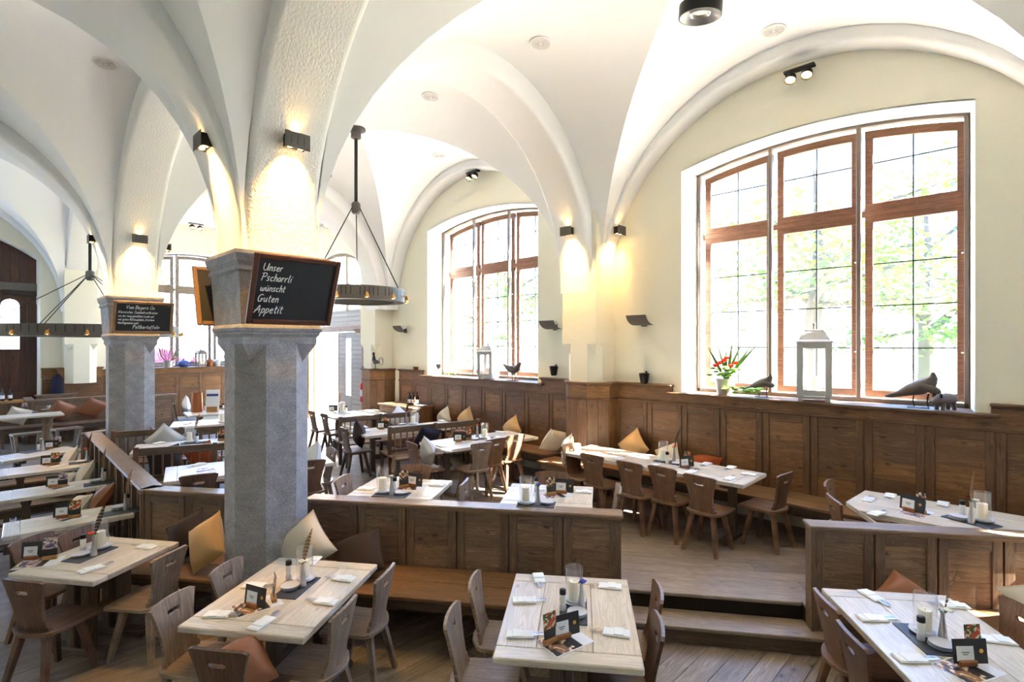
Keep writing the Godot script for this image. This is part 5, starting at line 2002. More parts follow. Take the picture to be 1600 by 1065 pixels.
func small_sprig(at: Vector3) -> void:
	var o := thing("sill_sprig", "loose green sprig with white blossom on the sill of the far window", "plant", at)
	var r := RandomNumberGenerator.new()
	r.seed = 9
	var s := G.new()
	s.tube([Vector3(0, 0, 0), Vector3(0, 0.14, -0.05), Vector3(0, 0.28, -0.10)], 0.006, 5)
	part(o, "stem", s, M.green)
	for k in 18:
		var g := G.new()
		g.ball(Vector3(r.randf_range(-0.06, 0.06), 0.03 + r.randf() * 0.26, r.randf_range(-0.16, 0.16)), Vector3(0.03, 0.014, 0.03), 6, 4)
		part(o, "leaf", g, M.green_pale if k % 2 else M.green)

# ------------------------------------------------------------------ outside
func tree(label: String, at: Vector3, h: float, crown: float, seed_: int, cnt: int, low: float) -> void:
	var o := thing("garden_tree", label, "tree", at, 0.0, "")
	var r := RandomNumberGenerator.new()
	r.seed = seed_
	var t := G.new()
	t.tube([Vector3(0, 0, 0), Vector3(0.05, h * 0.2, 0.04), Vector3(-0.05, h * 0.42, 0), Vector3(0.1, h * 0.6, 0.1), Vector3(0.0, h * 0.9, 0)], [0.30, 0.25, 0.21, 0.15, 0.04], 10)
	part(o, "trunk", t, M.bark)
	var ends := []
	for k in 11:
		var a := TAU * k / 11.0 + r.randf()
		var y0 := h * r.randf_range(low, 0.7)
		var e := Vector3(cos(a) * crown * r.randf_range(0.5, 1.0), y0 + h * r.randf_range(-0.06, 0.25), sin(a) * crown * r.randf_range(0.5, 1.0))
		var b := G.new()
		b.tube([Vector3(0, y0, 0), e * Vector3(0.5, 0, 0.5) + Vector3(0, lerpf(y0, e.y, 0.6), 0), e], [0.09, 0.055, 0.02], 6)
		part(o, "branch", b, M.bark)
		ends.append([Vector3(0, y0, 0), e])
	var g := G.new()
	for k in cnt:
		var q: Array = ends[r.randi() % ends.size()]
		var f := r.randf_range(0.35, 1.1)
		var c: Vector3 = q[0].lerp(q[1], f) + Vector3(r.randfn(0, 0.5), r.randfn(0, 0.28), r.randfn(0, 0.5))
		var s := r.randf_range(0.07, 0.14)
		var b := Basis.from_euler(Vector3(r.randf_range(-0.7, 0.7), r.randf() * TAU, r.randf_range(-0.7, 0.7)))
		var nn := b * Vector3.UP
		g.tri(c + b * Vector3(-s, 0, 0), c + b * Vector3(0, 0, s * 0.6), c + b * Vector3(s, 0, 0), nn, nn, nn)
		g.tri(c + b * Vector3(-s, 0, 0), c + b * Vector3(s, 0, 0), c + b * Vector3(0, 0, -s * 0.6), nn, nn, nn)
	var l := part(o, "foliage", g, M.leaf)
	l.set_meta("kind", "stuff")

func build_outside() -> void:
	struct("ground", box_mesh(Vector3(60, 0.3, 90)), M.gravel, Vector3(37.99, -0.3, -10))
	struct("ground", box_mesh(Vector3(60, 0.3, 40)), M.gravel, Vector3(-22, -0.3, -38.5))
	struct("lawn", box_mesh(Vector3(26, 0.04, 50)), M.grass, Vector3(32, -0.13, -14))
	tree("old garden tree whose thick trunk stands behind the lantern", V(15.0, 3.8, -0.15), 8.0, 3.6, 3, 4200, 0.42)
	tree("leafy garden tree spreading low beyond the sash with the iron pig", V(24.0, 2.5, -0.15), 9.5, 4.2, 8, 7000, 0.30)
	tree("garden tree showing in pieces through the far window of the long wall", V(15.5, 15.5, -0.15), 8.0, 3.8, 14, 4500, 0.3)
	tree("garden tree beyond the end window over the far cabinets", V(4.2, 29.0, -0.15), 8.0, 4.0, 21, 4500, 0.3)
	tree("broad garden tree shading the next window of the long wall", V(11.6, -11.5, -0.15), 12.0, 4.0, 33, 9000, 0.45)
	# a low hedge and a parasol beyond the end window
	var h := thing("garden_hedge", "clipped low hedge along the lawn outside the big window", "hedge", V(20, 2.0, -0.15))
	var g := G.new()
	var r := RandomNumberGenerator.new()
	r.seed = 77
	for k in 2600:
		var c := Vector3(r.randf_range(-0.5, 0.5), r.randf_range(0.0, 1.0), r.randf_range(-9, 9))
		var b := Basis.from_euler(Vector3(r.randf() * 6, r.randf() * 6, 0))
		var nn := b * Vector3.UP
		g.tri(c + b * Vector3(-0.09, 0, 0), c + b * Vector3(0, 0, 0.06), c + b * Vector3(0.09, 0, 0), nn, nn, nn)
		g.tri(c + b * Vector3(-0.09, 0, 0), c + b * Vector3(0.09, 0, 0), c + b * Vector3(0, 0, -0.06), nn, nn, nn)
	part(h, "leaves", g, M.leaf).set_meta("kind", "stuff")
	var cr := G.new()
	cr.box(T(Vector3(0, 0.45, 0)), Vector3(0.7, 0.9, 18), 0.1)
	part(h, "inner_twigs", cr, M.green)
	var p := thing("garden_parasol", "faded red parasol standing outside the end window", "parasol", V(4.6, 24.0, -0.15))
	var c := G.new()
	c.lathe([Vector2(1.9, 2.0), Vector2(1.9, 2.18), Vector2(0.0, 2.75)], 8)
	part(p, "canopy", c, mat(Color(0.78, 0.25, 0.32), 0.8))
	var po := G.new()
	po.tube([Vector3(0, 0, 0), Vector3(0, 2.7, 0)], 0.03, 8)
	part(p, "pole", po, M.white)
	var ba := G.new()
	ba.lathe([Vector2(0.0, 0.0), Vector2(0.3, 0.0), Vector2(0.3, 0.08), Vector2(0.03, 0.10)], 16)
	part(p, "base", ba, M.zinc)

# ------------------------------------------------------------------ furniture
func furnish() -> void:
	mesh_cache.back = chair_back_mesh()
	mesh_cache.seat = chair_seat_mesh()
	mesh_cache.leg = leg_mesh()
	var bt := grand()
	bt.box(T(Vector3.ZERO), Vector3(0.05, 0.03, 0.30), 0.004, 2)
	mesh_cache.batten = bt.mesh()
	partitions_and_benches()
	lower_tables()
	raised_tables()
	sunken_tables()
	far_end()
	wall_things()
	lamps()

const W1 := "table at the foot of the steps"
const W2 := "table in front of the big pillar"
const W3 := "table beside the railing corner"
const W4 := "table below the partition past the steps"
const W5 := "long table under the lantern window"
const W6 := "cut-corner raised table"
const W7 := "small raised table nearest the steps"
const W8 := "small raised table nearest the big pillar"
const W9 := "raised table reached by three sunlit chairs"
const W10 := "raised table between two slatted benches"
const W11 := "raised table beside the sideboard"
const W12 := "raised table behind the big pillar"
const W13 := "raised table between grey slatted benches"

func partitions_and_benches() -> void:
	partition("oak panelled partition between the big pillar and the steps", 1.92, 4.99, 6, 0.0)
	partition("short oak panelled partition between the railing corner and the big pillar", 0.0, 1.02, 2, 0.0)
	partition("oak panelled partition from the steps on to the window wall", 6.58, 10.4, 8, 0.0)
	railing()
	var t := yaw_of(PANG) + PI / 2
	bench("wall_bench", "brown seat bench along the partition behind the lower tables", PV(0.05, 0.02, 0), t, 4.8, 0.62, 0.46, M.bench, 5)
	bench("wall_bench", "brown seat bench along the partition past the steps", PV(6.85, 0.02, 0), t, 3.4, 0.60, 0.46, M.bench, 3)
	bench("wall_bench", "oak bench under the lantern window", V(WALL - 0.08, 4.62, UP_FLOOR), yaw_of(90), 6.2, 0.56, 0.45, M.bench, 5)
	bench("wall_bench", "oak bench under the far window of the long wall", V(WALL - 0.08, 9.1, UP_FLOOR), yaw_of(90), 3.55, 0.52, 0.45, M.bench, 4)
	bench("pilaster_bench", "short oak bench in front of the clad pilaster", V(6.68, 5.5, UP_FLOOR), yaw_of(90), 0.86, 0.45, 0.45, M.bench, 2)
	spindle_bench("grey slatted double bench nearest the big pillar", V(1.50, 8.47, UP_FLOOR), 112, 1.9)
	spindle_bench("grey slatted double bench nearest the slimmer pillar", V(1.55, 10.38, UP_FLOOR), 112, 1.9)
	spindle_bench("brown slatted double bench behind the three sunlit chairs", V(4.82, 7.55, UP_FLOOR), 102, 1.74)
	spindle_bench("brown slatted double bench nearest the sideboard", V(4.84, 9.26, UP_FLOOR), 99, 1.68)

func lower_tables() -> void:
	table("dining_table", "pale oak " + W1, V(2.866, 2.233, 0), 53.3, 0.88, 1.15)
	table("dining_table", "pale oak " + W2, V(1.66, 3.93, 0), 55, 0.90, 1.13)
	table("dining_table", "pale oak " + W3, V(0.78, 5.76, 0), 56, 0.82, 0.84)
	table("dining_table", "pale oak " + W4, V(4.063, 0.244, 0), 54, 0.86, 1.70)
	var c: Material = M.chair_grey
	var g1 := "chairs at the " + W1
	chair_px("oak board chair at the foot-of-steps table, back to the pillar, nearer the bench", 737.5, 902.7, 0, 143, g1, c)
	chair_px("oak board chair at the foot-of-steps table, back to the pillar, away from the bench", 702, 954.7, 0, 143, g1, c)
	chair_px("oak board chair with its back to the lowest step", 1032, 919, 0, -37, g1, M.chair)
	chair_px("oak board chair beside the foot-of-steps table, standing clear of the steps", 1033, 971, 0, -37, g1, M.chair_dark)
	var g2 := "chairs at the " + W2
	chair_px("pale board chair against the bench end, below the tan cushion", 350.6, 880, 0, 145, g2, c)
	chair_px("pale board chair beside the pillar table, behind the one with the leather cushion", 266, 930.6, 0, 145, g2, c)
	chair_px("oak board chair pushed to the bench side of the pillar table", 605.8, 890.8, 0, -35, g2, c)
	chair_px("oak board chair at the open side of the pillar table, away from the bench", 541.7, 944.6, 0, -35, g2, c)
	chair_px("dark board chair holding the brown leather cushion", 337, 1015, 0, 55, g2, M.chair_dark)
	var g3 := "chairs at the " + W3
	chair_px("oak board chair between the railing-corner table and the pillar table", 268.7, 861.4, 0, -34, g3, c)
	chair_px("dark board chair at the head of the railing-corner table", 31.7, 906.5, 0, 57, g3, M.chair_dark)
	chair_px("oak board chair tucked under the railing-corner table behind its flyer", 46.9, 838, 0, 147, g3, M.chair)
	chair_px("oak board chair between the railing-corner table and the nearest sunken table", 118, 826, 0, 147, g3, M.chair)
	var g4 := "chairs at the " + W4
	chair_px("oak board chair against the end of the partition past the steps", 1286, 933, 0, 143, g4, M.chair)
	chair_px("dark board chair at the table past the steps, away from the partition", 1325.5, 987.7, 0, 143, g4, M.chair_dark)
	chair_px("oak board chair across the table past the steps, below the linen cushion", 1604, 948, 0, -37, g4, M.chair)
	tabletop(W1, 0.75, 53.3, [["tray", 896, 955], ["candle", 897, 942], ["mill", 879.4, 954.7], ["vase", 908.6, 952, 2], ["saucers", 901, 963, 3],
		["napkin", 842, 904, 170, "at the bench edge of the foot-of-steps table"], ["napkin", 818.6, 939, 82, "before the chair between bench and foot-of-steps table"], ["napkin", 812, 992, 84, "beside the narrow picture card of the foot-of-steps table"], ["napkin", 953, 917, -86, "before the chair with its back to the lowest step"], ["napkin", 963, 990, -82, "across from the menu cards of the foot-of-steps table"],
		["flyer", 883, 1001.6, 48, 2], ["slim", 860, 1005, 10.0, 0], ["wide", 880, 998, 20.0]])
	tabletop(W2, 0.75, 55, [["tray", 464.4, 918], ["candle", 475.8, 907], ["mill", 451, 906], ["vase", 473, 917.5, 1], ["saucers", 453, 921, 3],
		["napkin", 397, 916, 84, "before the pale chair below the tan cushion"], ["napkin", 538, 905, -84, "before the bench side chair of the pillar table"], ["napkin", 510, 941, -84, "before the open side chair of the pillar table"], ["napkin", 408.6, 975, 10, "before the chair with the leather cushion"], ["napkin", 489.7, 877, 175, "behind the candle glass of the pillar table"], ["napkin", 340, 961, 82, "at the outer corner of the pillar table, beside its flyer"],
		["flyer", 402, 945, 40, 2], ["wide", 395, 949, 70.0], ["slim", 427.6, 938, 105.0, 2]])
	tabletop(W3, 0.75, 56, [["tray", 142, 866], ["candle", 157, 857], ["mill", 129.8, 862], ["vase", 146.5, 868.5, 0], ["saucers", 126, 869, 2],
		["napkin", 229.4, 855, -84, "behind the candle of the railing corner table"], ["napkin", 142, 890, 20, "before the slate tray of the railing corner table"], ["flyer", 61, 879, 60, 1], ["slim", 78, 874, 20.0, 1], ["wide", 50, 874, 35.0]])
	tabletop(W4, 0.75, 54, [["tray", 1445.3, 999], ["candle", 1445.3, 991], ["mill", 1439, 1001], ["vase", 1473, 1002, 1], ["saucers", 1470, 1013, 3],
		["napkin", 1360.8, 931, 165, "at the bench edge of the table past the steps"], ["napkin", 1362.8, 967, 84, "before the chair against the partition end"], ["napkin", 1422.6, 1030, 84, "before the dark chair of the table past the steps"], ["napkin", 1491.7, 947, -84, "behind the candle of the table past the steps"], ["napkin", 1558.8, 1001, -84, "behind the menu cards of the table past the steps"],
		["flyer", 1513, 1044.7, 62, 2], ["wide", 1511, 1040, 45.0], ["slim", 1521, 1026, 42.0, 0]])
	# cushions on the lower benches
	cushion("tan leather cushion leaning against the big pillar", PV(1.16, -0.44, 0.46), PANG - 75, -0.30, 0.62, 0.42, M.tan)
	cushion("dark brown cushion against the short partition", PV(0.80, -0.26, 0.46), PANG - 90, -0.45, 0.6, 0.40, M.dark_cloth)
	cushion("linen cushion standing on its corner by the big pillar", PV(2.14, -0.42, 0.46), PANG - 95, -0.42, 0.72, 0.46, M.linen)
	cushion("long dark leather cushion beside the linen one on the lower bench", PV(2.62, -0.30, 0.46), PANG - 90, -0.80, 0.45, 0.44, M.dark_cloth)
	cushion("brown leather cushion on its corner at the partition past the steps", PV(7.15, -0.26, 0.46), PANG - 90, -0.75, 0.75, 0.32, M.leather)
	cushion("linen cushion lying at the partition past the steps", PV(8.1, -0.36, 0.46), PANG - 90, -0.95, 0.2, 0.48, M.linen)
	var lc := pix(372, 1040, 0.455 + 0.16)
	lc.y = 0.456
	cushion("brown leather cushion on the seat of the dark chair", lc, 30, -0.95, 0.45, 0.36, M.leather)

func raised_tables() -> void:
	var f := UP_FLOOR
	table("dining_table", "pale oak " + W5, V(6.23, 3.45, f), 0, 0.73, 2.55, "", 1)
	poly_table("pale oak " + W6, [[6.56, 1.18], [5.95, 1.23], [5.44, 0.90], [6.25, -0.35], [6.56, -0.9]], f)
	table("dining_table", "pale oak " + W7, V(4.11, 3.465, f), 55.5, 0.89, 0.76)
	table("dining_table", "pale oak " + W8, V(3.208, 4.763, f), 55.9, 0.905, 0.78)
	table("dining_table", "pale oak " + W9, V(5.72, 6.26, f), 97, 0.82, 1.78, "", 1)
	table("dining_table", "pale oak " + W10, V(5.59, 8.06, f), 100, 0.80, 1.9, "", 1)
	table("dining_table", "pale oak " + W11, V(5.95, 10.62, f), 95, 0.85, 1.34, "", 1)
	table("dining_table", "pale oak " + W12, V(2.49, 7.04, f), 104, 0.84, 1.86, "", 1)
	table("dining_table", "pale oak " + W13, V(2.56, 9.08, f), 106, 0.80, 1.9, "", 1)
	table("dining_table", "pale oak table beyond the grey slatted benches", V(3.38, 11.45, f), 108, 0.8, 1.5, "", 1)
	table("dining_table", "pale oak table holding the copper lamp", V(4.02, 13.1, f), 98, 0.78, 1.5, "", 1)
	var ga := "chairs along the open side of the " + W5
	chair_px("board chair at the long table, nearest the clad pilaster, facing the wall", 923, 709.8, f, 92, ga)
	chair_px("board chair at the long table, second from the clad pilaster, facing the wall", 982, 721.6, f, 92, ga)
	chair_px("board chair at the long table, third from the clad pilaster, facing the wall", 1033, 729, f, 92, ga)
	chair_px("board chair at the long table, fourth from the clad pilaster, facing the wall", 1091.5, 742.5, f, 92, ga)
	chair_px("board chair at the steps end of the long table", 1230, 739, f, 8, "")
	chair_px("sunlit board chair at the pilaster end of the long table", 891, 692.6, f, 190, "")
	chair_px("board chair on the bench side of the cut-corner table", 1292, 751, f, 178, "chairs at the " + W6)
	chair_px("board chair close behind the partition end at the cut-corner table", 1299, 776, f, 150, "chairs at the " + W6)
	chair_px("board chair at the small raised table, back to the long table's chairs", 969, 760, f, -37, "", M.chair_grey)
	chair_px("board chair facing the partition at the small table nearest the steps", 863, 736, f, -125, "")
	chair_px("pale board chair between the big pillar and the small raised table", 533.4, 744, f, 145, "", M.chair_grey)
	chair_px("pale board chair between the two small raised tables", 727.5, 751, f, -35, "", M.chair_grey)
	chair_px("board chair facing the partition at the small table nearest the pillar", 652.4, 725.4, f, -125, "")
	chair_px("board chair with linen cushion at the end of the three-chair table", 641, 690.5, f, 100, "")
	var gb := "three chairs along the " + W9
	chair_px("weathered board chair, farthest from the pilaster of the three at one table", 754, 691, f, 8, gb, M.chair_grey)
	chair_px("board chair, middle one of the three at one table", 777, 684.5, f, 8, gb)
	chair_px("board chair striped with sun, nearest the pilaster of the three at one table", 807, 679, f, 8, gb)
	chair_px("dark board chair holding the dark brown cushion", 535.7, 667.8, f, 100, "", M.chair_dark)
	chair_px("dark board chair at the sideboard table, nearer the slatted bench", 504.7, 645.8, f, 96, "", M.chair_dark)
	chair_px("dark board chair at the sideboard table, nearer the porch", 485.8, 641.8, f, 96, "", M.chair_dark)
	chair_px("board chair holding the white cushion beside the big pillar", 521, 699.8, f, -78, "")
	chair_px("board chair half hidden by the big pillar, near the white cushion", 485, 719, f, 15, "", M.chair_dark)
	chair_px("board chair behind the short partition by the railing corner", 310.8, 740.8, f, 14, "", M.chair_dark)
	chair_px("small looking dark board chair before the slimmer pillar", 235, 667, f, 100, "", M.chair_dark)
	var h := f + 0.75
	tabletop(W5, h, 0, [["tray", 1045, 722], ["candle", 1036.3, 721], ["mill", 1042.6, 724.5], ["vase", 1052.7, 721, 0], ["saucers", 1058, 726, 2],
		["napkin", 967.6, 717, 90, "before the second chair from the pilaster at the long table"], ["napkin", 1021.6, 727, 90, "before the third chair from the pilaster at the long table"], ["napkin", 1080, 737.5, 90, "before the fourth chair from the pilaster at the long table"], ["napkin", 1103.9, 725.5, -90, "on the wall side of the long table, nearer its candle"], ["napkin", 1142, 731, -90, "on the wall side of the long table, farther from its candle"], ["napkin", 1170, 741.5, 175, "before the chair at the steps end of the long table"], ["napkin", 1140, 748, 90, "at the open corner of the long table nearest the steps"], ["napkin", 930, 708.5, 0, "at the pilaster end of the long table"],
		["wide", 1071, 731, 30.0], ["slim", 1074, 727.5, 30.0, 0], ["flyer", 1073, 730, 30, 2]])
	tabletop(W6, h, 30, [["tray", 1517, 815, 25], ["candle", 1534.6, 815], ["mill", 1503.7, 809], ["vase", 1517.8, 818, 1], ["saucers", 1497, 812, 3],
		["napkin", 1357, 781, 60, "at the pointed end of the cut-corner table"], ["napkin", 1391, 775, 240, "on the wall side of the cut-corner table, before its cards"], ["napkin", 1473.6, 788, 240, "on the wall side of the cut-corner table, before its mill"], ["napkin", 1369.5, 803, 80, "at the partition edge of the cut-corner table"], ["flyer", 1431, 801, 70, 1], ["wide", 1421, 799, 110], ["slim", 1438, 801.5, 128, 2]])
	tabletop(W7, h, 55.5, [["tray", 838, 788, 145], ["candle", 821.7, 787], ["vase", 840.5, 789.5, 2], ["saucers", 854.6, 787.4, 2], ["mill", 838, 769],
		["napkin", 911.8, 769, -84, "beside the cards of the small table nearest the steps"], ["napkin", 846, 763, 180, "behind the mill of the small table nearest the steps"], ["flyer", 869.6, 773, 60, 1], ["wide", 878, 771, 60.0], ["slim", 861, 774, 20.0, 2]])
	tabletop(W8, h, 55.9, [["tray", 612, 773, 145], ["candle", 598, 770], ["vase", 611.7, 775, 1], ["mill", 616.7, 769], ["saucers", 627, 772, 2],
		["napkin", 571.7, 764, 86, "before the pale chair between pillar and small raised table"], ["napkin", 683.4, 758, -84, "before the chair between the two small raised tables"], ["napkin", 625, 748.5, 180, "at the far edge of the small table nearest the pillar"], ["flyer", 640, 762, 60, 1], ["wide", 645, 760.5, 70.0], ["slim", 631, 762, 20.0, 2]])
	tabletop(W9, h, 97, [["tray", 752, 685, 97], ["vase", 745.7, 683, 0], ["candle", 757.3, 685.5], ["saucers", 741, 687, 2], ["napkin", 688.4, 697, 90], ["napkin", 777.6, 683, 90], ["napkin", 782, 675.5, -90], ["napkin", 697, 704, 90], ["wide", 716.6, 690, 35.0], ["slim", 732, 687, 35.0, 0]])
	tabletop(W10, h, 100, [["vase", 635, 661, 0], ["candle", 645.9, 663], ["saucers", 629, 664, 2], ["napkin", 568.9, 667, 90], ["napkin", 573.6, 673, 95], ["wide", 596, 670.5, 35.0], ["slim", 600, 667.5, 35.0, 0], ["napkin", 690, 657.5, 90]])
	tabletop(W11, h, 95, [["candle", 534.8, 644.5], ["vase", 530, 645, 1], ["mill", 541, 644.5], ["saucers", 546, 646, 2], ["napkin", 520, 644, 20], ["wide", 519, 643, 35.0]])
	tabletop(W12, h, 104, [["napkin", 310.8, 726, 150], ["flyer", 321, 734, 80, 1], ["napkin", 493, 720, -60]])
	tabletop(W13, h, 106, [["tray", 303, 692], ["candle", 296, 691.5], ["mill", 308, 692.5], ["vase", 305, 690, 3], ["saucers", 316, 691, 2], ["napkin", 249, 692.5, 150], ["slim", 346, 688.5, 30.0, 0], ["wide", 350, 686, 30.0]])
	tabletop("pale table beyond the grey slatted benches", h, 108, [["napkin", 292, 662, 120], ["candle", 347, 660]])
	# cushions up here
	var s := f + 0.45
	cushion("tan cushion slumped on the bench beside the clad pilaster", V(6.72, 5.55, s), 200, -0.45, 0.3, 0.42, M.linen)
	cushion("linen cushion behind the sunlit chair at the clad pilaster", V(6.85, 4.95, s), 95, -0.6, 0.15, 0.40, M.linen)
	cushion("tan cushion standing on its corner under the pilaster's edge", V(6.98, 4.22, s), 95, -0.30, 0.78, 0.42, M.tan)
	cushion("rust orange cushion lying on the bench under the lantern window", V(6.93, 3.12, s), 95, -0.95, 0.15, 0.44, M.orange)
	cushion("white cushion peeping up behind the menu card of the long table", V(6.93, 3.62, s), 95, -0.4, 0.5, 0.36, M.linen)
	cushion("white cushion shining in the sun at the pilaster end of the long table", V(6.25, 4.9, s), 140, -0.2, 0.78, 0.36, M.grey_cloth)
	cushion("linen cushion on its corner, farthest of three under the far window", V(6.95, 8.75, s), 95, -0.3, 0.75, 0.40, M.linen)
	cushion("tan cushion on its corner, middle of three under the far window", V(6.95, 8.05, s), 95, -0.3, 0.78, 0.44, M.tan)
	cushion("tan cushion on its corner, nearest the pilaster under the far window", V(6.95, 6.75, s), 95, -0.3, 0.76, 0.40, M.tan)
	var cs := f + 0.4575
	cushion("dark brown cushion standing on a board chair's seat", V(4.70, 8.27, cs), 280, -0.12, 0.76, 0.38, M.dark_cloth)
	cushion("white cushion leaning on a chair at the three-chair table", V(4.72, 6.33, cs), 280, -0.15, 0.70, 0.34, M.grey_cloth)
	cushion("big white cushion on the chair beside the pillar", V(3.20, 6.82, cs), 102, -0.15, 0.62, 0.40, M.grey_cloth)
	cushion("navy cushion on the brown slatted bench behind the sunlit chairs", V(5.45, 7.33, s - 0.002), 190, -0.5, 0.25, 0.42, M.navy)
	cushion("dusty pink cushion on the brown slatted bench behind the sunlit chairs", V(6.02, 7.18, s - 0.002), 190, -0.6, 0.2, 0.36, M.leather)
	cushion("orange cushion showing through the grey slatted bench", V(2.30, 8.35, s - 0.002), 20, -0.3, 0.5, 0.36, M.orange)
	cushion("charcoal cushion showing through the grey slatted bench", V(1.88, 8.58, s - 0.002), 20, -0.4, 0.2, 0.40, M.dark_cloth)
	cushion("white cushion standing on its corner behind the middle post of a grey bench", V(2.20, 10.0, s - 0.002), 200, -0.25, 0.76, 0.42, M.grey_cloth)
	cushion("white cushion shining at the end of the sideboard table, farther", V(6.25, 9.35, s - 0.002), 10, -0.3, 0.78, 0.42, M.grey_cloth)
	cushion("linen cushion shining at the end of the sideboard table, nearer", V(6.42, 9.1, s - 0.002), 100, -0.3, 0.5, 0.40, M.linen)

func sunken_tables() -> void:
	var names := ["nearest sunken table by the railing", "middle sunken table by the railing", "third sunken table by the railing"]
	var cs := [V(0.735, 7.24, 0), V(0.735, 8.88, 0), V(0.76, 10.5, 0)]
	var it := [[["tray", 190.7, 799.6, 95], ["mill", 199, 793.6], ["saucers", 184.7, 797, 4], ["vase", 196, 797, 3], ["flyer", 108, 809, 60, 1], ["slim", 117, 809, 20.0, 0], ["wide", 98, 809, 20.0]],
		[["tray", 157.7, 755, 95], ["mill", 163, 750], ["saucers", 149, 753.5, 3], ["vase", 160, 752, 3], ["flyer", 93, 761, 60, 1], ["slim", 98, 760.5, 20.0, 1], ["wide", 84, 761, 20.0]],
		[["tray", 130.7, 722, 95], ["vase", 136, 721, 0], ["saucers", 127, 722.5, 2], ["flyer", 82, 726.5, 60, 1], ["slim", 86, 726, 20.0, 0], ["wide", 74, 726.5, 20.0]]]
	for k in 3:
		table("booth_table", "narrow oak table, " + names[k], cs[k], 93, 0.56 if k < 2 else 0.62, 1.04, "", 1)
		tabletop(names[k], 0.75, 93, it[k])
	table("booth_table", "narrow oak table, fourth sunken one, turned askew", V(0.78, 11.95, 0), 75, 0.62, 1.05, "", 1)
	tabletop("askew sunken table", 0.75, 75, [["tray", 54, 705, 60], ["mill", 60, 704], ["vase", 67, 704, 1], ["slim", 90, 698, 20.0, 1], ["wide", 78, 701, 20.0]])
	for k in 3:
		var a: float = [8.05, 9.68, 11.3][k]
		var o := bench("booth_bench", ["short wooden bench between the two nearest sunken tables", "short wooden bench between the middle and third sunken tables", "short wooden bench beyond the third sunken table"][k], V(0.20, a + 0.2, 0), yaw_of(90) + PI / 2, 1.02, 0.42, 0.45, M.bench_grey, 2)
		o.position = V(0.20, a + 0.2, 0)
	cushion("linen cushion on the nearest booth bench", V(0.88, 8.08, 0.45), 90, -0.6, 0.3, 0.36, M.linen)
	cushion("brown leather cushion at the railing on the nearest booth bench", V(1.10, 8.0, 0.45), 110, -0.5, 0.6, 0.40, M.leather)
	cushion("linen cushion on the middle booth bench", V(0.92, 9.72, 0.45), 90, -0.6, 0.2, 0.36, M.linen)
	cushion("grey cushion at the railing on the middle booth bench", V(1.12, 9.62, 0.45), 100, -0.4, 0.65, 0.38, M.linen)
	cushion("white cushion at the railing beyond the third sunken table", V(1.12, 11.2, 0.45), 100, -0.4, 0.6, 0.38, M.grey_cloth)

# ------------------------------------------------------------------ the far end
func far_panel(label: String, at: Vector3, deg: float, l: float, n: int, hgt := 1.0) -> void:
	var o := thing("far_partition", label, "partition", at, yaw_of(deg) + PI / 2)
	var core := G.new()
	core.box(T(Vector3(l * 0.5, (hgt - 0.04) * 0.5, 0)), Vector3(l, hgt - 0.04, 0.05))
	part(o, "core", core, M.far_wain[2])
	panel_run(o, T(Vector3(0, 0, 0.035)), n, l / n, 0.0, hgt - 0.045, M.part_frame, M.part)
	cap_strip(o, T(Vector3(-0.03, 0, 0)), l + 0.06, hgt, M.cap, 0.16)

func stool(label: String, at: Vector3, turn: float) -> void:
	var o := thing("plank_stool", label, "stool", at, turn, "stools at the far table")
	board(o, "seat", Vector3(0.50, 0.04, 0.26), Vector3(0, 0.45, 0), M.bench_grey, 0, 0.006)
	for sx in [-1.0, 1.0]:
		for sz in [-1.0, 1.0]:
			board(o, "leg", Vector3(0.05, 0.44, 0.05), Vector3(0.19 * sx, 0.22, 0.09 * sz), M.bench_grey, 1, 0.004, 0, 0.10 * sz, -0.12 * sx)

func bottle(label: String, at: Vector3, m: Material, group: String, s := 1.0) -> void:
	var o := thing("bottle", label, "bottle", at, 0.0, group)
	var g := G.new()
	g.lathe([Vector2(0.0, 0.0), Vector2(0.037 * s, 0.0), Vector2(0.038 * s, 0.01), Vector2(0.038 * s, 0.17 * s), Vector2(0.03 * s, 0.20 * s), Vector2(0.015 * s, 0.225 * s), Vector2(0.014 * s, 0.29 * s), Vector2(0.0, 0.292 * s)], 16)
	part(o, "glass", g, m)
	var l := G.new()
	l.lathe([Vector2(0.0385 * s, 0.05 * s), Vector2(0.0385 * s, 0.13 * s)], 16)
	part(o, "label_band", l, M.paper)

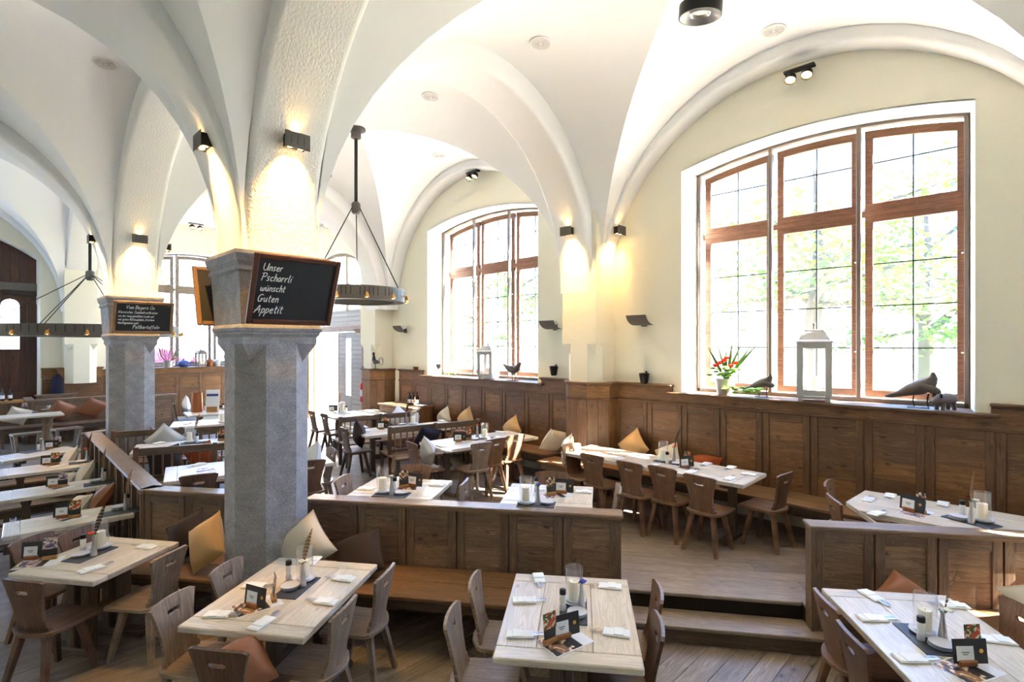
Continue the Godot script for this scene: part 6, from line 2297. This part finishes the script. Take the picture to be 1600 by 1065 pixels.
func far_end() -> void:
	var f := UP_FLOOR
	far_panel("weathered panelled partition behind the far bench with the leather cushion", V(0.95, 16.35, f), 90, 1.75, 3)
	far_panel("short return of the far partition in front of the big door", V(0.95, 17.3, f), 180, 0.95, 2)
	far_panel("low far partition in front of the clad end pilaster", V(1.1, 17.15, f), 90, 0.75, 1, 1.05)
	far_panel("panelled partition end beside the slimmer pillar, towards the end window", V(2.55, 15.8, f), 90, 1.15, 2)
	var b := bench("far_bench", "long grey bench in front of the far partition", V(0.35, 16.28, f), yaw_of(90) + PI / 2, 2.3, 0.5, 0.45, M.bench_grey, 4)
	b.position = V(0.35, 16.28, f)
	cushion("brown leather cushion on the far bench", V(1.45, 16.05, f + 0.45), 175, -0.4, 0.55, 0.46, M.leather)
	cushion("brown cushion beside the slimmer pillar on the far bench", V(2.05, 16.1, f + 0.45), 175, -0.5, 0.5, 0.5, M.leather)
	cushion("pale cushion at the end of the far bench", V(0.72, 16.05, f + 0.45), 175, -0.4, 0.4, 0.40, M.linen)
	# the far table on its thick round leg
	var t := thing("pedestal_table", "pale far table on one thick turned leg", "table", V(0.78, 15.45, f))
	for k in 3:
		board(t, "top_board", Vector3(1.3, 0.04, 0.22), Vector3(0, 0.73, -0.22 + 0.22 * k), M.table[k], 0, 0.004)
	var lg := G.new()
	lg.lathe([Vector2(0.16, 0.0), Vector2(0.16, 0.03), Vector2(0.085, 0.06), Vector2(0.085, 0.62), Vector2(0.13, 0.66), Vector2(0.2, 0.705), Vector2(0.0, 0.705)], 20, T(Vector3(-0.5, 0, 0)))
	part(t, "leg", lg, M.cap)
	var lg2 := G.new()
	lg2.lathe([Vector2(0.16, 0.0), Vector2(0.16, 0.03), Vector2(0.085, 0.06), Vector2(0.085, 0.62), Vector2(0.13, 0.66), Vector2(0.2, 0.705), Vector2(0.0, 0.705)], 20, T(Vector3(0.4, 0, 0)))
	part(t, "leg", lg2, M.cap)
	tabletop("far table on the thick leg", f + 0.75, 90, [["saucers", 70, 641, 2], ["vase", 74, 640, 2], ["mill", 77, 640.5], ["slim", 38, 642, 20.0, 1], ["flyer", 45, 643, 60, 1]])
	stool("grey plank stool before the far table, nearer its leg", V(0.80, 14.6, f), 0.2)
	stool("grey plank stool before the far table, nearer the railing", V(1.45, 14.9, f), 0.3)
	# wine counter by the big door
	var c := thing("wine_counter", "small wooden counter with wine bottles by the big door", "counter", V(0.46, 16.9, f))
	board(c, "top", Vector3(0.8, 0.05, 0.5), Vector3(0, 0.95, 0), M.block, 0, 0.006)
	board(c, "body", Vector3(0.7, 0.92, 0.42), Vector3(0, 0.46, 0), M.chair_dark, 1, 0.004)
	for k in 2:
		bottle("dark wine bottle on the small counter by the door", V(0.50 + 0.13 * k, 16.85, f + 0.975), M.bottle, "wine bottles on the counter")
	# the big door in its arched niche
	var d := snode("door_1")
	var ex := [-1.35, -1.1, -0.85, -0.6, -0.35, -0.1, 0.2, 0.5, 0.67, 0.84, 1.04, 1.24]
	for k in ex.size() - 1:
		var cx: float = (ex[k] + ex[k + 1]) * 0.5
		var cw: float = ex[k + 1] - ex[k] - 0.003
		if k == 7 or k == 8:
			board(d, "plank", Vector3(cw, 2.47 - UP_FLOOR, 0.05), V(cx, END_A + 0.35, (2.47 + UP_FLOOR) * 0.5), M.door[k % 2], 1, 0.004)
			board(d, "plank", Vector3(cw, 1.85, 0.05), V(cx, END_A + 0.35, 3.71 + 0.925), M.door[k % 2], 1, 0.004)
		else:
			board(d, "plank", Vector3(cw, 5.2, 0.05), V(cx, END_A + 0.35, UP_FLOOR + 2.6), M.door[k % 2], 1, 0.004)
	for q in [[-1.4, 0.5, UP_FLOOR, 5.5], [0.84, 1.27, UP_FLOOR, 5.5], [0.5, 0.84, UP_FLOOR, 2.47], [0.5, 0.84, 3.71, 5.5]]:
		board(d, "back_board", Vector3(q[1] - q[0], q[3] - q[2], 0.03), V((q[0] + q[1]) * 0.5, END_A + 0.392, (q[2] + q[3]) * 0.5), M.door[1], 1, 0.0)
	for s in [-1.0, 1.0]:
		var cg0 := G.new()
		var cp := [Vector2(-0.67 + 0.17 * s, 3.72), Vector2(-0.67, 3.72)]
		for k in 5:
			var an := PI / 2 * k / 4.0
			cp.append(Vector2(-0.67 + s * 0.17 * sin(an), 3.54 + 0.17 * cos(an)))
		wallprism(cg0, cp, 0.325, 0.375, Transform3D(Basis(Vector3(-1, 0, 0), Vector3.UP, Vector3(0, 0, -1)), Vector3(0, 0, -END_A)))
		part(d, "spandrel", cg0, M.door[0])
	board(d, "transom", Vector3(2.6, 0.20, 0.10), V(-0.05, END_A + 0.31, 4.02), M.iron_flat, 0, 0.01)
	board(d, "rail", Vector3(2.6, 0.28, 0.08), V(-0.05, END_A + 0.31, 1.25), M.door[0], 0, 0.01)
	board(d, "stile", Vector3(0.22, 3.2, 0.08), V(1.08, END_A + 0.31, 2.0), M.door[1], 1, 0.01)
	board(d, "hinge_strap", Vector3(0.75, 0.11, 0.03), V(0.92, END_A + 0.29, 3.86), M.iron, 0, 0.004)
	board(d, "hinge_strap", Vector3(0.75, 0.11, 0.03), V(0.92, END_A + 0.26, 0.95), M.iron, 0, 0.004)
	var pv := G.new()
	var pts := []
	for k in 9:
		var an := PI * k / 8.0
		pts.append(Vector2(-0.67 + 0.17 * cos(an), 3.54 + 0.17 * sin(an)))
	pts.append(Vector2(-0.84, 2.47))
	pts.append(Vector2(-0.50, 2.47))
	var XE := Transform3D(Basis(Vector3(-1, 0, 0), Vector3.UP, Vector3(0, 0, -1)), Vector3(0, 0, -END_A))
	wallprism(pv, pts, 0.345, 0.353, XE)
	part(d, "arched_pane", pv, M.daypane, Transform3D.IDENTITY, "bright arched glass pane")
	# coat on the clad end pilaster
	var ct := thing("dark_coat", "dark coat hanging at the clad end pilaster", "coat", V(1.50, END_A - 0.28, 0.9))
	var cg := G.new()
	cg.tube([Vector3(0, 0.95, 0.06), Vector3(0, 0.85, 0.03), Vector3(0, 0.45, 0), Vector3(0, 0.0, 0)], [0.03, 0.10, 0.15, 0.17], 10)
	part(ct, "cloth", cg, M.navy)
	# porch in the third bay of the window wall
	porch()
	# sideboard
	var sb := thing("oak_sideboard", "low oak sideboard with bottles against the window wall", "sideboard", V(6.78, 9.9, f), yaw_of(90) + 0.0)
	board(sb, "top", Vector3(1.35, 0.035, 0.62), Vector3(0, 0.92, 0), M.bench, 0, 0.006)
	board(sb, "body", Vector3(1.28, 0.84, 0.54), Vector3(0, 0.48, 0), M.wain[1], 0, 0.004)
	board(sb, "plinth", Vector3(1.26, 0.06, 0.5), Vector3(0, 0.03, 0), M.wain_frame, 0, 0.002)
	for k in 2:
		var dr := board(sb, "door", Vector3(0.6, 0.74, 0.02), Vector3(-0.315 + 0.63 * k, 0.5, 0.28), M.wain[0], 1, 0.004)
		var kn := G.new()
		kn.ball(Vector3(0.22 - 0.44 * k, 0.1, 0.02), Vector3(0.015, 0.015, 0.015), 8, 6)
		part(dr, "knob", kn, M.iron)
	for k in 3:
		bottle("dark bottle standing on the oak sideboard", V(6.82 - 0.03 * k, 9.52 + 0.10 * k, f + 0.9375), M.bottle, "bottles on the sideboard", 1.0)
	bottle("short amber bottle standing on the oak sideboard", V(6.70, 9.44, f + 0.9375), M.copper, "", 0.7)
	for k in 3:
		var sg := G.new()
		sg.lathe([Vector2(0.0, 0.0), Vector2(0.07, 0.0), Vector2(0.12, 0.012), Vector2(0.122, 0.016), Vector2(0.07, 0.006), Vector2(0.0, 0.006)], 24)
		var so := thing("dinner_plate", "white plate stacked on the oak sideboard", "plate", V(6.78, 9.30, f + 0.9375 + 0.009 * k), 0.0, "plates on the sideboard")
		part(so, "dish", sg, M.plate)
	# fire extinguisher by the porch
	var fe := thing("fire_extinguisher", "red fire extinguisher hanging beside the porch frame", "fire extinguisher", V(7.05, 12.2, 1.10))
	var eg := G.new()
	eg.lathe([Vector2(0.0, 0.0), Vector2(0.075, 0.01), Vector2(0.078, 0.04), Vector2(0.078, 0.44), Vector2(0.05, 0.50), Vector2(0.025, 0.52), Vector2(0.0, 0.52)], 20)
	part(fe, "cylinder", eg, M.red)
	var eh := G.new()
	eh.lathe([Vector2(0.022, 0.52), Vector2(0.022, 0.57), Vector2(0.0, 0.575)], 12)
	eh.box(T(Vector3(0, 0.58, 0.04)), Vector3(0.025, 0.02, 0.13), 0.003)
	part(fe, "valve", eh, M.black)
	var el := G.new()
	el.lathe([Vector2(0.079, 0.15), Vector2(0.079, 0.32)], 20)
	part(fe, "label_band", el, M.paper)
	var br := G.new()
	br.box(T(Vector3(0.09, 0.35, 0)), Vector3(0.14, 0.03, 0.06), 0.003)
	part(fe, "bracket", br, M.iron)
	# things on the sill of the end window
	var sy := 1.9235
	var hp := thing("heather_pot", "pink heather in a pot on the end window sill", "plant", V(3.95, END_A - 0.02, sy))
	var pg := G.new()
	pg.lathe([Vector2(0.0, 0.0), Vector2(0.11, 0.0), Vector2(0.15, 0.2), Vector2(0.13, 0.2), Vector2(0.0, 0.18)], 16)
	part(hp, "pot", pg, M.zinc)
	var r := RandomNumberGenerator.new()
	r.seed = 31
	for k in 40:
		var bg := G.new()
		var e := Vector3(r.randf_range(-0.28, 0.28), r.randf_range(0.3, 0.62), r.randf_range(-0.16, 0.16))
		bg.tube([Vector3(e.x * 0.3, 0.18, e.z * 0.3), e * Vector3(0.8, 0.6, 0.8), e], [0.006, 0.008, 0.012], 5)
		part(hp, "twig", bg, M.flower_pink if k % 3 else M.green)
	var tp := thing("blue_teapot", "dark blue enamel pot on the end window sill", "pot", V(4.33, END_A, sy))
	var tg := G.new()
	tg.lathe([Vector2(0.0, 0.0), Vector2(0.10, 0.0), Vector2(0.15, 0.06), Vector2(0.15, 0.14), Vector2(0.09, 0.19), Vector2(0.03, 0.21), Vector2(0.02, 0.24), Vector2(0.0, 0.25)], 20)
	part(tp, "body", tg, M.blue)
	var ts := G.new()
	ts.tube([Vector3(0.13, 0.08, 0), Vector3(0.2, 0.13, 0), Vector3(0.23, 0.19, 0)], [0.03, 0.02, 0.015], 8)
	part(tp, "spout", ts, M.blue)
	var th := G.new()
	th.tube([Vector3(-0.13, 0.14, 0), Vector3(-0.21, 0.13, 0), Vector3(-0.2, 0.06, 0), Vector3(-0.13, 0.05, 0)], 0.012, 6)
	part(tp, "handle", th, M.blue)
	lantern("small grey lantern on the end window sill", V(4.78, END_A, sy), 0.2, 0.22, 0.55, M.win_grey)
	var js := [[5.02, 0.22, M.copper, "brown stoneware jug on the end window sill"], [5.22, 0.2, M.zinc, "grey tin on the end window sill"], [5.5, 0.34, M.rust, "round topped iron ornament on the end window sill"]]
	for q in js:
		var jo := thing("sill_jar", q[3], "jar", V(q[0], END_A, sy))
		var jg := G.new()
		var hh: float = q[1]
		if hh > 0.3:
			jg.lathe([Vector2(0.0, 0.0), Vector2(0.08, 0.0), Vector2(0.08, 0.03), Vector2(0.015, 0.06), Vector2(0.015, 0.2)], 14)
			jg.ball(Vector3(0, 0.28, 0), Vector3(0.10, 0.10, 0.04), 14, 8)
		else:
			jg.lathe([Vector2(0.0, 0.0), Vector2(0.09, 0.0), Vector2(0.11, hh * 0.4), Vector2(0.09, hh * 0.85), Vector2(0.06, hh), Vector2(0.05, hh), Vector2(0.07, hh * 0.7)], 16)
		part(jo, "body", jg, q[2])
		var rim := G.new()
		rim.lathe([Vector2(0.062, hh - 0.012), Vector2(0.066, hh), Vector2(0.058, hh)], 14)
		part(jo, "rim", rim, q[2])
	# copper lamp on the far table, and the leaflet stand beside it
	var cl := thing("copper_lamp", "tall tapered copper table lamp on a far table", "table lamp", pix(308, 643.5, f + 0.75))
	var cg2 := G.new()
	cg2.lathe([Vector2(0.125, 0.02), Vector2(0.105, 0.44), Vector2(0.10, 0.44), Vector2(0.12, 0.02)], 24)
	part(cl, "shade", cg2, M.copper)
	var cb := G.new()
	cb.lathe([Vector2(0.0, 0.0), Vector2(0.11, 0.0), Vector2(0.11, 0.018), Vector2(0.0, 0.02)], 20)
	part(cl, "base", cb, M.copper)
	tabletop("far table with the copper lamp", f + 0.75, 98, [["vase", 329.5, 641, 0], ["mill", 321, 641.5], ["slim", 345, 639, 35.0, 0], ["saucers", 327, 642, 1], ["wide", 352, 640, 35.0]])
	var ls := thing("leaflet_stand", "white leaflet stand with blue print on the far table", "leaflet stand", pix(332, 643, f + 0.75), yaw_of(35))
	board(ls, "foot", Vector3(0.22, 0.12, 0.10), Vector3(0, 0.06, 0), M.block, 0, 0.004)
	board(ls, "sheet", Vector3(0.28, 0.46, 0.01), Vector3(0, 0.27, 0.0), M.paper, 0, 0.0, 0, -0.1)
	board(ls, "blue_print", Vector3(0.24, 0.05, 0.004), Vector3(0, 0.38, 0.004), M.blue, 0, 0.0, 0, -0.1)
	chair("dark far chair holding the pale cushion by the end window", V(3.62, 14.6, f), 100, "", M.chair_dark)
	cushion("pale cushion on the dark far chair by the end window", V(3.66, 14.6, f + 0.456), 100, 0.1, 0.7, 0.42, M.grey_cloth)
	far_panel("brown partition edge behind the leaflet stand", V(4.75, 14.9, f), 90, 0.7, 1, 1.02)

func porch() -> void:
	# boarded porch wall with a glass slit, set in the arched opening of the third bay
	var n := snode("door_2")
	var x := WALL + 0.16
	var a0 := 12.49
	var a1 := 15.81
	board(n, "lintel", Vector3(a1 - a0, 0.16, 0.18), V(x - 0.06, (a0 + a1) * 0.5, 3.02), M.far_wain[0], 0, 0.008, PI / 2)
	board(n, "frame_post", Vector3(0.10, 2.65, 0.18), V(x - 0.06, a0 + 0.05, 1.64), M.wain[1], 1, 0.008, PI / 2)
	board(n, "frame_post", Vector3(0.10, 2.65, 0.18), V(x - 0.06, a1 - 0.05, 1.64), M.wain[1], 1, 0.008, PI / 2)
	# grey boards, one by one: from the post to the slit, from the slit to the door glass, and over the lintel
	for q in [[12.60, 13.42, 0.31, 2.93], [13.72, 14.12, 0.31, 2.93], [12.50, 15.80, 3.11, 3.56]]:
		var y: float = q[2]
		var seams := 1 if q[1] - q[0] < 1.0 else 3
		while y < q[3] - 0.02:
			var hh := minf(0.125, q[3] - y)
			for s in seams:
				var w: float = (q[1] - q[0]) / seams
				board(n, "board", Vector3(w - 0.006, hh - 0.007, 0.03), V(x + 0.02, q[0] + w * (s + 0.5), y + hh * 0.5), M.tile, 0, 0.003, PI / 2)
			y += 0.125
	for q in [[12.60, 13.42], [13.72, 14.12]]:
		var bk := G.new()
		bk.box(T(V(x + 0.05, (q[0] + q[1]) * 0.5, 1.62)), Vector3(0.03, 2.62, q[1] - q[0]))
		part(n, "backing", bk, M.iron_flat)
	var bk2 := G.new()
	bk2.box(T(V(x + 0.05, (a0 + a1) * 0.5, 3.34)), Vector3(0.03, 0.46, a1 - a0 - 0.02))
	part(n, "backing", bk2, M.iron_flat)
	for q in [[13.42, 13.72, 1.15, 2.75], [14.16, 15.10, 0.35, 2.92], [15.12, 15.70, 0.35, 2.92]]:
		var g := G.new()
		g.box(T(V(x + 0.03, (q[0] + q[1]) * 0.5, (q[2] + q[3]) * 0.5)), Vector3(0.008, q[3] - q[2], q[1] - q[0]))
		part(n, "glass", g, M.glass)
		for e in [q[0], q[1]]:
			board(n, "glass_stile", Vector3(0.035, q[3] - q[2], 0.05), V(x + 0.03, e, (q[2] + q[3]) * 0.5), M.far_wain[1] if q[0] > 14 else M.tile, 1, 0.004, PI / 2)
	for q in [[0.31, 1.15], [2.75, 2.93]]:
		board(n, "board", Vector3(0.29, q[1] - q[0], 0.03), V(x + 0.02, 13.57, (q[0] + q[1]) * 0.5), M.tile, 0, 0.003, PI / 2)
	# arched light above
	var X := Transform3D(Basis(Vector3(0, 0, -1), Vector3.UP, Vector3(1, 0, 0)), Vector3(WALL, 0, 0))
	var fr := grand()
	wallprism(fr, rail_strip(14.15, 1.68, 4.75, 0.45, 12.5, 15.8, 0.0, 0.10), 0.12, 0.22, X)
	part(n, "arch_frame", fr, M.win_grey)
	for u in [12.53, 13.6, 14.7, 15.77]:
		board(n, "arch_mullion", Vector3(0.07, 1.55, 0.08), V(x, u, 4.30), M.win_grey, 1, 0.004, PI / 2)
	for k in 3:
		var g := G.new()
		g.box(T(V(x + 0.01, 13.06 + 1.09 * k, 4.2)), Vector3(0.008, 1.3, 1.02))
		part(n, "glass", g, M.glass)

func wall_things() -> void:
	# chalkboards on the pillars
	chalkboard("black chalkboard in a red-brown frame on the big pillar", V(COL_X + 0.045, LINES[2] - 0.40, 2.775), 0.36, 0.76, 0.62, M.frame_red,
		[["Unser", -0.30, 0.475, 0.062, 0.0042], ["Pschorrli", -0.30, 0.385, 0.066, 0.0042], ["wünscht", -0.30, 0.295, 0.060, 0.0042], ["Guten", -0.31, 0.20, 0.066, 0.0042], ["Appetit", -0.32, 0.10, 0.075, 0.0042]])
	chalkboard("black menu chalkboard in a pale frame on the slimmer pillar", V(COL_X + 0.10, LINES[3] - 0.40, 2.78), 0.30, 0.86, 0.56, M.frame_pale,
		[["Vom Bayern Ox", -0.26, 0.425, 0.062, 0.0035], ["Klassischer Zwiebelrostbraten", -0.36, 0.35, 0.042, 0.003], ["von der lang gereiften Lende mit", -0.36, 0.285, 0.036, 0.003], ["viel guten Röstzwiebeln, frischem", -0.36, 0.225, 0.036, 0.003], ["Marktgemüse und", -0.36, 0.165, 0.038, 0.003], ["Pellkartoffeln", -0.15, 0.085, 0.062, 0.0035]])
	var rb := chalkboard("chalkboard on the far face of the big pillar, only its edge showing", V(COL_X - 0.08, LINES[2] + 0.40, 2.775), 0.30, 0.80, 0.60, M.frame_pale, [])
	rb.rotation.y = PI
	# sill of the lantern window
	var sy := 1.8935
	sill_plant(onx(1133, 614, WALL + 0.12, sy))
	bird("iron bird pecking beside the potted sill plant", onx(1190, 617, WALL + 0.13, sy), PI / 2 + 0.2, 1.0, false)
	lantern("tall white metal lantern with glass sides on the sill", onx(1272, 628, WALL + 0.10, sy), 0.25, 0.34, 0.98, M.zinc)
	bird("bigger iron bird pecking beside the little iron pig", onx(1435, 636, WALL + 0.10, sy), PI / 2 + 0.1, 1.25, false)
	pig(onx(1476, 640, WALL + 0.06, sy), PI / 2 + 0.9)
	# sill of the far window
	small_sprig(onx(702, 585, WALL + 0.08, sy))
	lantern("blue-white metal lantern on the sill of the far window", onx(763, 588, WALL + 0.06, sy), 0.3, 0.30, 0.74, M.zinc)
	bird("iron hen with raised tail on the sill of the far window", onx(801, 589, WALL + 0.08, sy), -PI / 2, 1.25, true)
	var cc := thing("tea_light", "copper tea light cup at the start of the far sill", "candle holder", onx(650, 582, WALL - 0.02, 2.0))
	var cg := G.new()
	cg.lathe([Vector2(0.0, 0.0), Vector2(0.06, 0.0), Vector2(0.07, 0.07), Vector2(0.062, 0.07), Vector2(0.055, 0.02), Vector2(0.0, 0.02)], 18)
	part(cc, "cup", cg, M.copper)
	var cw := G.new()
	cw.lathe([Vector2(0.0, 0.045), Vector2(0.055, 0.045)], 16)
	part(cc, "wax", cw, M.candle)
	var ht := thing("tin_heart", "small rusty tin heart on a wire at the far window", "ornament", onx(685, 585, WALL + 0.12, sy))
	var hg := G.new()
	var hp := PackedVector2Array()
	for k in 20:
		var t := TAU * k / 20.0
		hp.append(Vector2(0.0055 * 16 * pow(sin(t), 3), -0.0055 * (13 * cos(t) - 5 * cos(2 * t) - 2 * cos(3 * t) - cos(4 * t))))
	hg.prism(hp, -0.012, 0.012, 0.004, T(Vector3(0, 0.2, 0), PI / 2, PI / 2))
	part(ht, "heart", hg, M.rust)
	var hw := G.new()
	hw.tube([Vector3(0, 0, 0), Vector3(0, 0.13, 0)], 0.004, 6)
	hw.lathe([Vector2(0.0, 0.0), Vector2(0.05, 0.0), Vector2(0.05, 0.008), Vector2(0.0, 0.01)], 14)
	part(ht, "stand", hw, M.iron)
	# rooster on the pilaster ledge
	var ro := thing("iron_rooster", "flat black iron rooster with curled tail on the pilaster ledge", "rooster figure", V(6.72, 11.05, 2.0), PI / 2)
	var rg := G.new()
	rg.tube([Vector3(-0.16, 0.15, 0), Vector3(-0.08, 0.17, 0), Vector3(0.02, 0.17, 0), Vector3(0.08, 0.22, 0), Vector3(0.09, 0.32, 0), Vector3(0.10, 0.38, 0), Vector3(0.15, 0.37, 0)], [0.01, 0.04, 0.055, 0.045, 0.025, 0.03, 0.006], 10)
	part(ro, "body", rg, M.black)
	var rt := G.new()
	var sp := []
	for k in 22:
		var t := k / 21.0 * TAU * 1.6
		var rr := 0.11 - 0.06 * k / 21.0
		sp.append(Vector3(-0.24 + cos(t) * rr, 0.19 + sin(t) * rr, 0))
	rt.tube(sp, 0.006, 6)
	part(ro, "curled_tail", rt, M.iron)
	var rl := G.new()
	rl.tube([Vector3(0.02, 0.13, 0), Vector3(0.02, 0.0, 0)], 0.01, 6)
	rl.box(T(Vector3(0.02, 0.005, 0)), Vector3(0.16, 0.01, 0.08))
	part(ro, "stand", rl, M.iron)
	# curved sconces and black pots on the wall
	for q in [[868, 516, "curved steel sconce between the far window and the clad pilaster"], [1007, 510, "curved steel sconce between the clad pilaster and the lantern window"], [634, 520, "curved steel sconce at the porch side of the far window"], [571, 524, "curved steel sconce past the far pilaster, seen edge on"]]:
		bent_sconce(q[2], onx(q[0], q[1], WALL - 0.005, -1.0), -PI / 2)
	for q in [[870, 579, "small black wall pot between the far window and the clad pilaster"], [1011, 591, "small black wall pot between the clad pilaster and the lantern window"], [605, 567, "small black wall pot at the porch side of the far window"]]:
		wall_pot(q[2], onx(q[0], q[1], WALL - 0.005, -1.0), -PI / 2)
	# coat hook under the far sill
	var hk := thing("coat_hook", "small iron hook on the frieze under the far sill", "hook", onx(678, 592, WALL - 0.057, -1.0))
	var hkg := G.new()
	hkg.tube([Vector3(0, 0.04, 0), Vector3(-0.03, 0.0, 0), Vector3(-0.05, -0.03, 0), Vector3(-0.06, 0.0, 0)], 0.005, 6)
	part(hk, "hook", hkg, M.iron)

func onx(px: float, py: float, x: float, y: float) -> Vector3:
	# where the sight line meets the plane of that x; y given (or -1 for the pixel's own height)
	var X := (px - 800.0) / FOC
	var t := x / (0.6964 * X + 0.7176)
	return Vector3(x, y if y > -0.5 else EYE - (py - HOR) / FOC * t, -(-0.7176 * X + 0.6964) * t)

func lamps() -> void:
	var c1: float = LINES[2]
	var c2: float = LINES[3]
	var hl := 4.36
	var lz := HB + bulge(hl - 0.03, 2.73) + 0.012
	var lx := HB + bulge(hl - 0.03, 2.2) + 0.012
	wall_lamp("box wall lamp over the red-brown chalkboard", V(COL_X + 0.02, c1 - lz, hl), 0.0)
	wall_lamp("box wall lamp on the big pillar's inner face, away from the windows", V(COL_X - lx, c1, hl), -PI / 2)
	wall_lamp("box wall lamp on the big pillar's window side, seen edge on", V(COL_X + lx, c1, hl), PI / 2)
	wall_lamp("box wall lamp over the menu chalkboard", V(COL_X + 0.02, c2 - lz, hl), 0.0)
	wall_lamp("box wall lamp on the slimmer pillar's inner face, away from the windows", V(COL_X - lx, c2, hl), -PI / 2)
	wall_lamp("box wall lamp on the slimmer pillar's window side", V(COL_X + lx, c2, hl), PI / 2)
	wall_lamp("box wall lamp on the front of the plastered pilaster", V(6.72 - bulge(hl, 2.2) - 0.012, LINES[2] - 0.02, hl), -PI / 2)
	wall_lamp("box wall lamp on the pilaster's flank towards the lantern window", V(7.02, LINES[2] - HB - bulge(hl, 2.7) - 0.06, hl), 0.0, 0.45)
	twin_spot("black twin spotlight under the arch over the lantern window", onx(1249, 108, 7.02, -1.0), -PI / 2)
	twin_spot("black twin spotlight under the arch over the far window", onx(739, 269, 7.02, -1.0), -PI / 2)
	twin_spot("black twin spotlight over the end window", pixd(306, 350, 13.6), 0.0)
	twin_spot("black twin spotlight over the porch", onx(513, 347, 7.02, -1.0), -PI / 2)
	speaker("round white ceiling speaker in the vault before the lantern window, by the arch", 845, 66, 0.135)
	speaker("round white ceiling speaker in the vault closest to the lantern window", 1209, 46, 0.135)
	speaker("round white ceiling speaker beyond the first cross arch", 673, 150, 0.135)
	speaker("round white ceiling speaker closest to the far window", 686, 242, 0.135)
	speaker("round white ceiling speaker in the vault on the inner side of the pillars", 165, 98, 0.135)
	ring_light("iron ring chandelier hanging by a rod over the slatted benches", V(4.58, 8.16, 3.42), 0.80, 4.92, 6.26, 3, 12)
	ring_light("wide iron ring chandelier beyond the slimmer pillar", V(1.72, 13.9, 2.86), 1.55, 4.02, 5.9, 6, 18)
	pendant(V(4.30, 1.95, 5.42))
